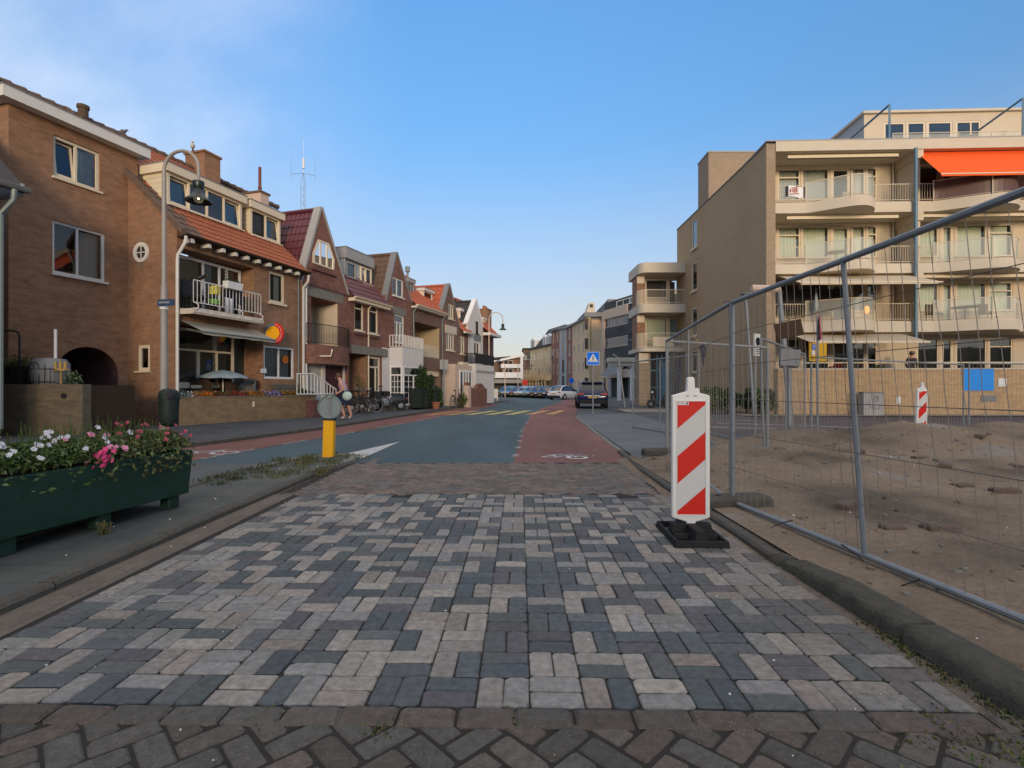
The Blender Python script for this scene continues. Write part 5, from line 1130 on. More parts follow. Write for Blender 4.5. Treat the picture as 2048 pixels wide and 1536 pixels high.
# window strips: (pixel left, right, kind)
unitA = [(1556, 1601, 't'), (1604, 1659, 'g'), (1662, 1701, 'd'), (1704, 1731, 'g'), (1734, 1755, 't')]
unitB = [(1834, 1878, 'c'), (1882, 1908, 'd'), (1912, 1974, 'g'), (1978, 2026, 't')]
for li, (z0, z1) in enumerate(lev):
    ops = []
    for k, (a, c, kd) in enumerate(unitA+unitB):
        lo = z0+(.02 if kd == 'd' else (.72 if li < 3 or kd != 'x' else .5)); ops.append((pv(a), pv(c), lo, z1-.12, .1, kd, k))
    if li == 3: ops = [(o[0], o[1], max(o[2], 1.6), o[3], .1, o[5], o[6]) for o in ops]
    wall(hO, FO, uw, UE, z0, z1, 'render_cream', ops, v=FV, name='front_wall')
    for o in ops:
        kd = o[5]; inA = o[6] < 5; cur = {0: [(.02, .98, 'curtain')] if kd in 'tg' else None, 1: [(.02, .98, 'blind')], 2: ([(.1, .9, 'curtain_warm')] if inA else [(.02, .98, 'blind')]), 3: ([(.05, .5, 'curtain_dark')])}[li]
        wn = window(hO, FO, o[:4], v=FV+.02, fw=.07 if kd != 'd' else .14, mat='cream_paint', transom=.38 if kd == 't' else None, gl='glass_dark' if li == 3 or (li == 2 and inA) else 'glass_clear', sill=.04, curtain=cur, dep=.07, rpad=.02)
# partitions between flats and the recess by the column
for li, (z0, z1) in enumerate(lev[:3]):
    b = MB(); ua = FO.u(1812, .8); b.box(ua, ua+.14, .12, FV, z0, z1-.001); b.box(ua-.06, ua+.2, .0, FV, z1-.38, z1-.002); b.build('partition', 'render_cream', hO, FO)
    b = MB(); q = pv(1784); b.tube([(q, FV-.08, z0), (q, FV-.08, z1)], .045, 7); b.build('downpipe', 'cream_paint', hO, FO, smooth=True)
def bulge(u0, u1):  # plan of a balcony front whose right part swells forward
    n = 18; P = []
    for k in range(n+1):
        t = k/n; P.append((u0+(u1-u0)*t, -.95*(math.sin(math.pi*t**1.55))**.8))
    return P
for li, (zt, zb) in enumerate(SL):
    for ui, (a, c, pb0, pb1) in enumerate(((uw, U1, 1612, 1748), (U1, UE, 1868, 2036))):
        e0, e1 = FO.u(pb0), FO.u(pb1); P = bulge(e0, e1); b = MB(); b.prism([(a, 0, zb), *[(p[0], p[1]-.001, zb) for p in P], (c, 0, zb), (c, FV, zb), (a, FV, zb)], (0, 0, zt-zb))
        o = b.build('balcony', 'slab_cream', hO, FO, merge=False)
        b = MB(); pts = [(a+.02, 0, 0), *[(p[0], p[1], 0) for p in P], (c, 0, 0)]
        for q in range(len(pts)-1):   # raised lip
            p0, p1 = Vector(pts[q]), Vector(pts[q+1]); b.prism([p0+Vector((0, .04, zt)), p1+Vector((0, .04, zt)), p1+Vector((0, .10, zt)), p0+Vector((0, .10, zt))], (0, 0, .07))
        b.build('lip', 'slab_cream', o, FO, merge=False)
        zz = zt+.85
        railing(o, FO, [(a+.03, .07), (e0, .07)], zt+.05, zz, sp=.11, r=.008, mat='cream_paint', rr=.018, bottom=.1); railing(o, FO, [(e1, .07), (c-.02, .07)], zt+.05, zz, sp=.11, r=.008, mat='cream_paint', rr=.018, bottom=.1)
        b = MB(); Q = [(p[0], p[1]+.07) for p in P]; b.tube([(x, y, zz+.12) for x, y in Q], .02, 6); b.tube([(x, y, zt+.12) for x, y in Q], .014, 6)
        for q in (0, 9, 18): b.tube([(Q[q][0], Q[q][1]-.05, zt-.18), (Q[q][0], Q[q][1]-.05, zz+.14)], .026, 6)
        b.build('rail', 'cream_paint', o, FO, merge=False)
        b = MB()
        for q in range(18): b.face([(*Q[q], zt+.14), (*Q[q+1], zt+.14), (*Q[q+1], zz+.10), (*Q[q], zz+.10)])
        b.build('glass_screen', 'screen_brown' if (li == 0 and ui) else 'glass_frosted', o, FO, merge=False)
    # rolled sun blinds under the slabs
    b = MB(); zz = (ZR0 if li == 0 else SL[li-1][1])-.16
for (pa, pb, zz) in ((1574, 1795, ZR0-.12), (1572, 1795, SL[0][1]-.12), (1832, 2060, SL[0][1]-.10), (1832, 2060, SL[1][1]-.10)):
    b = MB(); b.bbox(FO.u(pa, .3), FO.u(pb, .3), .22, .36, zz-.08, zz+.07, b=.03); b.build('blind_cassette', 'cream_paint', hO, FO)
def awning(par, fr, u0, u1, v0, z0, v1, z1, mat, val=.14, arms=True):
    b = MB(); n = 30
    for i in range(n):
        a, c = u0+(u1-u0)*i/n, u0+(u1-u0)*(i+1)/n; w0 = .012*math.sin(i*1.3); w1 = .012*math.sin((i+1)*1.3)
        b.face([(a, v0, z0), (c, v0, z0), (c, v1, z1), (a, v1, z1)]); b.face([(a, v1, z1), (c, v1, z1), (c, v1-.02+w1, z1-val), (a, v1-.02+w0, z1-val)])
    o = b.build('awning', mat, par, fr, merge=False); b = MB(); b.tube([(u0, v1, z1), (u1, v1, z1)], .03, 8); o2 = b.build('awning_bar', 'cream_paint', o, fr)
    if arms:
        for q in (.12, .88):
            b = MB(); x = u0+(u1-u0)*q; d = .5 if q < .5 else -.5; b.tube([(x, v0+.1, z0-.05), (x+d, (v0+v1)/2, (z0+z1)/2-.12), (x, v1, z1-.03)], .02, 6); b.build('awning_arm', 'cream_paint', o, fr)
    return o
awning(hO, FO, FO.u(1852, -.3), UE, .25, ZR0-.03, -1.15, OW(352, -1.2), 'awning_orange', val=.10)
awning(hO, FO, FO.u(1556, .3), FO.u(1860, -1), .3, SL[1][1]-.03, -1.7, OW(566, -1.7), 'awning_cream', val=.08); awning(hO, FO, FO.u(1580, .3), FO.u(1846, -1), .3, SL[2][1]-.04, -1.4, OW(684, -1.4), 'awning_cream', val=.06)
b = MB(); b.box(FO.u(1568, .6), FO.u(1690, .6), .55, .60, OW(618), OW(574)); b.build('screen', 'cloth_dark', hO, FO)
# blue columns and roof brackets
b = MB(); q = FO.u(1827); b.tube([(q, -.14, OW(684)), (q, -.14, ZR0)], .075, 10); b.build('column', 'steel_blue', hO, FO, smooth=True)
for (px, pt) in ((1779, 215), (2046, 208)):
    b = MB(); q = FO.u(px, .6); zt = OW(pt, .6); b.tube([(q, .6, ZR), (q, .6, zt), (q-.55, 4.2, ZR+1.2), (q-.5, 4.2, ZR)], .055, 6); b.tube([(q, .6, ZR+.1), (q-.5, 4.2, ZR+.25)], .03, 6); b.build('roof_bracket', 'steel_blue', hO, FO)
# penthouse
pu = FO.u(1728, 3.2); zt = H0+(Y0-229)*FO.dep(pu, 3.2)/F; wz = (ZR+.25, zt-.42)
po = [(FO.u(a, 3.2), FO.u(c, 3.2), wz[0]+(0 if k == 1 else .35), wz[1]) for k, (a, c) in enumerate(((1768, 1811), (1814, 1851), (1855, 1905), (1912, 1962)))]
wall(hO, FO, pu, UE, ZR, zt, 'render_cream', po, v=3.2, name='penthouse_wall')
for r in po: window(hO, FO, r, v=3.22, fw=.09, mat='cream_paint', cols=(1, .6) if r is po[3] else (1,), curtain=None, rpad=.02, gl='glass')
b = MB(); b.face([(pu, 3.2, ZR), (pu, 11, ZR), (pu, 11, zt), (pu, 3.2, zt)]); b.build('penthouse_side', 'plank_grey', hO, FO, merge=False)
b = MB(); b.box(pu-.12, UE, 3.05, 11, zt, zt+.12); b.build('penthouse_roof', 'slab_cream', hO, FO)
railing(hO, FO, [(pu+.2, 1.4), (UE, 1.4)], ZR, ZR+.95, sp=1.6, r=.014, mat='cream_paint', rr=.018); b = MB(); b.face([(pu+.2, 1.42, ZR+.1), (UE, 1.42, ZR+.1), (UE, 1.42, ZR+.9), (pu+.2, 1.42, ZR+.9)]); b.build('glass_screen', 'glass_frosted', hO, FO, merge=False)
b = MB(); b.box(11.47, 15.6, 30.2, 31.9, 12.1, 14.95); b.box(11.44, 15.6, 30.17, 31.93, 14.95, 15.03, 1); b.build('stair_tower', ['brick_greylight', 'verge_grey'], hO)
# ground floor terrace wall
b = MB(); b.box(uw-.02, UE, -.28, -.06, 0, ZP); b.box(uw-.04, UE, -.32, -.02, ZP, ZP+.06, 1); tw = b.build('terrace_wall', ['brick_yellow', 'slab_cream'], hO, FO)
railing(tw, FO, [(uw, -.15), (UE, -.15)], ZP+.06, ZP+.32, sp=.9, r=.014, mat='cream_paint', rr=.022, bottom=.24)
b = MB(); b.box(uw, UE, -.06, FV, .6, .75); b.build('terrace_floor', 'concrete', hO, FO)
def onwall(name, px0, px1, py0, py1, mat, d=.03, par=None):
    fr = FO; u0, u1 = fr.u(px0, -.3), fr.u(px1, -.3); Yd = fr.dep(u0, -.3); z0, z1 = H0+(Y0-py1)*Yd/F, H0+(Y0-py0)*Yd/F; b = MB(); b.bbox(u0, u1, -.28-d, -.281, z0, z1, b=.005); return b.build(name, mat, par, fr)
tag(onwall('blue_notice_board', 1928, 1987, 737, 781, 'blue_panel', .04), 'plain bright blue board fixed to the yellow brick terrace wall', 'notice board'); tag(onwall('white_plaque', 1996, 2013, 757, 773, 'pvc_white'), 'small white plaque right of the bright blue board', 'plaque'); tag(onwall('wall_grille', 1962, 1993, 791, 803, 'lead'), 'grey ventilation grille low on the yellow brick wall', 'grille')
tag(onwall('wall_grille', 1793, 1801, 793, 807, 'pvc_white'), 'small pale cover plate low on the terrace wall beside the grey cabinet', 'cover plate')
# things on the balconies
def onfloor(px, li, v): u = FO.u(px, v); return u, SL[li][0]
u, z = onfloor(1567, 0, .18); u2 = FO.u(1606, .18)
b = MB(); n = 12
for k in range(n):
    a, c = u+(u2-u)*k/n, u+(u2-u)*(k+1)/n; s0, s1 = .05*math.sin(k/n*6), .05*math.sin((k+1)/n*6); m = 1 if k < 2 or k == n-1 else 0; b.face([(a, .02, z+.33+s0), (c, .02, z+.33+s1), (c, .02, z+.8+s1), (a, .02, z+.8+s0)], m)
for (x0, x1, y0, y1) in ((.2, .7, .43, .47), (.22, .3, .52, .68), (.36, .42, .52, .7), (.45, .52, .5, .7), (.55, .62, .52, .72), (.3, .6, .72, .75)): b.face([(u+(u2-u)*x0, .01, z+y0), (u+(u2-u)*x1, .01, z+y0+.02), (u+(u2-u)*x1, .01, z+y1+.02), (u+(u2-u)*x0, .01, z+y1)], 2)
tag(b.build('banner', ['pvc_white', 'ink', 'red_dull'], fr=FO, solid=.006), 'white banner with red lettering hung on the top left balcony rail', 'banner')
def chairO(px, li, v, mat, name, lab, s=1, table=False):
    u = FO.u(px, v); z = SL[li][0] if li < 3 else .75; p = FO.pt(u, v, z); t = thing(name, lab, 'table' if table else 'chair', TR(p.x, p.y, z, random.uniform(-30, 30))); M = WM[t.name]
    if table:
        b = MB(); b.lathe((0, 0, .70), [(.40*s, 0), (.41*s, .02), (.40*s, .035)], 18); b.build('table_top', mat, t, M); b = MB(); b.tube([(0, 0, 0), (0, 0, .7)], .03, 8); b.build('leg', mat, t, M); b = MB(); b.lathe((0, 0, 0), [(.22, 0), (.2, .03)], 12); b.build('base', mat, t, M)
    else:
        b = MB(); b.box(-.23, .23, -.22, .22, .42, .46); b.build('seat', mat, t, M)
        b = MB(); [b.box(-.23+.1*k, -.17+.1*k, .2, .23, .46, .88) for k in range(5)]; b.box(-.24, .24, .195, .235, .84, .9); b.build('backrest', mat, t, M)
        for x, y in ((-.2, -.2), (.2, -.2), (-.2, .2), (.2, .2)): b = MB(); b.tube([(x, y, 0), (x, y, .42)], .018, 5); b.build('leg', mat, t, M)
    return t
chairO(1672, 1, .5, 'slab_cream', 'garden_table', 'pale round table on the third floor balcony beneath the cream slab', table=True)
chairO(1868, 2, .5, 'wood_dark', 'garden_chair', 'dark slatted chair on the balcony right of the blue column'); chairO(1930, 2, .4, 'wood_dark', 'garden_table', 'dark round table on the right hand second floor balcony', s=1.3, table=True); chairO(1975, 2, .5, 'wood_dark', 'garden_chair', 'dark slatted chair to the right of the dark balcony table')
chairO(1700, 0, .8, 'slab_cream', 'garden_chair', 'pale garden chair on the topmost left balcony')
# lit lantern and closed parasol
p = FO.pt(FO.u(1733, -.2), -.2); zl = OW(622); t = thing('lantern', 'glowing orange lantern hanging on the left balcony under the awning', 'lantern', TR(p.x, p.y, zl)); M = WM[t.name]
b = MB(); b.lathe((0, 0, 0), [(.06, -.17), (.10, -.12), (.11, .0), (.10, .12), (.06, .16)], 12); b.build('lamp_shade', 'lantern', t, M, smooth=True); b = MB(); b.tube([(0, 0, .16), (0, 0, .45)], .006, 4); b.box(-.12, .12, -.004, .004, -.005, .005); b.build('wire', 'ink', t, M)
p = FO.pt(FO.u(1632, -.3), -.3); t = thing('closed_parasol', 'furled grey green parasol on the second floor balcony behind the warning sign', 'parasol', TR(p.x, p.y, SL[2][0])); M = WM[t.name]
b = MB(); b.lathe((0, 0, .5), [(.05, 0), (.09, .2), (.05, .7), (.015, .95)], 8); b.build('canopy', 'parasol_cloth', t, M); b = MB(); b.tube([(0, 0, 0), (0, 0, 1.5)], .018, 6); b.build('pole', 'steel_pole', t, M)
for (px, lab, mts) in ((1677, 'dark red flowering plant on the terrace wall behind the fence', ['flower_red', 'leaf_dark', 'red_dull']), (1762, 'low green and yellow plant on the terrace wall left of the man', ['leaf', 'leaf_pale', 'leaf_dark'])):
    p = FO.pt(FO.u(px, .1), .1); bushy('terrace_plant', lab, 'plant', (p.x, p.y), .42, .22, .55, 700, .05, mts, z0=1.78, stems=4)

# ---- small curved balcony wing left of the gable
FN = Fr(8.42, 34.2, 0); hN = thing('apartment_building', 'rounded cream balcony wing with a blue glazed entrance beneath', 'apartment building', FN)
def NW(py, Yd=34.2): return H0+(Y0-py)*Yd/F
XN = 11.45-8.42; nl = [(NW(525), NW(545)), (NW(608), NW(625)), (NW(695), NW(703))]
def curveN(z): return [(XN, -.05, z), *[(.5+(-.5)*math.sin(R(a)), .75-.8*math.cos(R(a)), z) for a in range(0, 91, 10)], (0, 3.2, z), (XN, 3.2, z)]
for k, (zt, zb) in enumerate(nl):
    b = MB(); b.prism(curveN(zb), (0, 0, zt-zb)); o = b.build('roof' if k == 0 else 'balcony', 'slab_cream', hN, FN, merge=False)
    if k:
        pp = [(q[0], q[1]+.06) for q in curveN(0)[:-2]][::-1]; railing(o, FN, pp, zt, zt+.95, sp=.13, r=.012, mat='cream_paint', rr=.025, post=True)
        if k == 2: b = MB(); b.box(.9, XN-.8, .0, .05, zt+.05, zt+.7); b.build('parapet', 'render_cream', o, FN)
for k, (z0, z1) in enumerate(((nl[1][0], nl[0][1]), (nl[2][0], nl[1][1]))):
    op = [(.85, 2.35, z0+.7, z1-.1), (2.45, 3.15, z0+.02, z1-.1)]; wall(hN, FN, .3, XN, z0, z1, 'render_cream', op, v=1.7); window(hN, FN, op[0], v=1.72, fw=.06, mat='cream_paint', curtain=[(.02, .98, 'blind')] if k else None, gl='glass' if k == 0 else 'glass_clear', rpad=.02); window(hN, FN, op[1], v=1.72, fw=.08, mat='cream_paint', rpad=.02, curtain=[(.1, .9, 'curtain')] if k else None)
    b = MB(); b.box(.08, .62, .95, 2.4, z0, z1); b.build('pillar', 'brick_warm', hN, FN); b = MB(); b.box(.06, .55, .85, .95, z1-.55, z1-.02); b.build('pier_block', 'slab_cream', hN, FN)
b = MB(); b.box(.1, .85, .5, 1.6, 0, nl[2][1]); b.build('pillar', 'brick_greylight', hN, FN); b = MB(); b.box(.08, .7, .42, .5, nl[2][1]-.75, nl[2][1]-.1); b.build('pier_block', 'slab_cream', hN, FN)
b = MB()
for q in (.95, 1.45, 1.75, 2.3, XN-.05): b.box(q-.05, q+.05, .95, 1.05, 0, nl[2][1])
b.box(1.75, 2.05, .9, 1.1, 0, nl[2][1]-.6); b.box(.9, XN, .94, 1.06, 1.2, 1.28); b.box(.9, XN, .94, 1.06, 2.35, 2.45); b.box(.9, XN, .94, 1.06, 0, .15); o = b.build('entrance', 'door_blue', hN, FN); b = MB(); b.face([(.9, 1.0, 0), (XN, 1.0, 0), (XN, 1.0, nl[2][1]), (.9, 1.0, nl[2][1])]); b.build('pane', 'glass_dark', o, FN, merge=False); b = MB(); b.box(.9, XN, 2.8, 2.9, 0, 3.8); b.build('room_wall', 'curtain_dark', o, FN)
b = MB(); b.box(1.25, XN, 2.9, 5, 0, nl[0][1]); b.build('wall', 'brick_greylight', hN, FN)
b = MB(); b.bbox(FN.u(1330, -1), FN.u(1345, -1), -.5, -.4, 2.6, 2.62); 
# white columned porch and grey strips between the buildings
pE = at(1252, 50); hP = thing('porch', 'white columned porch beside the blue glazed entrance', 'porch', TR(pE.x-.5, 50)); M = WM[hP.name]
for x in (-.3, .95): b = MB(); b.box(x, x+.35, 0, .3, 0, 3.35); b.build('column', 'pvc_white', hP, M)
b = MB(); b.box(-.9, 3.5, -.2, 1, 3.35, 3.75); b.box(-1.2, 3.5, -.35, 1, 3.75, 4.15); b.build('beam', 'slab_cream', hP, M); b = MB(); b.box(1.9, 3.5, .1, 1, 0.1, 3.35); b.build('panel', 'render_white', hP, M)

# ---- dark banded flats
aM = math.degrees(math.atan2(-6, 2.1)); pM = at(1209, 72); FM = Fr(pM.x, pM.y, aM)   # u runs towards the camera / right
hM = thing('apartment_building', 'flats with dark grey bands and window strips above a pale overhang', 'apartment building', FM)
def MWz(py): return H0+(Y0-py)*72/F
uM1 = FM.u(1278); uMs = FM.u(1256.5); zo = MWz(752)
rows = [(655, 678), (696, 716), (735, 752)]; dk = [(632, 641), (658, 671), (697, 716)]
wallo = [(.15, uMs-.1, MWz(657), MWz(640)), (.15, uMs-.1, MWz(697), MWz(678)), (.15, uMs-.1, MWz(742), MWz(720))]
bal = [(uMs+.1, uM1, MWz(653), MWz(610), 1.5), (uMs+.1, uM1, MWz(693), MWz(677), 1.5), (uMs+.1, uM1, MWz(742), MWz(718), 1.5)]
wall(hM, FM, 0, uM1, zo, MWz(608), 'panel_dark', wallo+bal)
for r in wallo: window(hM, FM, r, v=.03, cols=(1, .5, .8, .4, .9), fw=.1, mat='render_pale', curtain=[(.05, .2, 'curtain'), (.3, .55, 'blind'), (.7, .95, 'curtain')], rpad=0, sill=0)
for r in bal:
    b = MB(); b.face([(r[0], 1.49, r[2]), (r[1], 1.49, r[2]), (r[1], 1.49, r[3]), (r[0], 1.49, r[3])]); b.build('recess_wall', 'panel_dark', hM, FM, merge=False); b = MB(); b.tube([(r[0], -.02, r[2]+.3), (r[1], -.02, r[2]+.3)], .06, 6); b.build('rail', 'verge_grey', hM, FM)
b = MB(); b.box(-.35, .15, -.25, 8, zo-.3, MWz(624)); b.box(.15, uMs, -.22, -.02, MWz(640), MWz(622)); b.box(.15, uMs+1, -.25, -.02, zo-.3, MWz(742)); b.box(-.35, uM1, -.02, 8, zo-.3, zo); b.build('cladding', 'render_pale', hM, FM)
b = MB(); b.box(0, uM1, .1, 8, zo, MWz(606)); b.box(-1.1, .0, 1.2, 9, 0, MWz(626), 1); b.box(.5, uM1, 2.5, 8, 0, zo, 0); b.prism([(3, 1.5, MWz(608)), (uM1, 1.5, MWz(596)), (uM1, 7, MWz(596)), (3, 7, MWz(608))], (0, 0, -.6), 2)
b.build('wall', ['panel_dark', 'plank_grey', 'slab_cream'], hM, FM)
window(hM, FM, (3.2, uM1-.4, MWz(622), MWz(610)), v=-.03, cols=(1, 1, 1), room=False, sill=0, fw=.12, gl='glass_dark')
b = MB(); b.box(-.1, .1, -.05, .1, 0, zo); 
for k in range(5): q = 1+k*2.2; b.box(q, q+.3, .4, .7, 0, zo)
b.build('ground_floor_column', 'concrete', hM, FM)
b = MB(); T = Matrix.Translation((uMs*.55, -1.2, 3.0)); b.prism([(-2.3, 0, -.1), (.4, 0, 1.5), (2.3, 0, 1.3), (2.3, 0, .2), (1.2, 0, -.1)], (0, .1, 0)); b.build('canopy', 'verge_grey', hM, FM @ T if False else FM.M @ T)

# ---- generic far block with rows of windows
def block(name, label, pl, pr, Yl, Yr, ytop, yref, wallm, rows, cols, base=0, roofm='lead', wsz=(.9, 1.55), frame='white_paint', dep=9, roofh=.5, glm='glass_dark', ground=None, Yt=None, parapet=None):
    a, c = at(pl, Yl), at(pr, Yr); fr = Fr(a.x, a.y, math.degrees(math.atan2(c.y-a.y, c.x-a.x))); W = (c-a).length
    h = H0+(Y0-ytop)*(Yl if yref == 'l' else Yr)/F; t = thing('building', label, 'building', fr); ops = []
    fh = (h-base)/max(1, rows)
    for r in range(rows):
        for k in range(cols):
            if ground and r == 0: continue
            cx = W*(k+.5)/cols; z0 = base+fh*r+fh*.30; ops.append((cx-wsz[0]/2, cx+wsz[0]/2, z0, min(z0+wsz[1], h-.15)))
    wall(t, fr, 0, W, 0, h, wallm, ops)
    b = MB(); b.box(0, W, dep*.999, dep, 0, h); b.face([(0, 0, 0), (0, dep, 0), (0, dep, h), (0, 0, h)]); b.face([(W, 0, 0), (W, dep, 0), (W, dep, h), (W, 0, h)]); b.build('wall', wallm, t, fr, merge=False)
    b = MB(); b.box(-.25, W+.25, -.3, dep, h, h+.35); b.prism([(-.1, .1, h+.35), (W+.1, .1, h+.35), (W-.5, dep*.5, h+.35+roofh*3), (.5, dep*.5, h+.35+roofh*3)], (0, 0, -.1)); b.prism([(W+.1, dep-.1, h+.35), (-.1, dep-.1, h+.35), (.5, dep*.5, h+.35+roofh*3), (W-.5, dep*.5, h+.35+roofh*3)], (0, 0, -.1)); b.build('roof', roofm, t, fr, merge=False)
    for i, o in enumerate(ops): window(t, fr, o, v=.04, cols=(1, 1) if wsz[0] > .8 else (1,), fw=.1, mat=frame, gl=glm, room=False, sill=.08, curtain=None, dep=.06)
    b = MB(); b.box(.1, W-.1, .35, .4, .2, h-.2); b.build('room_wall', 'curtain_dark', t, fr)
    if ground:
        n = ground; b = MB()
        for k in range(n): b.box(W*(k+.5)/n-.18, W*(k+.5)/n+.18, -1.2, -.9, 0, fh*.85)
        b.box(0, W, -1.3, 0, fh*.85, fh*.98); b.build('arcade', wallm, t, fr, merge=False)
    return t, fr, W, h
# sand-yellow corner building with the rounded tower
L1, fL, WL, hL = block('building', 'tall sand yellow corner building with a rounded front and roof terrace', 1145, 1171, 92, 83, 652, 'l', 'brick_sand', 4, 3, wsz=(.85, 1.6), roofh=.3)
p0, p1, p2 = at(1171, 83), at(1179, 82.3), at(1189, 84); b = MB(); hh = hL+.3
for a, c in ((p0, p1), (p1, p2), (p2, p2+Vector((1.2, 6, 0)))): b.face([(a.x, a.y, 0), (c.x, c.y, 0), (c.x, c.y, hh), (a.x, a.y, hh)])
b.build('corner_wall', 'brick_gold', L1, merge=False)
b = MB()
for k in range(4):
    z = 1.2+k*(hh/4)
    for a, c, s in ((p0, p1, .5),): d = (c-a); q = a+d*.5; b.box(q.x-.45, q.x+.45, q.y-.12, q.y+.02, z, z+1.7)
o = b.build('window', 'curtain_dark', L1)
b = MB(); b.box(p0.x-.3, p2.x+1.5, p0.y-.8, p0.y+8, hh, hh+.7); b.build('cornice', 'lead', L1); b = MB(); z = hh+.7; b.prism([(p0.x+.1, p0.y, z), (p2.x, p0.y, z), (p2.x-.2, p0.y, z+1.7), (p0.x+.7, p0.y, z+1.7)], (0, 3, 0)); b.build('roof_dormer', 'slab_cream', L1, merge=False); b = MB(); b.box(p0.x+.7, p2.x-.4, p0.y-.05, p0.y, z+.9, z+1.4); b.build('window', 'ink', L1)
b = MB(); b.prism([(0, 2.5, hL), (WL+4, 2.5, hL), (WL+4, 2.5, hL+2.6), (0, 2.5, hL+.7)], (0, 5, 0)); b.build('upper_roof', 'lead', L1, fL, merge=False)
block('building', 'red brick block between the grey block and the sand yellow corner', 1133, 1145, 96, 92, 657, 'l', 'brick_redlight', 4, 1, wsz=(1.0, 2.2), roofm='verge_grey')
block('building', 'slim blue grey block with a tall strip of windows', 1119, 1133, 99, 96, 660, 'l', 'plank_grey', 4, 1, wsz=(1.2, 2.6), roofm='lead', frame='verge_grey')
block('building', 'red brick block with narrow cream windows right of the yellow house', 1103, 1119, 104, 99, 664, 'l', 'brick_redlight', 4, 2, wsz=(.6, 1.9), roofm='lead', frame='cream_paint')
J1, fJ, WJ, hJ_ = block('building', 'yellow arcaded house with a steep dark roof and white dormers', 1060, 1103, 118, 105, 700, 'l', 'brick_gold', 3, 6, wsz=(.7, 1.5), roofm='tile_dark', roofh=.1, ground=7, frame='pvc_white')
b = MB(); b.prism([(3.0, .1, hJ_+.3), (3.6, 3.2, hJ_+4.4), (4.2, 8, hJ_+.3)], (WJ-3.6, 0, 0)); b.build('roof_slope', 'tile_dark', J1, fJ, merge=False)
for (a, c) in ((1062, 1070), (1086, 1092), (1094, 1102)):
    u0, u1 = fJ.u(a, .2), fJ.u(c, .2); b = MB(); b.box(u0, u1, .1, 2.5, hJ_+.3, hJ_+1.9); b.prism([(u0-.15, .05, hJ_+1.9), (u1+.15, .05, hJ_+1.9), ((u0+u1)/2, .05, hJ_+2.6)], (0, 2.5, 0)); o = b.build('dormer', 'pvc_white', J1, fJ, merge=False); b = MB(); b.box(u0+.2, u1-.2, .04, .09, hJ_+.6, hJ_+1.8); b.build('pane', 'glass_dark', o, fJ)
# white house and red-brown block left of it
block('building', 'low white house with pale upper floor left of the yellow arcade', 1043, 1060, 112, 116, 738, 'l', 'render_cream', 3, 3, wsz=(1, 1.5), roofh=.1)
block('building', 'plain red brown brick block rising behind the low white house', 1047, 1066, 128, 128, 699, 'l', 'brick_warm', 3, 1, wsz=(2.2, 1.2), roofh=.05, roofm='tile_dark')
# white balconied building across the end of the street
pI = at(1004, 101); FI = Fr(pI.x, pI.y, 8); hI2 = thing('apartment_building', 'low white building with long balconies closing the end of the street', 'apartment building', FI); WI = FI.u(1044)
def IZ(py): return H0+(Y0-py)*103/F
b = MB(); b.prism([(0, 0, 3.1), (WI, 0, 3.1), (WI, 0, IZ(710)), (0, 0, IZ(722))], (0, 10, 0)); b.build('wall', 'brick_warm', hI2, FI, merge=False)
b = MB(); b.box(-9, WI-1, 3, 9, 0, 6.5); b.box(-4, WI, .5, 3, 0, 3.1); b.build('rear_wall', 'brick_redgrey', hI2, FI)
for zb, zt in ((IZ(754), IZ(747)), (IZ(737), IZ(730))): b = MB(); b.box(-.3, WI, -1.2, 0, zb, zt+.05); b.build('balcony', 'pvc_white', hI2, FI)
b = MB(); b.prism([(-.5, -1.3, IZ(724)), (WI+.2, -1.3, IZ(714)), (WI+.2, -1.3, IZ(709)), (-.5, -1.3, IZ(720))], (0, 11, 0)); b.build('roof', 'pvc_white', hI2, FI, merge=False); b = MB(); b.box(WI-.5, WI, -1.25, 0, 3, IZ(714)); b.box(-4.5, WI, -1.3, 0, 3.2, 4.3); b.build('end_wall', 'pvc_white', hI2, FI)
b = MB(); b.prism([(-10, 2, 6.6), (WI-2, 2, IZ(712)), (WI-2, 8, IZ(712)), (-10, 8, 6.6)], (0, 0, -.3)); b.build('rear_roof', 'tile_dark', hI2, FI, merge=False)
for (x0, x1, za, zb) in ((.3, 2.2, IZ(747), IZ(738)), (.3, 2.2, IZ(730), IZ(722))): window(hI2, FI, (x0, x1, za, zb), v=-.06, cols=(1, 1), room=False, sill=0, fw=.1, gl='glass_dark')
b = MB(); b.box(-5, WI, -2.6, -.2, 2.2, 2.9); b.build('awning', 'awning_grey', hI2, FI); b = MB(); b.box(-5, WI-1, .3, .5, 0, 2.6); b.build('shop_front', 'interior', hI2, FI)
# ------------------------------------------------------------------ low walls and terraces on the left
tw = G(359, 857); te = G(632, 838); aT = math.degrees(math.atan2(te.y-tw.y, te.x-tw.x)); FT = Fr(tw.x, tw.y, aT); LT = (te-tw).length
t = thing('terrace_wall', 'low tan brick wall topped with flowers in front of the terrace', 'wall', FT)
b = MB(); b.box(0, LT, 0, .28, 0, .90); b.build('wall', 'brick_terrace', t, FT); b = MB(); b.box(-.02, LT+.02, -.02, .10, .90, .925); b.box(-.02, LT+.02, .2, .3, .90, .925); b.build('coping', 'concrete', t, FT)
b = MB(); b.bbox(2.42, 2.5, -.025, 0, .56, .74, b=.01); b.build('wall_lamp', 'cream_paint', t, FT)
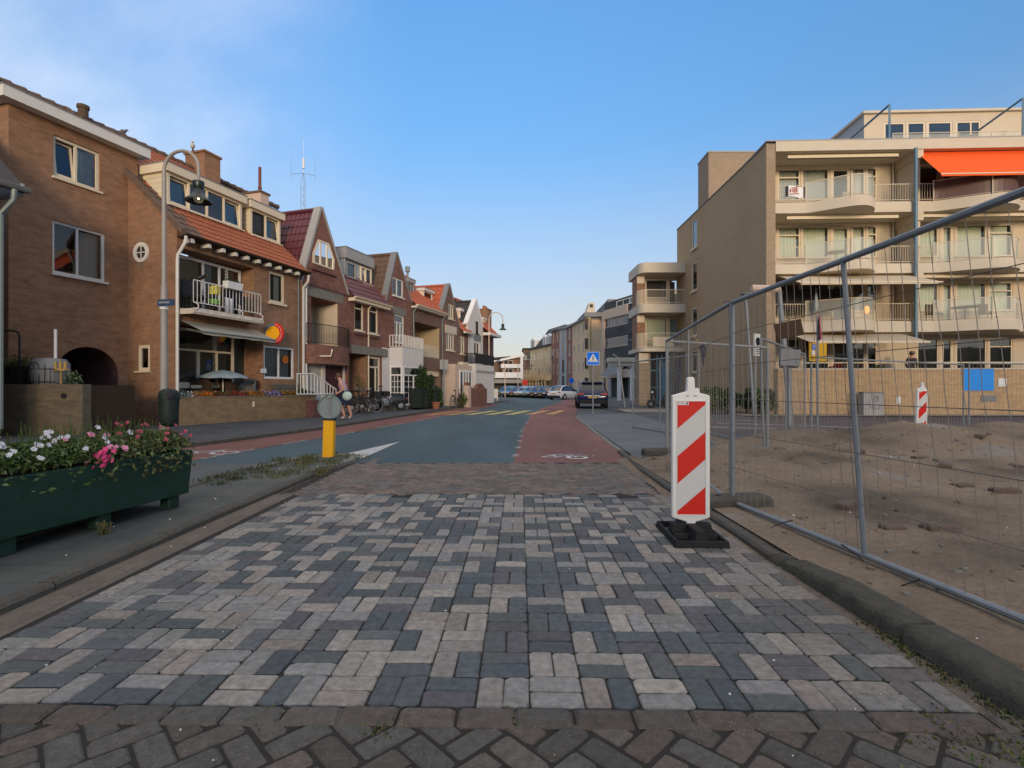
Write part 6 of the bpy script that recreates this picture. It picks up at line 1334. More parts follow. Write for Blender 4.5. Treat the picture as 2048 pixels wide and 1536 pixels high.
# raised terrace floor behind it
b = MB(); q0, q1 = FT.pt(0, .28), FT.pt(LT, .28); r1, r0 = FB.pt(uB-.4, -.02), FB.pt(.0, -.02); b.prism([(q0.x, q0.y, 0), (q1.x, q1.y, 0), (r1.x, r1.y, 0), (r0.x, r0.y, 0)], (0, 0, .7)); b.build('terrace_floor', 'paving_kerbside', kind='structure')
b = MB(); b.face([(0, .1, .915), (LT, .1, .915), (LT, .2, .915), (0, .2, .915)]); b.build('soil', 'wood_dark', t, FT, merge=False)
fl = [(372, 'white', ['flower_white', 'leaf']), (402, 'bright orange', ['flower_orange', 'flower_orange', 'leaf']), (437, 'dull red', ['flower_red', 'leaf', 'leaf_dry']), (474, 'brick red', ['flower_red', 'flower_red', 'leaf']), (508, 'orange and yellow', ['flower_orange', 'leaf']), (543, 'violet', ['flower_violet', 'flower_violet', 'leaf', 'flower_white']), (578, 'mixed yellow', ['flower_orange', 'leaf', 'leaf']), (612, 'plain green trailing', ['leaf', 'leaf_dark'])]
for px, nm, ms in fl:
    u = FT.u(px, .15); p = FT.pt(u, .15); T = TR(p.x, p.y, .91, aT); r = thing('bedding_plant', nm+' bedding plant along the top of the terrace wall', 'plant', T, 'bedding plants on the terrace wall')
    b = MB(); mi = [MT and k for k in range(len(ms))]
    leafcloud(b, 800, lambda: Vector((random.uniform(-.34, .34), random.gauss(0, .07), abs(random.gauss(.07, .05)))), .028, range(len(ms))); b.build('foliage', ms, r, T, merge=False)
# parasol, chairs and table on the terrace
pp = FT.pt(FT.u(446, .62), .62); zt = H0+(Y0-741)*pp.y/F; T = TR(pp.x, pp.y, .7); t = thing('parasol', 'open pale blue grey parasol over the raised terrace', 'parasol', T); b = MB(); n = 8; R_ = .80; vs = [(0, 0, zt-.7+.02)]; fs = []
for ring, (r, dz) in enumerate(((.33, .045), (.62, .15), (R_, .27))):
    for k in range(n*2):
        a = 2*math.pi*k/(n*2); rr = r*(1 if k % 2 == 0 else .955); vs.append((rr*math.cos(a), rr*math.sin(a), zt-.7-dz-(0 if k % 2 == 0 else -.012*ring)))
m = n*2
for k in range(m): fs.append((0, 1+k, 1+(k+1) % m)); [fs.append((1+q*m+k, 1+(q+1)*m+k, 1+(q+1)*m+(k+1) % m, 1+q*m+(k+1) % m)) for q in (0, 1)]
b.mesh(vs, fs); b.build('canopy', 'parasol_cloth', t, T, solid=.008); b = MB(); b.tube([(0, 0, 0), (0, 0, zt-.68)], .02, 8); b.build('pole', 'pvc_white', t, T)
for k in range(8): a = 2*math.pi*k/8; b = MB(); b.tube([(0, 0, zt-.75), (.95*R_*math.cos(a), .95*R_*math.sin(a), zt-.7-.27)], .006, 4); b.build('rib', 'pvc_white', t, T)
def chair(x, y, z, deg, mat, lab, cat='chair', s=1.0):
    T = TR(x, y, z, deg); t = thing('rattan_chair', lab, cat, T); b = MB(); b.bbox(-.27, .27, -.26, .24, .12, .42, b=.04); b.build('seat', mat, t, T, bev=.02)
    b = MB(); vs = []
    for k in range(9): a = math.pi*k/8; b.prism([(.29*math.cos(a), .02+.27*math.sin(a), .3), (.29*math.cos(a+.39), .02+.27*math.sin(a+.39), .3), (.29*math.cos(a+.39), .02+.27*math.sin(a+.39), .60+.22*math.sin(a+.39)), (.29*math.cos(a), .02+.27*math.sin(a), .60+.22*math.sin(a))], (0, .03, 0))
    b.build('backrest', mat, t, T)
    for q in ((-.22, -.2), (.22, -.2), (-.22, .2), (.22, .2)): b = MB(); b.tube([(q[0], q[1], 0), (q[0], q[1], .14)], .02, 5); b.build('leg', mat, t, T)
    return t
p = FT.pt(FT.u(402, .58), .58); chair(p.x, p.y, .7, 30, 'wood_dark', 'dark wicker chair left of the parasol pole'); p = FT.pt(FT.u(460, .80), .80); chair(p.x, p.y, .7, 160, 'wood_dark', 'dark wicker chair under the middle of the parasol'); p = FT.pt(FT.u(492, .60), .60); chair(p.x, p.y, .7, -20, 'concrete', 'grey garden chair at the right edge of the parasol')
# weathered wooden bench and flower trough under the sunflower window
T = FB.M @ Matrix.Translation((4.35, -.20, .7)) @ Matrix.Diagonal((.8, .55, .75, 1)); t = thing('garden_bench', 'weathered grey wooden bench below the sunflower window', 'bench', T); b = MB(); [b.box(-.85, .85, -.3+.13*k, -.2+.13*k, .42, .45) for k in range(4)]; b.build('seat', 'wood_weathered', t, T); b = MB(); [b.box(-.85, .85, .2, .23, .5+.13*k, .59+.13*k) for k in range(3)]; b.build('backrest', 'wood_weathered', t, T)
for q in (-.78, .72): b = MB(); b.box(q, q+.06, -.3, .24, 0, .42); b.build('leg', 'wood_weathered', t, T)
p = FB.pt(4.9, -.3); bushy('shrub', 'small dark shrub at the far end of the weathered bench', 'shrub', (p.x, p.y), .25, .15, .5, 500, .03, ['leaf', 'leaf_dark'], z0=.7)
# balcony clutter
def bal_pt(u, v): return FB.pt(u, v, 3.5)
p = bal_pt(1.42, -.6); T = TR(p.x, p.y, 4.28, 72.5); t = thing('flower_box', 'white flower box hooked over the balcony rail', 'flower box', T); b = MB(); b.prism([(-.3, -.13, .22), (.3, -.13, .22), (.26, -.10, 0), (-.26, -.10, 0)], (0, .22, 0)); b.build('box', 'pvc_white', t, T); b = MB(); leafcloud(b, 260, lambda: Vector((random.uniform(-.28, .28), random.uniform(-.1, .08), .2+abs(random.gauss(0, .06)))), .028, (0, 1)); b.build('foliage', ['leaf', 'leaf_dark'], t, T, merge=False); b = MB(); [b.tube([(-.24, 0, .2), (-.26, 0, .55)], .006, 4)]; [b.ball((-.26+.02*(-1)**k, 0, .3+.05*k), .022, n=5) for k in range(6)]; b.build('orchid_stem', 'leaf_dark', t, T)
p = bal_pt(.42, -.2); T = TR(p.x, p.y, 3.5, 60); t = thing('balcony_chair', 'black wicker chair at the left end of the railed balcony', 'chair', T); b = MB(); b.bbox(-.25, .25, -.25, .25, .35, .45, b=.03); b.build('seat', 'black_metal', t, T); b = MB(); b.prism([(-.25, .22, .45), (.25, .22, .45), (.2, .3, .95), (-.2, .3, .95)], (0, .04, 0)); b.build('backrest', 'black_metal', t, T)
for q in ((-.2, -.2), (.2, -.2), (-.2, .2), (.2, .2)): b = MB(); b.tube([(q[0], q[1], 0), (q[0], q[1], .36)], .015, 5); b.build('leg', 'black_metal', t, T)
def cloth(name, lab, u, v, z, w_, h_, mat, cat='cloth'):
    p = FB.pt(u, v); T = TR(p.x, p.y, z, 72.5); b = MB(); n = 10
    for i in range(n):
        a, c = -w_/2+w_*i/n, -w_/2+w_*(i+1)/n; ya, yc = .02*math.sin(i*1.4), .02*math.sin((i+1)*1.4); b.face([(a, ya, 0), (c, yc, 0), (c, yc, -h_*random.uniform(.93, 1)), (a, ya, -h_)]); b.face([(a, ya, 0), (c, yc, 0), (c, .05+yc*.3, .02), (a, .05+ya*.3, .02)])
    return tag(b.build(name, mat, fr=T, solid=.008, merge=True, smooth=True), lab, cat)
cloth('towel', 'white towel hanging on the outside of the balcony rail', 1.30, -.60, 3.98, .34, .52, 'cloth_white', 'towel'); cloth('jacket', 'dark navy laundry hung behind the balcony rail', 1.55, -.50, 4.30, .72, .46, 'cloth_navy', 'laundry'); cloth('laundry', 'second dark garment drooping right of the navy laundry', 1.98, -.50, 4.15, .28, .45, 'cloth_dark', 'laundry')
b = MB(); b.lathe((0, 0, 0), [(.14, .3), (.20, .42), (.19, .44), (.001, .36)], 14); tag(b.build('basin', 'toy_green', fr=TR(*bal_pt(.95, -.35).xy, 3.45)), 'bright green plastic basin on the balcony', 'basin'); b = MB(); b.bbox(-.12, .12, -.1, .1, .58, .84, b=.03); tag(b.build('toy_box', 'toy_yellow', fr=TR(*bal_pt(1.05, -.3).xy, 3.5)), 'yellow plastic box above the green basin', 'box')
T = TR(*bal_pt(.98, -.3).xy, 3.5, 72); t = thing('stool', 'dark stool carrying the green basin and yellow box', 'stool', T); b = MB(); b.box(-.2, .2, -.18, .18, .22, .26); b.build('seat', 'wood_dark', t, T)
for q in ((-.17, -.15), (.17, -.15), (-.17, .15), (.17, .15)): b = MB(); b.tube([(q[0], q[1], 0), (q[0], q[1], .22)], .015, 5); b.build('leg', 'wood_dark', t, T)
def bird(name, lab, p, deg, mat, s=1.0):
    T = Matrix.Translation(p) @ Matrix.Rotation(R(deg), 4, 'Z') @ Matrix.Diagonal((s, s, s, 1)); b = MB(); b.lathe((0, 0, .09), [(.001, -.11), (.035, -.06), (.062, .0), (.055, .05), (.03, .09), (.001, .11)], 10, ax='x', T=Matrix.Rotation(R(-25), 4, 'Y')); b.ball((.10, 0, .17), .034, n=8)
    b.tube([(.12, 0, .17), (.165, 0, .162)], [.012, .003], 5, 1); b.prism([(-.07, -.025, .06), (-.07, .025, .06), (-.2, .03, .03), (-.2, -.03, .03)], (0, 0, .012)); b.tube([(.01, -.02, 0), (.0, -.02, .06)], .005, 4, 1); b.tube([(.01, .02, 0), (.0, .02, .06)], .005, 4, 1)
    return tag(b.build(name, [mat, 'flower_orange'], fr=T, smooth=True), lab, 'bird')
bird('pigeon', 'grey pigeon perched on the roof ridge of the tall brown house', FB.pt(FB.u(245, 4.5), 4.5, RZ+.08), 60, 'bird_grey', 1.25); bird('crow', 'black bird perched at the left end of the balcony rail', FB.pt(.35, -.5, 4.34), 40, 'black_metal', 1.2)
# the raised garden wall at the far left
FGd = Fr(-16, 12.0, 0); uG_ = 16-9.96; hW = 1.27
t = thing('garden_wall', 'mossy brown retaining wall at the left edge behind the flower trough', 'wall', FGd); b = MB(); b.box(0, uG_, 0, .25, 0, hW); b.build('wall', 'brick_garden', t, FGd); b = MB(); b.box(uG_-.2, uG_-.03, .25, 1.7, 0, hW-.02); b.build('side_gate', 'wood_dark', t, FGd); b = MB(); b.box(0, uG_-.26, .26, 1.7, 0, hW-.08); b.build('soil', 'wood_dark', t, FGd); b = MB(); b.lathe((uG_-.42, -.01, 1.0), [(.001, -.02), (.06, -.02), (.06, .02)], 12, ax='y'); b.build('house_number', 'black_metal', t, FGd)
def gx(px, Yd=12.3): return at(px, Yd).x
b = MB(); T = TR(gx(86), 12.5, hW-.05); b.lathe((0, 0, 0), [(.30, 0), (.37, .1), (.385, .35), (.37, .55), (.30, .66), (.001, .70)], 22); t = thing('water_butt', 'grey domed plastic tank with a white pipe standing out of it', 'tank', T); b.build('tank', 'lead', t, T, smooth=True); b = MB(); b.tube([(.12, 0, .6), (.12, 0, 1.38)], .033, 8); b.build('pipe', 'pvc_white', t, T, smooth=True)
T = TR(gx(22), 12.35, hW-.08); t = thing('planter_box', 'dark green planter box with dry shrubs on the retaining wall', 'planter', T); b = MB(); b.prism([(-.42, -.16, .5), (.42, -.16, .5), (.36, -.13, 0), (-.36, -.13, 0)], (0, .34, 0)); b.build('box', 'bin_green', t, T); b = MB(); leafcloud(b, 700, lambda: Vector((random.gauss(.1, .22), random.uniform(-.14, .18), .5+abs(random.gauss(.05, .12)))), .03, (0, 1, 1)); b.build('foliage', ['leaf', 'leaf_dry'], t, T, merge=False)
T = TR(gx(60), 12.13, hW); t = thing('garden_railing', 'low black wrought iron railing with hoops on the retaining wall', 'railing', T); b = MB()
x0, x1 = gx(-40)-gx(60), gx(122)-gx(60)
for z in (.06, .36): b.tube([(x0, 0, z), (x1, 0, z)], .009, 5)
k = 0; x = x0
while x < x1: b.tube([(x, 0, 0), (x, 0, .47 if k % 2 else .40)], .007, 4); x += .13; k += 1
for q in (x0+.4, x0+1.2, .25): b.tube([(q-.12, 0, .06)]+[(q-.12*math.cos(math.pi*j/8), 0, .38+.14*math.sin(math.pi*j/8)) for j in range(9)]+[(q+.12, 0, .06)], .009, 5)
b.build('rail', 'black_metal', t, T)
T = TR(gx(47), 12.2, hW); b = MB(); b.tube([(-1.5, 0, 1.30), (-.12, 0, 1.26), (-.03, 0, 1.22), (0, 0, 1.1), (0, 0, 0)], .024, 8); tag(b.build('handrail', 'black_metal', fr=T, smooth=True), 'tall bent black tube rail above the dark planter box', 'handrail')
T = TR(gx(122), 12.3, hW-.06); t = thing('garden_torch', 'yellow wooden candle stand beside the archway', 'torch', T); b = MB(); b.tube([(0, 0, 0), (0, 0, .38)], .018, 6); b.build('pole', 'wood_yellow', t, T); b = MB(); b.bbox(-.14, .14, -.07, .07, .38, .43); b.build('tray', 'wood_yellow', t, T)
for q in (-.13, -.01, .10): b = MB(); b.tube([(q, 0, .43), (q, 0, .60)], .032, 8); b.build('candle', 'wood_yellow', t, T)
bushy('shrub', 'small dark plant in front of the archway on the retaining wall', 'plant', (gx(145), 12.35), .3, .2, .4, 300, .03, ['leaf_dark', 'leaf_pale'], z0=hW-.08, stems=3)
b = MB(); b.box(0, .35, 0, .35, 0, 1.1); tag(b.build('brick_pier', 'concrete_dark', fr=TR(at(222, 13.4).x, 13.4)), 'dark brick pier at the right foot of the archway', 'pier')
# steps with the white railing between the two houses
q = G(668, 829); T = FB.M; s0 = FB.u(622, -1.1); t = thing('entrance_steps', 'brick entrance steps with a sloping white slatted rail', 'steps', FB); b = MB(); uS = FB.u(640, -.9)
for k in range(4): b.box(uS-.5, uS+1.5-.28*k, -1.0, -.02, .18*k, .18*(k+1))
b.build('steps', 'brick_purple', t, FB); u0, u1, u2 = FB.u(594, -1.05), FB.u(634, -1.05), FB.u(672, -1.05); b = MB()
z0, z1, z2 = FB.w(594, 748, -1.05), FB.w(634, 748, -1.05), FB.w(672, 779, -1.05); zb = .95
b.tube([(u0, -1.05, z0), (u1-.2, -1.05, z1), (u2, -1.05, z2)], .03, 6); b.tube([(u0, -1.05, zb+.02), (u2, -1.05, zb)], .025, 6)
for k in range(13):
    f = k/12; u = u0+(u2-u0)*f; zt = z0+(z1-z0)*min(1, (u-u0)/(u1-.2-u0)) if u < u1-.2 else z1+(z2-z1)*(u-u1+.2)/(u2-u1+.2); b.tube([(u, -1.05, zb), (u, -1.05, zt)], .018, 5)
b.build('railing', 'white_paint', t, FB)

# ------------------------------------------------------------------ street lamps
def lamp(x, y, deg, H, lab, s=1.0, pole='steel_pole'):
    T = TR(x, y, 0, deg); t = thing('street_lamp', lab, 'street lamp', T, 'swan neck street lamps')
    top = H-.45*s; b = MB(); b.tube([(0, 0, 0), (0, 0, 1.9), (0, 0, 2.3), (0, 0, 3.4), (0, 0, 3.5), (0, 0, top)], [.085, .08, .07, .065, .048, .042], 12); b.build('pole', pole, t, T, smooth=True)
    r = .42*s; b = MB(); b.tube([(0, 0, top-.02)]+[(r-r*math.cos(math.pi*k/16), 0, top+r*math.sin(math.pi*k/16)) for k in range(17)]+[(2*r, 0, top-.32*s)], .036, 10); b.build('arm', pole, t, T, smooth=True)
    z = top-.32*s; b = MB(); b.lathe((2*r, 0, z), [(.05, .06), (.115, .04), (.12, 0), (.105, -.10), (.09, -.13), (.11, -.2), (.15, -.28), (.26, -.37), (.27, -.40), (.25, -.39), (.13, -.30), (.001, -.27)], 24); b.build('lamp_shade', 'lamp_green', t, T, smooth=True)
    b = MB(); b.lathe((2*r, 0, z-.34), [(.001, -.10), (.07, -.07), (.10, 0), (.09, .05)], 14); b.build('diffuser', 'glass_frosted', t, T, smooth=True); b = MB(); b.ball((2*r, 0, z-.33), .022); b.build('bulb', 'bulb', t, T, smooth=True)
    return t, T, 2*r, z
l1 = G(328, 883); ld = (398-329)/F*11.3/.84/2.0; L1_, T1, r1_, z1_ = lamp(l1.x, l1.y, -8, 6.42, 'tall swan neck lamp with a bin, beside the planter at the left', s=1.0)
p = T1 @ Vector((r1_-.14, 0, z1_+.75)); bird('seagull', 'small white gull perched on the nearest lamp arm', p, -60, 'bird_white', .8)
lamp(G(978, 808).x, G(978, 808).y, -5, 6.95, 'slender swan neck lamp beside the wavy brick wall', s=1.25, pole='render_pale')
for px, Yd, H, lab in ((1131, 76, 6.8, 'far swan neck lamp seen against the grey block'), (1085, 92, 6.3, 'far swan neck lamp in front of the yellow arcade')): p = at(px, Yd); lamp(p.x-1, p.y, 180 if px == 1085 else 180, H, lab, s=1.1)
# litter bin on the first lamp
T = TR(l1.x+.20, l1.y-.14, 0); t = thing('litter_bin', 'dark green round bottomed litter bin strapped to the lamp pole', 'bin', T)
b = MB(); b.lathe((0, 0, .33), [(.001, 0), (.08, .012), (.145, .05), (.175, .12), (.185, .30), (.20, .60), (.21, .61), (.21, .63)], 24); b.build('bin_body', 'bin_green', t, T, smooth=True)
b = MB(); b.lathe((0, 0, .96), [(.205, 0), (.20, .09), (.17, .16), (.10, .20), (.001, .21)], 24); b.build('lid', 'bin_green', t, T, smooth=True); b = MB(); b.lathe((.125, -.165, 1.045), [(.001, -.035), (.075, -.035), (.09, -.03), (.085, .02)], 16, ax='y', T=Matrix.Rotation(R(35), 4, 'Z')); b.build('opening', 'ink', t, T, smooth=True)
b = MB(); b.tube([(-.2, .14, .55), (-.05, .1, .55)], .02, 6); b.tube([(-.2, .14, .85), (-.05, .1, .85)], .02, 6); b.build('bracket', 'steel_pole', t, T)
# street name plates
T = TR(l1.x+.02, l1.y-.1, 0, -8); b = MB(); z = H0+(Y0-605)*11.3/F; b.bbox(-.09, .31, -.02, .0, z-.07, z+.07, b=.004); sp = b.build('street_name_sign', 'street_blue', fr=T); tag(sp, 'narrow blue street name plate on the nearest lamp pole', 'sign'); b = MB(); q = -.05
for wd in (.03, .025, .03, .022, .03, .028, .025, .02, .03, .024): b.box(q, q+wd*.6, -.0225, -.0205, z-.02, z+.025); q += wd
b.build('lettering', 'verge_grey', sp, T)
b = MB(); b.lathe((0, 0, 2.95), [(.082, -.04), (.084, -.04), (.084, .04), (.082, .04)], 12); tag(b.build('sticker', 'pvc_white', fr=TR(l1.x, l1.y)), 'small white sticker round the nearest lamp pole', 'sticker')
# radio mast behind the plum roof
p = at(607, 32); T = TR(p.x, p.y, 0, 12); t = thing('radio_mast', 'thin lattice radio mast rising behind the plum tiled roof', 'mast', T); hm = H0+(Y0-345)*32/F; b = MB()
for q in ((-.14, -.1), (.14, -.1), (0, .15)): b.tube([(*q, 0), (*q, hm-.6), (0, 0, hm)], .014, 4)
z = 8.0; k = 0
while z < hm-.7: b.tube([(-.14, -.1, z), (.14, -.1, z+.3)], .008, 3); b.tube([(.14, -.1, z+.3), (0, .15, z+.6)], .008, 3); b.tube([(0, .15, z), (-.14, -.1, z+.3)], .008, 3); z += .45
b.build('lattice', 'galvanised', t, T); b = MB(); b.tube([(0, 0, hm), (0, 0, hm+.25)], .02, 5); b.tube([(0, 0, hm+.25), (0, 0, hm+.85)], .075, 8); b.tube([(0, 0, hm+.85), (0, 0, hm+2.0)], .010, 4); b.build('antenna', 'pvc_white', t, T)
for s_ in (-1, 1): b = MB(); b.tube([(0, 0, hm-.05), (s_*.7, -.1, hm-.2)], .014, 4); b.tube([(s_*.7, -.1, hm-.5), (s_*.7, -.1, hm+.9)], .012, 4); b.build('dipole', 'galvanised', t, T)

# ------------------------------------------------------------------ green flower trough in the foreground
a_ = math.degrees(math.atan2(4.8-3.43, -3.12+3.34)); FP = Fr(-3.34, 3.43, a_)      # u away from the camera, v to the left
t = thing('flower_trough', 'long dark green wooden flower trough on short legs in the left foreground', 'planter', FP)
U0, U1p = -2.0, 1.56; b = MB(); zb, zt = .175, .575
def ring(z, fl): return [(U0-fl, -fl, z), (U1p+fl, -fl, z), (U1p+fl, .72+fl, z), (U0-fl, .72+fl, z)]
lo, hi = ring(zb, -.012), ring(zt, .012)
for k in range(4): j = (k+1) % 4; b.face([lo[k], lo[j], hi[j], hi[k]])
b.face(lo); hi2 = ring(zt, -.02); 
for k in range(4): j = (k+1) % 4; b.face([hi[k], hi[j], hi2[j], hi2[k]])
b.build('trough', 'planter_green', t, FP, solid=.02, bev=.008); b = MB(); b.face([(U0, 0, zt-.05), (U1p, 0, zt-.05), (U1p, .72, zt-.05), (U0, .72, zt-.05)]); b.build('soil', 'wood_dark', t, FP, merge=False)
for u in (-1.85, -.02, .68, 1.38):
    for v in (.06, .56): b = MB(); b.box(u, u+.12, v, v+.1, .045, zb+.01); b.build('leg', 'planter_green', t, FP, bev=.008)
def trough_plant(lab, u, L_, n, leafm, zt_, spill, fls, lf=.022, spread=.30):
    p = FP.pt(u, .36); T = TR(p.x, p.y, zt-.05, a_); r = thing('flowering_plant', lab, 'plant', T, 'plants in the green trough'); b = MB()
    def fn():
        x = random.uniform(-L_/2, L_/2); y = random.uniform(-.38, .42); h = zt_*(1-.55*(abs(y)/.45)**2)*(.8+.35*mnoise.noise(Vector((x*4+u*3, y*4, 1)))); z = random.uniform(.35, 1)*h
        if y < -.3 and random.random() < spill: y = -.40-random.random()*.06; z = random.uniform(-.12, .1)
        return Vector((x, y, z+.03))
    leafcloud(b, n, fn, lf, range(len(leafm)), flat=.5)
    for _ in range(int(n/70)):
        q = fn(); b.tube([(q.x, q.y, .05), (q.x+random.gauss(0, .04), q.y+random.gauss(0, .03), q.z+.10+random.random()*.10)], .003, 3, 0)
    b.build('foliage', leafm, r, T, merge=False)
    for (k, m, rad, zz, lo_) in fls:
        for _ in range(k):
            q = fn(); f = MB(); yy = random.uniform(-.47, -.02); c = Vector((q.x, yy, zt_*(1.02-.60*(abs(yy)/.47)**2)*(.85+.3*random.random())+.04))
            nb = lo_ if lo_ > 1 else 1
            for _2 in range(nb): blossom(f, c+Vector((random.uniform(-1, 1)*rad*(.32+.07*nb), random.uniform(-1, 1)*rad*.4, random.uniform(-1, 1)*rad*(.32+.05*nb)))*(nb > 1), rad, 0, 5, up=(FP.x*-.6).to_3d()*0+Vector((random.uniform(-.8, .2), -1.0, random.uniform(.1, 1.1))))
            f.build('flower', m, r, T, merge=False)
trough_plant('leafy petunia at the near end with scattered white blooms', -.75, 1.0, 3500, ['leaf', 'leaf_dry', 'leaf_pale'], .31, .05, [(16, 'flower_white', .018, (.5, 1), 2), (3, 'flower_white', .032, (.6, 1), 2)])
trough_plant('petunia with white and pale pink blooms in the middle of the trough', .25, 1.0, 7500, ['leaf', 'leaf', 'leaf_pale'], .27, .06, [(34, 'flower_white', .017, (.35, 1), 3), (4, 'flower_palepink', .018, (.8, 1.05), 3)])
trough_plant('plant with one large bright pink flower head right of the white petunias', .82, .34, 2600, ['leaf', 'leaf_dry', 'leaf_pale'], .26, .12, [(3, 'flower_palepink', .024, (.8, 1.05), 3), (2, 'flower_white', .028, (.4, .6), 1)])
trough_plant('straggly geranium with coral red clusters at the far end of the trough', 1.26, .60, 4600, ['leaf', 'leaf_dry', 'leaf_dry', 'leaf_pale'], .27, .3, [(10, 'flower_coral', .014, (.75, 1.1), 7), (8, 'flower_coral', .011, (.8, 1.2), 5)])
p = FP.pt(.62, -.06); f = MB()
for _ in range(26): blossom(f, Vector((random.gauss(0, .032), random.gauss(0, .02), random.gauss(0, .028))), .022, 0, 5)
f.build('flower', 'flower_pink', [o for o in bpy.data.objects if o.get('label', '').startswith('plant with one large')][0], Matrix.Translation((p.x, p.y, .64)), merge=False)
f = MB()
for _ in range(10): blossom(f, Vector((random.gauss(0, .02), random.gauss(0, .01), random.gauss(0, .018))), .018, 0, 5)
f.build('flower', 'flower_pink', [o for o in bpy.data.objects if o.get('label', '').startswith('plant with one large')][0], Matrix.Translation((p.x-.09, p.y-.03, .575)), merge=False)

# ------------------------------------------------------------------ yellow bollard with round sign (seen from behind)
p = G(657, 919); Z = p.y; T = TR(p.x, p.y, 0, 0); t = thing('bollard_sign', 'yellow bollard with the grey back of a round sign, on the weedy island', 'traffic sign', T)
hb = .66; b = MB(); b.bbox(-.085, .085, -.06, .06, .02, hb, b=.012); T2 = T @ Matrix.Rotation(R(1.6), 4, 'Y'); b.build('post', 'bollard_yellow', t, T2, bev=.012); b = MB(); b.box(-.092, .092, -.067, .067, hb-.012, hb+.02); b.build('collar', 'ink', t, T2)
b = MB(); b.lathe((0, 0, hb+.205), [(.001, -.012), (.172, -.012), (.185, -.03), (.195, -.03), (.197, .004), (.001, .006)], 36, ax='y'); b.build('sign_disc', 'sign_back', t, T2, smooth=True); b = MB(); b.box(-.026, .026, -.03, -.012, hb, hb+.38); b.build('sign_rail', 'lead', t, T2); b = MB(); b.bbox(-.05, .05, -.045, -.02, hb+.0, hb+.06, b=.01); b.bbox(-.035, .035, -.05, -.03, hb+.36, hb+.385, b=.01); b.build('clamp', 'sign_back', t, T2)

# ------------------------------------------------------------------ barrier boards
def baken(x, y, z, deg, lab, s=1.0, lean=0, foot=True):
    T = TR(x, y, z, deg) @ Matrix.Rotation(R(lean), 4, 'Y') @ Matrix.Diagonal((s, s, s, 1)); t = thing('barrier_board', lab, 'barrier board', T, 'red and white barrier boards')
    W_, B_, Tp = .146, .125, 1.135; out = [(-W_, B_+.035), (-.035, B_-.0), (-.035, B_-.04), (.035, B_-.04), (.035, B_), (W_, B_+.035), (W_, Tp-.02), (.033, Tp+.012), (.028, Tp+.11), (.02, Tp+.125), (-.02, Tp+.125), (-.028, Tp+.11), (-.033, Tp+.012), (-W_, Tp-.02)]
    b = MB(); b.prism([(a, -.025, c) for a, c in out], (0, .05, 0)); b.build('frame', 'plastic_white', t, T, bev=.008)
    x0, x1, z0, z1 = -.108, .108, B_+.06, Tp-.065; b = MB(); b.face([(x0, -.0265, z0), (x1, -.0265, z0), (x1, -.0265, z1), (x0, -.0265, z1)]); o = b.build('panel', 'sign_white', t, T, merge=False)
    b = MB(); w_ = x1-x0; h = z1-z0
    def clipz(z): return max(z0, min(z1, z))
    for zl, hh in ((z1-.215, .215), (z1-.215-.43, .215), (z1-.215-.86, .215)):   # stripe rises to the right; zl = lower-left edge height
        P = [(x0, zl), (x1, zl+.19), (x1, zl+.19+hh), (x0, zl+hh)]; Q = []
        poly = P
        for lim, sg in ((z1, 1), (z0, -1)):
            Q = []
            for i in range(len(poly)):
                a, c = poly[i], poly[(i+1) % len(poly)]; ia, ic = sg*(lim-a[1]) >= 0, sg*(lim-c[1]) >= 0
                if ia: Q.append(a)
                if ia != ic: f = (lim-a[1])/(c[1]-a[1]); Q.append((a[0]+(c[0]-a[0])*f, lim))
            poly = Q
        if len(poly) > 2: b.face([(q[0], -.0272, q[1]) for q in poly])
    b.build('stripe', 'sign_red', o, T, merge=False)
    b = MB(); b.box(x0-.008, x1+.008, -.031, -.0255, z1, z1+.006); b.box(x0-.008, x1+.008, -.031, -.0255, z0-.006, z0); b.box(x0-.008, x0-.002, -.031, -.0255, z0, z1); b.box(x1+.002, x1+.008, -.031, -.0255, z0, z1); b.build('panel_edge', 'plastic_white', t, T)
    b = MB(); b.face([(x0+.003, -.0278, z1-.028), (x0+.088, -.0278, z1-.028), (x0+.088, -.0278, z1-.003), (x0+.003, -.0278, z1-.003)]); o = b.build('maker_label', 'pvc_white', t, T, merge=False); b = MB(); b.lathe((x0+.075, -.0284, z1-.0155), [(.005, 0), (.0085, 0)], 12, ax='y'); [b.box(x0+.008+.009*k, x0+.013+.009*k, -.0286, -.028, z1-.019, z1-.012) for k in range(6)]; b.build('label_print', 'concrete', o, T)
    for q in (-.03, .03): b = MB(); b.box(q-.012, q+.012, -.0275, -.024, Tp-.025, Tp-.020); b.build('slot', 'ink', t, T)
    b = MB(); b.lathe((.048, 0, Tp+.02), [(.02, -.02), (.02, .02)], 8, ax='y'); b.build('lamp_socket', 'plastic_white', t, T)
    if foot:
        TT = T @ Matrix.Rotation(R(-lean), 4, 'Y'); b = MB()
        def blk(x0, x1, y0, y1, z0, z1, i=.0): b.mesh([(x0, y0, z0), (x1, y0, z0), (x1, y1, z0), (x0, y1, z0), (x0+i, y0+i, z1), (x1-i, y0+i, z1), (x1-i, y1-i, z1), (x0+i, y1-i, z1)], [(0, 3, 2, 1), (4, 5, 6, 7), (0, 1, 5, 4), (1, 2, 6, 5), (2, 3, 7, 6), (3, 0, 4, 7)])
        blk(-.20, .20, -.30, -.265, 0, .055, .008); blk(-.20, .20, .265, .30, 0, .055, .008); blk(-.20, -.165, -.265, .265, 0, .055, .006); blk(.165, .20, -.265, .265, 0, .055, .006); blk(-.055, .055, -.275, .275, 0, .115, .02); blk(-.17, .17, -.06, .06, 0, .115, .02); blk(-.17, .17, -.15, -.12, 0, .07, .005)
        b.build('rubber_foot', 'rubber', t, TT, bev=.008)
    return t
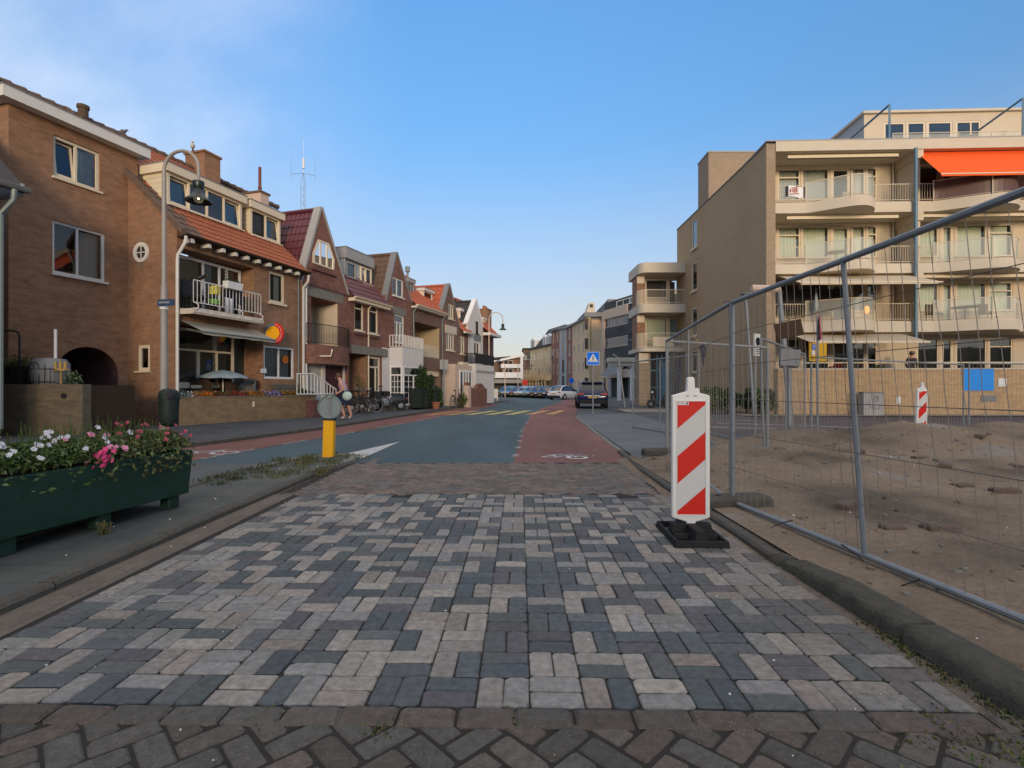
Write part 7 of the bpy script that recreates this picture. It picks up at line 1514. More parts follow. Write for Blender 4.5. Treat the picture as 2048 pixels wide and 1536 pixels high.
p = G(1385, 1078); baken(p.x, p.y+.05, 0, -2, 'red and white striped barrier board on a black rubber foot in the foreground'); p = G(1862, 880); baken(p.x, p.y+.3, .02, 12, 'smaller looking striped barrier board standing in the sand beyond the fence', lean=2, s=1.02)

# ------------------------------------------------------------------ site fence panels
def panel(p0, p1, lab, z0=(.05, .05), z1=(2.02, 2.02), lean0=(0, 0), lean1=(0, 0), mid=True, wires=True, sp=.1, rt=.021, hz=(.33, .66, .98, 1.31, 1.63)):
    """site fence panel between ground points p0,p1 with tops shifted by lean"""
    T = TR(p0[0], p0[1], 0); t = thing('site_fence', lab, 'fence panel', T, 'wire mesh site fence panels')
    B0, B1 = Vector((p0[0], p0[1], z0[0])), Vector((p1[0], p1[1], z0[1])); T0, T1 = Vector((p0[0]+lean0[0], p0[1]+lean0[1], z1[0])), Vector((p1[0]+lean1[0], p1[1]+lean1[1], z1[1]))
    def P(s, h): return (B0.lerp(B1, s)).lerp(T0.lerp(T1, s), h)
    b = MB(); b.tube([P(0, -.04), P(0, 1.0)], rt, 8); b.tube([P(1, -.04), P(1, 1.0)], rt, 8); b.tube([P(0, 1), P(.5, 1.0), P(1, 1)], rt, 8); b.tube([P(0, 0), P(.5, 0), P(1, 0)], rt, 8)
    if mid: b.tube([P(.47, 0), P(.47, 1)], rt*.8, 8)
    b.build('frame', 'galvanised', t, smooth=True)
    b = MB(); L_ = (B1-B0).length; n = int(L_/sp); N_ = (B1-B0).cross(Vector((0, 0, 1))).normalized(); D_ = (B1-B0).normalized()
    sd_ = random.random()*50
    def warp(s, h): e = math.sin(math.pi*min(1, max(0, h)))*math.sin(math.pi*s)**.3; return N_*(.018*mnoise.noise(Vector((s*14+sd_, h*5, 0)))*e) + D_*(.022*mnoise.noise(Vector((s*40+sd_, h*4, 7)))*e)
    for k in range(1, n):
        s = k/n; b.tube([P(s, j/9)+warp(s, j/9) for j in range(10)], .0022+.0008*(B0.y > 6), 3, cap=False)
    for h in hz:
        hh = h/(z1[0]-z0[0]); b.tube([P(k/24, hh)+warp(k/24, hh)+N_*.003 for k in range(25)], .0030, 3, cap=False)
    b.build('wire_mesh', 'wire', t, merge=False)
    return t
panel((2.11, 4.95), (2.50, 1.58), 'near right fence panel running out of the picture', z0=(.085, .085), z1=(2.02, 2.03), lean0=(.07, .16), lean1=(-.26, 0))
panel((2.69, 9.0), (2.17, 5.11), 'fence panel behind the striped barrier board', z0=(.05, .05), z1=(2.0, 2.02))
panel((2.72, 9.05), (4.32, 8.75), 'short angled fence panel returning behind the first corner post', z1=(2.0, 1.86), z0=(.05, .12), mid=False); panel((4.28, 8.8), (6.9, 12.2), 'fence panel slanting back towards the flats', z0=(.1, .02), z1=(2.02, 1.98), lean0=(-.05, 0))
panel((7.2, 12.2), (11.6, 13.3), 'back fence panel between the grey post and the small barrier board', z0=(.05, .0), z1=(1.9, 1.78), mid=False, rt=.02); panel((11.75, 13.3), (15.3, 13.0), 'back fence panel in front of the bright blue board', z0=(-.02, -.04), z1=(1.82, 1.75), mid=False, rt=.02)
panel((3.55, 15.2), (4.3, 11.9), 'distant fence panel nearest the right hand pavement', z1=(1.95, 1.95)); 
def foot(x, y, z, deg, lab, m='concrete', s=1):
    T = TR(x, y, z, deg) @ Matrix.Diagonal((s, s, s, 1)); b = MB(); b.bbox(-.36, .36, -.12, .12, 0, .14, b=.03); b.lathe((-.12, 0, .141), [(.001, 0), (.035, 0)], 10); return tag(b.build('concrete_block', m, fr=T, bev=.012), lab, 'concrete block')
foot(2.10, 4.98, .0, 10, 'dark concrete fence foot right of the striped barrier board', 'concrete_dark', 1.05); foot(2.62, 8.95, .0, 3, 'brown concrete fence foot at the first corner post', 'concrete_dark'); foot(6.95, 12.2, .02, 10, 'concrete foot under the grey post in the sand'); foot(3.9, 10.6, .0, 60, 'low concrete block on the pavement behind the fence'); foot(11.7, 13.2, .0, 5, 'concrete foot near the small barrier board'); foot(4.3, 8.75, .05, -30, 'half sunk concrete foot between two fence panels')
# cable ties and their loose tails
def tie(p, d, lab): b = MB(); p = Vector(p); b.tube([p, p+Vector(d)*.5+Vector((0, 0, .01)), p+Vector(d)], [.006, .004, .003], 4); tag(b.build('cable_tie', 'ink', merge=False), lab, 'cable tie')
def fp(px, py, Yd): return at(px, Yd, py)
tie(fp(1470, 976, 5.05), (-.09, -.01, -.02), 'short black cable tie low on the second fence post'); tie(fp(1585, 1041, 4.0), (-.20, -.05, -.045), 'black cable tie sticking left from the bottom rail'); tie(fp(1682, 1088, 3.45), (.14, -.1, -.13), 'black cable tie hanging from the middle of the bottom rail'); tie(fp(1852, 1155, 2.95), (-.28, -.02, -.10), 'long black cable tie reaching left from the near bottom rail'); tie(fp(1466, 604, 5.1), (-.1, 0, -.005), 'black cable tie at the top of the second fence post')
b = MB(); q = fp(1402, 690, 7.0); b.tube([fp(1384, 668, 7.2), fp(1398, 685, 7.1), q], .006, 4); b.tube([q, q+Vector((.02, 0, -.09)), q+Vector((.03, 0, -.28))], [.03, .02, .012], 5, 1); b.tube([q, q+Vector((.06, 0, -.04)), q+Vector((.05, 0, -.16))], [.03, .015, .01], 5, 1); tag(b.build('tied_rope', ['wood_yellow', 'cloth_navy'], merge=False), 'knotted dark blue strap hanging from the fence top rail', 'strap')
# signs on the site
def board(x, y, zc, w_, h_, deg, mat, name, lab, cat, lean=0, post=None, roll=0, back=None, d=.02):
    T = TR(x, y, 0, deg); t = thing(name, lab, cat, T); TT = T @ Matrix.Translation((0, 0, zc)) @ Matrix.Rotation(R(roll), 4, 'Y') @ Matrix.Rotation(R(lean), 4, 'X'); b = MB(); b.box(-w_/2, w_/2, -d, 0, -h_/2, h_/2); b.build('board', mat, t, TT, bev=.003)
    if post: b = MB(); b.tube([(0, .03, 0), (0, .03, zc+h_/2)], post, 8); b.build('post', 'galvanised', t, T, smooth=True)
    return t, TT
p = at(1577, 5.9); board(p.x, 5.9, H0+(Y0-659)*5.9/F, .29, .185, -10, 'wood_dark', 'dark_sign', 'dark brown board tilted on the fence mesh in front of the flats', 'sign', roll=-11)
p = at(1577, 9.6); t, TT = board(p.x, 9.6, H0+(Y0-716)*9.6/F, .33, .30, -12, 'lead', 'meter_box', 'blue grey box on a leaning post behind the fence', 'box', post=None, d=.12, roll=3); b = MB(); b.tube([(.1, .06, -.55-.7), (.02, .05, .1)], .045, 8); b.build('post', 'galvanised', t, TT, smooth=True)
p = at(1513, 12.2); t, TT = board(p.x, 12.2, H0+(Y0-690)*12.2/F, .30, .52, 38, 'sign_white', 'zone_sign', 'white parking zone sign on a thin grey post behind the fence', 'sign', post=.03, d=.03)
b = MB(); b.lathe((0, -.035, .08), [(.075, 0), (.10, 0)], 20, ax='y'); [b.box(-.09, .09, -.036, -.033, -.12-.05*k, -.10-.05*k) for k in range(3)]; b.tube([(-.06, -.034, .02), (.06, -.034, .14)], .006, 4); b.build('print', 'ink', t, TT)
p = at(1631, 13.9); t, TT = board(p.x-.1, 13.9, H0+(Y0-703)*13.9/F, .26, .52, 28, 'sign_yellow', 'parking_sign', 'yellow parking information sign with a blue P tile behind the fence', 'sign', post=None, d=.03)
b = MB(); b.box(-.02, .12, -.035, -.031, .04, .20); b.build('parking_tile', 'sign_blue', t, TT); text('P', .15, TT @ Matrix.Translation((.05, -.037, .12)) @ Matrix.Rotation(R(90), 4, 'X'), 'pvc_white', t); b = MB(); b.box(-.06, .11, -.034, -.031, -.09, .02); b.build('text_panel', 'pvc_white', t, TT); b = MB(); [b.box(-.05, .1, -.035, -.031, -.16-.05*k, -.145-.05*k) for k in range(2)]; b.build('print', 'ink', t, TT)
b = MB(); b.box(-.13, .13, 0, .02, -.26, .24); b.build('board', 'sign_yellow', t, TR(p.x+.24, 14.05, H0+(Y0-703)*13.9/F, -35)); b = MB(); b.tube([(.08, .06, -2.1), (.08, .06, .2)], .03, 8); b.build('post', 'galvanised', t, TT)
p = at(1638, 13.6); T = TR(p.x, 13.6, H0+(Y0-655)*13.6/F, 66); t = thing('warning_sign', 'red bordered triangular warning sign seen almost edge on above the yellow sign', 'sign', T); b = MB(); b.prism([(-.38, -.02, -.33), (.38, -.02, -.33), (0, -.02, .34)], (0, .02, 0)); b.build('border', 'red_dull', t, T); b = MB(); b.prism([(-.25, -.026, -.26), (.25, -.026, -.26), (0, -.026, .18)], (0, .005, 0)); o = b.build('face', 'sign_white', t, T); b = MB(); b.box(-.03, .03, -.03, -.026, -.2, .06); b.build('symbol', 'ink', o, T)
b = MB(); b.tube([(0, .03, -2.8), (0, .03, .3)], .03, 8); b.build('post', 'galvanised', t, T)
# leaning silver lamp mast and the slim lamp beside the gable
def mast(px0, py0, px1, py1, Yd, r, lab, head=None):
    a, c = at(px0, Yd, py0), at(px1, Yd, py1); T = TR(a.x, a.y); t = thing('lamp_mast', lab, 'street lamp', T); b = MB(); b.tube([(a.x, a.y, 0), a.lerp(c, .55), c], [r, r*.95, r*.8], 10); b.build('pole', 'galvanised', t, smooth=True)
    if head == 'cap': b = MB(); b.lathe(c, [(.001, .24), (.22, .22), (.22, .18), (.14, .17), (.12, 0), (.04, -.05)], 14); b.build('lamp_head', 'lead', t, smooth=True)
    if head == 'arm': b = MB(); b.tube([c, c+Vector((-.7, 0, .02))], .09, 8); b.build('lamp_head', 'render_pale', t, smooth=True)
    return t
mast(1584, 868, 1558, 578, 13.2, .075, 'leaning silver lamp mast at the corner of the flats', 'arm'); mast(1508, 833, 1492, 597, 21.6, .06, 'slim lamp post in front of the grey brick side wall', 'cap')
# grey cable cabinet by the yellow wall
q = FO.u(1742, -.9); p = FO.pt(q, -.9); T = TR(p.x, p.y, 0, -2.3); t = thing('cable_cabinet', 'pale green grey utility cabinet with graffiti by the yellow wall', 'cabinet', T); b = MB(); b.bbox(-.42, .42, -.18, .18, .03, .98, b=.02); b.build('body', 'verge_grey', t, T, bev=.01); b = MB(); b.box(-.45, .45, -.2, .2, .98, 1.03); b.build('lid', 'lead', t, T); b = MB(); b.box(-.005, .005, -.185, -.18, .1, .95); b.build('door_gap', 'ink', t, T)
b = MB(); b.tube([(.1+.12*math.cos(a*.6)*(1-a*.05), -.186, .72+.12*math.sin(a*.6)) for a in range(14)], .008, 4); b.tube([(-.3, -.186, .5), (-.15, -.186, .7), (-.2, -.186, .4), (.2, -.186, .3), (.3, -.186, .5)], .006, 4); b.build('graffiti', 'ink', t, T)
# hedge at the foot of the gable
for k, (px, w_) in enumerate(((1432, .9), (1462, .9), (1494, .9), (1524, .7))):
    bushy('hedge_shrub', ['leftmost clipped hedge bush against the grey gable wall', 'second hedge bush from the left along the grey gable', 'third hedge bush, right behind the slim lamp post', 'rightmost hedge bush at the building corner'][k], 'hedge', (at(px, 24).x if px < 1500 else 11.0, 24.4-.25*k if px < 1500 else 22.6), .75, .55, 1.25, 2400, .07, ['leaf', 'leaf_dark', 'leaf_pale'], group='hedge bushes along the gable')
# ------------------------------------------------------------------ traffic signs and poles
p = G(1186, 829); T = TR(p.x, p.y); t = thing('crossing_sign', 'blue pedestrian crossing sign with a white triangle on a thin pole', 'traffic sign', T); zc = H0+(Y0-717)*p.y/F; b = MB(); b.tube([(0, .03, 0), (0, .03, zc+.35)], .03, 8); b.build('pole', 'galvanised', t, T, smooth=True)
s_ = .285; b = MB(); b.bbox(-s_, s_, -.02, .0, zc-s_*1.05, zc+s_*1.05, b=.01); o = b.build('sign_board', 'sign_blue', t, T, bev=.004); b = MB()
for q in ((-s_, s_, s_*1.03, s_*.97), (-s_, s_, -s_*.97, -s_*1.03)): b.box(q[0], q[1], -.0225, -.0205, zc+q[3], zc+q[2])
for q in (-s_, s_-.018): b.box(q, q+.018, -.0225, -.0205, zc-s_, zc+s_)
b.prism([(-.235, -.023, zc-.16), (.235, -.023, zc-.16), (0, -.023, zc+.225)], (0, .002, 0)); b.build('white_print', 'sign_white', o, T); b = MB(); y = -.0245
b.lathe((0, y, zc+.10), [(.001, 0), (.024, 0)], 10, ax='y'); b.tube([(0, y, zc+.07), (.0, y, zc-.01)], .017, 5); b.tube([(0, y, zc-.01), (-.045, y, zc-.09)], .011, 5); b.tube([(0, y, zc-.01), (.05, y, zc-.09)], .011, 5); b.tube([(0, y, zc+.05), (-.045, y, zc+.0)], .008, 4); b.tube([(0, y, zc+.05), (.045, y, zc+.005)], .008, 4)
for k in range(-4, 5): b.box(k*.042-.012, k*.042+.012, y-.001, y+.001, zc-.135, zc-.115)
b.build('symbol', 'ink', o, T)
p = G(1250, 815); p0 = at(1250, 31); b = MB(); b.tube([(p0.x, 31, 0), (at(1237, 31).x, 31, H0+(Y0-716)*31/F)], .045, 8); b.tube([(at(1237, 31).x, 31, H0+(Y0-716)*31/F), (at(1226, 31).x, 31, H0+(Y0-708)*31/F)], .03, 6); tag(b.build('lamp_pole', 'galvanised', fr=ID, smooth=True), 'thin leaning grey pole in front of the dark banded flats', 'pole')
p = G(888, 817); T = TR(p.x, p.y, 0, 8); t = thing('square_sign', 'grey back of a large square sign on a pole by the bins', 'traffic sign', T); zc = H0+(Y0-729)*p.y/F; b = MB(); b.tube([(0, 0, 0), (0, 0, zc+.3)], .04, 8); b.build('pole', 'galvanised', t, T, smooth=True); b = MB(); b.bbox(-.24, .24, .03, .05, zc-.28, zc+.28, b=.005); b.build('sign_board', 'galvanised', t, T)
p = G(801, 818); b = MB(); b.tube([(0, 0, 0), (0, 0, 1.05)], .035, 8); tag(b.build('short_post', 'galvanised', fr=TR(p.x, p.y), smooth=True), 'short grey post on the pavement before the white bay', 'post')
p = at(1081, 70); T = TR(p.x+1.2, 70); t = thing('direction_sign', 'small blue square sign in front of the far blue grey block', 'traffic sign', T); zc = H0+(Y0-761)*70/F; b = MB(); b.tube([(0, 0, 0), (0, 0, zc)], .04, 6); b.build('pole', 'galvanised', t, T); b = MB(); b.box(-.3, .3, -.04, 0, zc-.3, zc+.3); b.build('sign_board', 'sign_blue', t, T); t.matrix_world = TR(at(1143, 70).x, 70)
b = MB(); b.lathe((0, 0, 0), [(.001, -.03), (.5, -.03), (.5, .02)], 20, ax='y'); b.tube([(0, 0, -.4), (0, 0, -3.3)], .05, 6, 1); p = at(1050, 88); tag(b.build('red_sign', ['sign_red', 'galvanised'], fr=TR(p.x, p.y, H0+(Y0-765)*88/F)), 'round red shop sign left of the yellow arcade', 'sign')
for px, Yd, h, lab in ((1010, 70, 4.4, 'pale flagpole left of the far parked cars'), (1036, 75, 4.6, 'pale flagpole behind the far parked cars')): p = at(px, Yd); b = MB(); b.tube([(0, 0, 0), (0, 0, h)], .07, 6); tag(b.build('pole', 'render_pale', fr=TR(p.x, p.y)), lab, 'pole')
# wavy brick wall and white hoarding at the end of the row
q0, q1 = FB.u(935, -1.5), FB.u(974, -1.5); b = MB(); n = 24; P = [(q0, -1.5, 0)]
for k in range(n+1): f = k/n; P.append((q0+(q1-q0)*f, -1.5, 1.55 if f < .12 else 1.22+.42*(math.cos(f*9.4)*(1-f*.35))*.6+.1))
P.append((q1, -1.5, 0)); b.prism(P[::-1], (0, .25, 0)); t = thing('wavy_wall', 'red brick garden wall with a wavy top below the white gable', 'wall', FB.M @ Matrix.Translation((q0, -1.5, 0))); b.build('wall', 'brick_red', t, FB, merge=False); b = MB(); b.box(q0-.1, q0+.3, -1.62, -1.3, 0, 1.35); b.build('pillar', 'render_pale', t, FB)
p = at(988, 44); b = MB(); b.box(-.35, .35, -.03, .03, .25, 1.05); b.box(-.33, -.27, -.02, .02, 0, .25); b.box(.27, .33, -.02, .02, 0, .25); tag(b.build('white_hoarding', 'pvc_white', fr=TR(p.x, p.y, .09, -12)), 'white board standing beside the second street lamp', 'board')

# ------------------------------------------------------------------ wheeled bins, bicycles, scooters
def wbin(u, v, lab):
    T = FB.M @ Matrix.Translation((u, v, .085)) ; t = thing('wheeled_bin', lab, 'wheeled bin', T, 'wheeled bins by the conifer'); b = MB(); b.mesh([(-.22, -.26, .08), (.22, -.26, .08), (.22, .2, .08), (-.22, .2, .08), (-.29, -.34, .98), (.29, -.34, .98), (.29, .32, .98), (-.29, .32, .98)], [(0, 3, 2, 1), (4, 5, 6, 7), (0, 1, 5, 4), (1, 2, 6, 5), (2, 3, 7, 6), (3, 0, 4, 7)]); b.build('body', 'bin_green', t, T, bev=.02)
    b = MB(); b.prism([(-.3, -.36, .98), (.3, -.36, .98), (.3, .34, 1.04), (-.3, .34, 1.04)], (0, 0, .04)); b.build('lid', 'black_metal', t, T, bev=.01)
    for q in (-.24, .2): b = MB(); b.lathe((q, .22, .10), [(.10, -.0), (.10, .05)], 12, ax='x'); b.build('wheel', 'tyre', t, T)
    b = MB(); b.tube([(-.25, .36, .95), (.25, .36, .95)], .02, 6); b.build('handle', 'black_metal', t, T); return t
u = FB.u(838, -1.2); wbin(u-.1, -1.1, 'dark wheeled bin beside the white bay'); wbin(u+.55, -1.15, 'dark wheeled bin with white stickers between its neighbours'); wbin(u+1.35, -1.25, 'wheeled bin nearest the dark conifer')
p = FB.pt(FB.u(872, -1.6), -1.6); b = MB(); b.lathe((0, 0, 0), [(.16, 0), (.22, .3), (.25, .32), (.24, .36), (.2, .36), (.19, .3)], 14); tag(b.build('terracotta_pot', 'terracotta', fr=TR(p.x, p.y, .085)), 'terracotta pot at the foot of the lower conifer', 'pot')
def bicycle(x, y, z, deg, mat, lab, lean=4, basket=False):
    T = TR(x, y, z, deg) @ Matrix.Rotation(R(lean), 4, 'X'); t = thing('bicycle', lab, 'bicycle', T, 'bicycles parked along the front'); r = .335; xr, xf = -.52, .56
    for xx in (xr, xf):
        b = MB(); b.lathe((xx, 0, r), [(r-.018, -.016), (r, -.012), (r+.004, 0), (r, .012), (r-.018, .016)], 28, ax='y', cap=False); w_ = b.build('wheel', 'tyre', t, T, smooth=True)
        b = MB(); b.lathe((xx, 0, r), [(r-.03, -.01), (r-.018, -.011), (r-.018, .011), (r-.03, .01)], 28, ax='y', cap=False); b.lathe((xx, 0, r), [(.001, -.03), (.02, -.03), (.02, .03), (.001, .03)], 8, ax='y')
        for k in range(18): a = 2*math.pi*k/18; b.tube([(xx+.02*math.cos(a+.6), .015*(-1)**k, r+.02*math.sin(a+.6)), (xx+(r-.03)*math.cos(a), 0, r+(r-.03)*math.sin(a))], .0016, 3, cap=False)
        b.build('rim', 'chrome', w_, T)
        b = MB(); b.tube([(xx+(r+.02)*math.cos(a), 0, r+(r+.02)*math.sin(a)) for a in [R(q) for q in (range(10, 185, 12) if xx < 0 else range(15, 150, 12))]], .016, 5); b.build('mudguard', mat, t, T)
    J = dict(bb=Vector((-.07, 0, .29)), st=Vector((-.21, 0, .80)), hd=Vector((.36, 0, .86)), hb=Vector((.41, 0, .66)), r=Vector((xr, 0, r)), f=Vector((xf, 0, r)))
    b = MB(); [b.tube([J[a], J[c]], .016, 6) for a, c in (('bb', 'st'), ('bb', 'hb'), ('hd', 'hb'))]; b.tube([J['bb']+Vector((.02, 0, .15)), (.15, 0, .45), J['hd']], .014, 6)
    for s in (-1, 1): o_ = Vector((0, s*.045, 0)); b.tube([J['r']+o_, J['bb']+o_*.5], .010, 5); b.tube([J['r']+o_, J['st']-Vector((0, 0, .12))], .008, 5); b.tube([J['f']+o_, J['hb']-Vector((-.02, 0, .1))+o_*.6, J['hb']], .012, 5)
    b.build('frame', mat, t, T)
    b = MB(); b.tube([J['st'], J['st']+Vector((-.03, 0, .14))], .013, 6); b.ball(J['st']+Vector((-.06, 0, .17)), .13, .075, .04, n=10); b.build('saddle', 'rubber', t, T, smooth=True)
    b = MB(); h = J['hd']; b.tube([h, h+Vector((-.03, 0, .18))], .013, 6); b.tube([h+Vector((-.18, -.27, .20)), h+Vector((-.06, -.25, .22)), h+Vector((.0, -.1, .19)), h+Vector((-.02, 0, .18)), h+Vector((.0, .1, .19)), h+Vector((-.06, .25, .22)), h+Vector((-.18, .27, .20))], .011, 6); b.build('handlebar', 'chrome', t, T, smooth=True)
    b = MB(); b.box(-.72, -.38, -.07, .07, .70, .715); b.tube([(-.55, .06, .70), (xr, .05, r)], .006, 4); b.tube([(-.55, -.06, .70), (xr, -.05, r)], .006, 4); b.build('rack', 'black_metal', t, T)
    b = MB(); b.lathe((-.07, -.05, .29), [(.08, -.004), (.085, .004)], 16, ax='y'); b.tube([(-.07, -.06, .29), (.06, -.07, .18)], .008, 4); b.tube([(-.07, .06, .29), (-.2, .07, .40)], .008, 4); b.box(.02, .1, -.15, -.07, .17, .19); b.box(-.24, -.16, .07, .15, .39, .41); b.build('crank', 'steel_pole', t, T)
    if basket: b = MB(); b.bbox(.44, .76, -.17, .17, .72, .96, b=.01); b.build('basket', 'rubber', t, T)
    return t
p = G(706, 829.5, .085); bicycle(p.x, p.y, .085, 38, 'black_metal', 'black bicycle with a white rear mudguard nearest the walking woman', lean=5); p = G(727, 826, .085); bicycle(p.x, p.y, .085, 30, 'black_metal', 'dark bicycle second from the walking woman', lean=-3, basket=True); p = G(745, 824.5, .085); bicycle(p.x, p.y, .085, 36, 'steel_blue', 'dark blue bicycle nearest the small moped', lean=4, basket=True); p = G(716, 826, .085); bicycle(p.x, p.y, .085, 42, 'door_plum', 'dark bicycle half hidden behind the others', lean=2)
p = FB.pt(FB.u(912, -1.6), -1.6); bicycle(p.x, p.y, .085, 72, 'black_metal', 'black bicycle parked farther down before the pale porch', lean=3)
def scooter(x, y, z, deg, mat, lab, box=False):
    T = TR(x, y, z, deg); t = thing('moped', lab, 'moped', T)
    for xx in (-.60, .60): b = MB(); b.lathe((xx, 0, .24), [(.13, -.05), (.22, -.055), (.24, -.03), (.24, .03), (.22, .055), (.13, .05)], 22, ax='y', cap=False); w_ = b.build('wheel', 'tyre', t, T, smooth=True); b = MB(); b.lathe((xx, 0, .24), [(.001, -.045), (.13, -.04), (.13, .04), (.001, .045)], 14, ax='y'); b.build('rim', 'chrome', w_, T)
    b = MB(); st = [(-.88, .50, .62, .05), (-.7, .42, .74, .12), (-.4, .28, .76, .15), (-.12, .24, .68, .14), (-.02, .20, .34, .15), (.25, .20, .30, .15), (.36, .24, .55, .14), (.43, .30, .85, .13), (.50, .5, .96, .09)]; vs = []; fs = []
    for (xx, zl, zh, hw) in st: vs += [(xx, -hw, zl), (xx, -hw*1.1, (zl+zh)/2), (xx, -hw*.8, zh), (xx, hw*.8, zh), (xx, hw*1.1, (zl+zh)/2), (xx, hw, zl)]
    for k in range(len(st)-1): fs += [(k*6+q, k*6+(q+1) % 6, (k+1)*6+(q+1) % 6, (k+1)*6+q) for q in range(6)]
    fs += [tuple(range(6)), tuple((len(st)-1)*6+q for q in range(6))]; b.mesh(vs, fs); b.build('body', mat, t, T, smooth=True, bev=.01)
    b = MB(); b.bbox(-.75, -.12, -.13, .13, .74, .83, b=.04); b.build('seat', 'rubber', t, T, bev=.02); b = MB(); b.tube([(.60, 0, .24), (.50, 0, .7), (.42, 0, 1.0)], .03, 8); b.tube([(.38, -.32, 1.03), (.42, -.1, 1.0), (.42, .1, 1.0), (.38, .32, 1.03)], .018, 6); b.build('handlebar', 'black_metal', t, T, smooth=True)
    b = MB(); b.ball((.5, 0, .93), .08, n=8); b.build('headlight', 'headlight', t, T, smooth=True); b = MB(); b.box(-.9, -.86, -.06, .06, .56, .64); b.build('tail_light', 'tail_red', t, T); b = MB(); b.bbox(.42, .8, -.07, .07, .44, .5, b=.02); b.build('mudguard', mat, t, T)
    for s in (-1, 1): b = MB(); b.tube([(.4, s*.2, 1.02), (.38, s*.3, 1.18)], .006, 4); b.ball((.38, s*.31, 1.2), .05, .015, .035, n=8); b.build('mirror', 'black_metal', t, T)
    if box: b = MB(); b.bbox(-1.05, -.72, -.16, .16, .86, 1.12, b=.05); b.build('top_box', 'sign_blue', t, T)
    return t
p = G(777, 821.5, .085); scooter(p.x, p.y, .085, 205, 'paint_black', 'small black moped with a blue rear panel before the white bay'); b = MB()
p = at(1322, 30.5); scooter(p.x, p.y, .003, 150, 'paint_black', 'black scooter parked by the blue glazed entrance', box=False); p = at(1322, 31.3); scooter(p.x+1.0, p.y+.5, .003, 140, 'paint_lightblue', 'second scooter half hidden behind the fence corner')

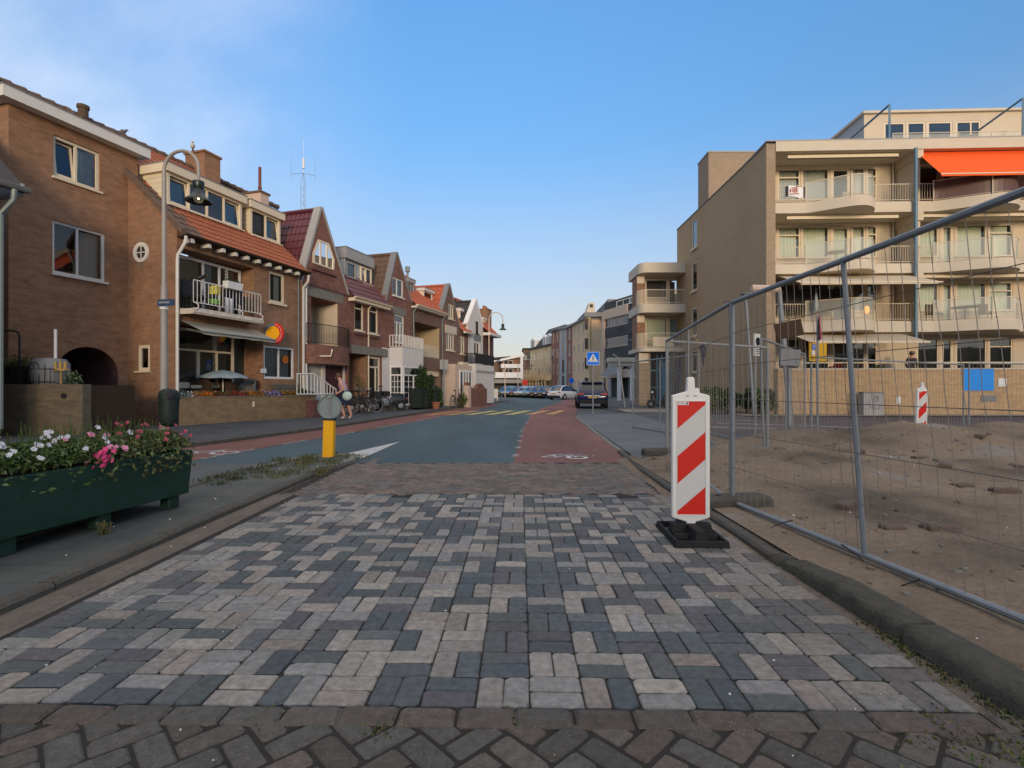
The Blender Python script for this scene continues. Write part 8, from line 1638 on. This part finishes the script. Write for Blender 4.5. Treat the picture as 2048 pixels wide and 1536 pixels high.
# ------------------------------------------------------------------ cars
def car(x, y, z, deg, paint, lab, suv=False, L_=4.4, Wd=1.8, Ht=1.48, group='cars parked along the far kerb', name='parked_car', plate_=True):
    """x axis = forward"""
    T = TR(x, y, z, deg); t = thing(name, lab, 'car', T, group); hw = Wd/2; hh = Ht
    # stations: x, floor, belt, top, half width at belt, half width at top
    gc = .30 if suv else .24; bl = hh*.60; bn = hh*.53
    S = [(-.5, gc+.12, bl*.78, bl*.80, .82, .78), (-.485, gc, bl*.97, bl*.985, .95, .88), (-.44, gc, bl, bl+.03 if not suv else bl+.12, 1, .86), (-.36, gc-.02, bl, hh*.86 if not suv else hh*.93, 1, .78), (-.26, gc-.02, bl, hh*.97, 1, .75), (-.10, gc-.02, bl*.99, hh, 1, .75), (.06, gc-.02, bl*.98, hh*.985, 1, .75), (.17, gc-.02, bl*.96, hh*.86, 1, .78), (.27, gc-.02, bn*1.06, bn*1.13, .99, .84), (.40, gc, bn*.98, bn*1.02, .96, .82), (.475, gc, bn*.84, bn*.88, .88, .76), (.5, gc+.1, bn*.62, bn*.66, .76, .68)]
    b = MB(); vs = []; fs = []; mi = []; n = 10
    for (fx, zf, zb_, zt_, wb, wt) in S:
        a, c = hw*wb, hw*wt; X = fx*L_; vs += [(X, -a*.93, zf), (X, -a, zf+.22), (X, -a*.985, zb_-.05), (X, -a*.955, zb_), (X, -c, zt_-.03), (X, -c*.86, zt_), (X, c*.86, zt_), (X, c, zt_-.03), (X, a*.955, zb_), (X, a*.985, zb_-.05), (X, a, zf+.22), (X, a*.93, zf)]
    m = 12
    for k in range(len(S)-1):
        for q in range(m):
            g = 0
            if q in (3, 7) and 2 <= k <= 7 and k not in (5,): g = 1
            if q in (3, 7) and k == 5: g = 1
            if q == 5 and (k == 7 or k in ((2,) if suv else (2, 3))): g = 1
            if q in (4, 6) and k == 7: g = 0
            fs.append((k*m+q, k*m+(q+1) % m, (k+1)*m+(q+1) % m, (k+1)*m+q)); mi.append(g)
    fs += [tuple(range(m)), tuple((len(S)-1)*m+q for q in range(m))]; mi += [0, 0]
    b.V = [Vector(v) for v in vs]; b.F = [list(f) for f in fs]; b.m = mi; b.c = [(1, 1, 1, 1)]*len(fs); o = b.build('body', [paint, 'car_glass'], t, T, smooth=True, bev=.0)
    rw = .35 if suv else .31
    for fx in (-.30, .315):
        for s in (-1, 1):
            b = MB(); b.lathe((fx*L_, s*(hw-.1), rw), [(rw*.62, -.11), (rw*.95, -.115), (rw, -.08), (rw, .08), (rw*.95, .115), (rw*.62, .11)], 24, ax='y', cap=False); w_ = b.build('wheel', 'tyre', t, T, smooth=True); b = MB(); b.lathe((fx*L_, s*(hw-.1), rw), [(.001, -.09), (rw*.6, -.10), (rw*.62, .10), (.001, .09)], 16, ax='y'); b.build('rim', 'chrome', w_, T, smooth=True)
            b = MB(); b.lathe((fx*L_, s*(hw-.105), rw+.02), [(rw*1.16, -.11), (rw*1.16, .11), (rw*1.1, .11), (rw*1.1, -.11)], 20, ax='y', cap=False); b.build('wheel_arch', 'tyre', t, T)
    for s in (-1, 1):
        b = MB(); b.bbox(-.497*L_, -.462*L_, min(s*hw*.93, s*hw*.52), max(s*hw*.93, s*hw*.52), bl*.80, bl*.93, b=.01); b.build('tail_light', 'tail_red', t, T, bev=.01); b = MB(); b.bbox(.455*L_, .494*L_, min(s*hw*.80, s*hw*.5), max(s*hw*.80, s*hw*.5), bn*.70, bn*.84, b=.01); b.build('headlight', 'headlight', t, T, bev=.01)
        b = MB(); b.bbox(.14*L_, .19*L_, min(s*hw*.98, s*hw*1.14), max(s*hw*.98, s*hw*1.14), bl*1.0, bl*1.14, b=.02); b.build('mirror', paint, t, T, bev=.01)
    b = MB(); b.box(-.508*L_, -.49*L_, -.26, .26, bl*.62, bl*.62+.11); b.build('number_plate', 'plate_yellow', t, T); b = MB(); b.box(.49*L_, .508*L_, -.26, .26, .38, .49); b.build('number_plate', 'plate_yellow', t, T)
    b = MB(); b.bbox(-.512*L_, -.47*L_, -hw*.86, hw*.86, gc-.02, gc+.2, b=.02); b.bbox(.46*L_, .507*L_, -hw*.74, hw*.74, gc-.02, gc+.14, b=.02); b.build('bumper', 'tyre', t, T, bev=.02)
    if suv:
        b = MB(); b.face([(-.455*L_, -hw*.70, bl+.03), (-.455*L_, hw*.70, bl+.03), (-.395*L_, hw*.62, hh*.90), (-.395*L_, -hw*.62, hh*.90)]); b.build('rear_window', 'car_glass', t, T, merge=False); b = MB(); b.tube([(-.30*L_, -hw*.66, hh*.985), (.05*L_, -hw*.68, hh+.03)], .02, 5); b.build('roof_rail', 'chrome', t, T); b = MB(); b.tube([(-.30*L_, hw*.66, hh*.985), (.05*L_, hw*.68, hh+.03)], .02, 5); b.build('roof_rail', 'chrome', t, T)
        b = MB(); b.bbox(-.42*L_, -.36*L_, -hw*.66, hw*.66, hh*.93, hh*.965, b=.01); b.build('spoiler', paint, t, T); b = MB(); b.box(-.503*L_, -.49*L_, -hw*.5, hw*.5, bl*.76, bl*.785); b.build('chrome_strip', 'chrome', t, T)
    return t
p = G(1190, 817); car(p.x+.1, p.y+2.3, 0, 84, 'paint_navy', 'dark blue SUV seen from behind, parked right of the crossing sign', suv=True, L_=4.6, Wd=1.86, Ht=1.62, group='cars in the street')
p = at(1131, 55); car(p.x-.1, 55.5, 0, 52, 'paint_white', 'white hatchback standing in the road beyond the blue SUV', L_=4.1, Wd=1.75, Ht=1.5, group='cars in the street'); p = at(1152, 50)
cs = [(1097, 62, 'paint_black', 'black car at the right end of the far row'), (1082, 64, 'paint_black', 'dark car with its headlights facing us, second in the far row'), (1068, 66, 'paint_lightblue', 'pale blue car in the middle of the far row'), (1054, 68, 'paint_silver', 'silver car left of the pale blue one'), (1040, 70, 'paint_maroon', 'dark red car in the far row'), (1028, 72, 'paint_lightblue', 'small light blue car behind the dark red one'), (1017, 74, 'paint_green', 'dark green car at the left end of the far row')]
for k, (px, Yd, pt_, lab) in enumerate(cs): p = at(px, Yd); car(p.x, p.y, 0, 236, pt_, lab, L_=4.2, Wd=1.75, Ht=1.48+.08*(k == 6))
p = at(1163, 44); car(p.x+.6, 44.5, 0, 84, 'paint_black', 'dark car mostly hidden in front of the blue SUV', L_=4.2, group='cars in the street')
# ------------------------------------------------------------------ people
def figure(T, J, E, root, name, lab, parts, head=None):
    """J joint -> (xyz, radius); E edges; one skinned surface; returns thing"""
    t = thing(name, lab, 'person', T); names = list(J); me = bpy.data.meshes.new('body'); W = WM[t.name].inverted() @ T
    me.from_pydata([tuple(Vector(J[n][0])) for n in names], [(names.index(a), names.index(c)) for a, c in E], []); o = bpy.data.objects.new('body', me); C.objects.link(o); o.parent = t; WM[o.name] = T.copy()
    o.modifiers.new('skin', 'SKIN')
    for n, sv in zip(names, me.skin_vertices[0].data): r = J[n][1]; sv.radius = (r, r) if not isinstance(r, tuple) else r; sv.use_root = (n == root)
    sb = o.modifiers.new('sub', 'SUBSURF'); sb.levels = 2; sb.render_levels = 2
    dg = bpy.context.evaluated_depsgraph_get(); m2 = bpy.data.meshes.new_from_object(o.evaluated_get(dg)); o.modifiers.clear(); o.data = m2
    for m in parts['mats']: m2.materials.append(MT[m])
    for p in m2.polygons: p.use_smooth = True; p.material_index = parts['pick'](p.center, p.normal)
    return t
def face_bits(t, T, c, f, r, hairm='hair', back=True, cap=None):
    """c head centre, f facing direction (unit), r radius"""
    f = Vector(f).normalized(); s = f.cross(Vector((0, 0, 1))).normalized(); u = s.cross(f); M = Matrix((s, f, u)).transposed().to_4x4(); M = Matrix.Translation(c) @ M
    b = MB(); b.tube([(0, r*.92, r*.05), (0, r*1.22, -r*.18)], [r*.10, r*.16], 6); b.build('nose', 'skin', t, T @ M, smooth=True)
    for q in (-1, 1): b = MB(); b.ball((q*r*.36, r*.86, r*.10), r*.10, n=8); b.build('eye', 'ink', t, T @ M, smooth=True); b = MB(); b.ball((q*r*.92, -.05*r, 0), r*.1, r*.2, r*.3, n=8); b.build('ear', 'skin', t, T @ M, smooth=True)
    b = MB(); b.ball((0, r*.84, -r*.52), r*.3, r*.12, r*.07, n=8); b.build('mouth', 'flower_red', t, T @ M, smooth=True)
    b = MB(); b.ball((0, -r*.16, r*.22), r*1.06, r*1.08, r*1.05, n=14, jit=.03); b.build('hair', hairm, t, T @ M, smooth=True)
    if cap: b = MB(); b.lathe((0, 0, r*.35), [(r*1.08, 0), (r*1.1, r*.35), (r*.8, r*.85), (.001, r*.95)], 14); b.box(-r*.6, r*.6, r*.9, r*1.6, r*.3, r*.4); b.build('cap', cap, t, T @ M, smooth=True)
# woman walking past the steps, leaning forward, looking down to her left (towards -X)
p = G(690, 838, .085); T = TR(p.x, p.y, .085, 0)
J = {'pel': ((0, 0, .86), .150), 'wai': ((-.03, 0, 1.0), .135), 'che': ((-.09, 0, 1.18), .150), 'shc': ((-.13, 0, 1.30), .115), 'nec': ((-.18, 0, 1.385), .055), 'hea': ((-.22, 0, 1.47), .088), 'hed': ((-.235, 0, 1.545), .082),
     'hl': ((.0, -.09, .80), .115), 'kl': ((-.10, -.09, .46), .068), 'al': ((.02, -.08, .09), .042), 'tl': ((-.10, -.08, .03), .036), 'hr': ((.0, .09, .80), .115), 'kr': ((.10, .09, .47), .068), 'ar': ((.20, .09, .10), .042), 'tr': ((.10, .09, .035), .036),
     'sl': ((-.12, -.17, 1.27), .062), 'el': ((.04, -.24, 1.06), .045), 'wl': ((-.16, -.24, .93), .03), 'pl': ((-.22, -.23, .90), .032), 'sr': ((-.12, .17, 1.27), .062), 'er': ((-.14, .23, 1.02), .045), 'wr': ((-.34, .18, .93), .03), 'pr': ((-.40, .16, .92), .032)}
E = [('pel', 'wai'), ('wai', 'che'), ('che', 'shc'), ('shc', 'nec'), ('nec', 'hea'), ('hea', 'hed'), ('pel', 'hl'), ('hl', 'kl'), ('kl', 'al'), ('al', 'tl'), ('pel', 'hr'), ('hr', 'kr'), ('kr', 'ar'), ('ar', 'tr'), ('shc', 'sl'), ('sl', 'el'), ('el', 'wl'), ('wl', 'pl'), ('shc', 'sr'), ('sr', 'er'), ('er', 'wr'), ('wr', 'pr')]
for h, (hx, hy, hz) in (('l', (-.22, -.23, .90)), ('r', (-.40, .16, .92))):
    for k in range(4): J[f'f{h}{k}'] = ((hx-.035, hy-.024+.016*k, hz-.012), .009); J[f'g{h}{k}'] = ((hx-.075, hy-.024+.016*k, hz-.045-.006*(k % 2)), .008); E += [(f'p{h}', f'f{h}{k}'), (f'f{h}{k}', f'g{h}{k}')]
    J[f't{h}h'] = ((hx-.01, hy+.035, hz-.045), .010); E.append((f'p{h}', f't{h}h'))
def pick(c, n):
    if c.z < .07: return 3
    if c.z < .50: return 0
    if c.z < .93: return 2 if abs(c.y) < .21 else 0
    if c.z < 1.33 and abs(c.y) < .165: return 1
    return 0
t = figure(T, J, E, 'pel', 'person', 'person in a lilac top and navy skirt leaning over by the white stair rail', dict(mats=['skin', 'cloth_pink', 'cloth_navy', 'plastic_white'], pick=pick)); face_bits(t, T, Vector((-.24, 0, 1.51)), (-.95, -.1, -.35), .098)
b = MB(); vs = []; prof = [(.15, 1.02), (.17, .92), (.19, .78), (.20, .62), (.205, .52)]; b.lathe((-.01, 0, 0), prof, 18); b.build('skirt', 'cloth_navy', t, T, smooth=True)
b = MB(); b.tube([(-.1, -.18, 1.30), (.1, -.27, .95)], .010, 5); b.ball((.16, -.25, .82), .17, .09, .16, n=14, jit=.05); tag(b.build('handbag', 'cloth_mint', fr=T, smooth=True), 'pale mint patterned bag hanging behind the leaning person', 'bag')
# man with a cap behind the terrace wall
q = FO.pt(FO.u(1822, .35), .35); T = TR(q.x, q.y, .75, 0); zt = H0+(Y0-706)*q.y/F-.75
def sitj(dz): return zt-1.60+dz
J2 = {k: ((v[0][0]*0+ {'l': -.0}.get(k, 0)+ (v[0][1]), v[0][0]*.3, v[0][2]+(zt-1.55)), v[1]) for k, v in J.items()}
t = figure(T, J2, E, 'pel', 'person', 'person in a grey cap and dark shirt looking over the terrace wall', dict(mats=['skin', 'cloth_dark', 'cloth_dark', 'ink'], pick=lambda c, n: 1 if c.z < 1.32+(zt-1.55) else 0)); face_bits(t, T, Vector((0, -.07, 1.51+(zt-1.55))), (-.2, -1, -.1), .10, cap='concrete')
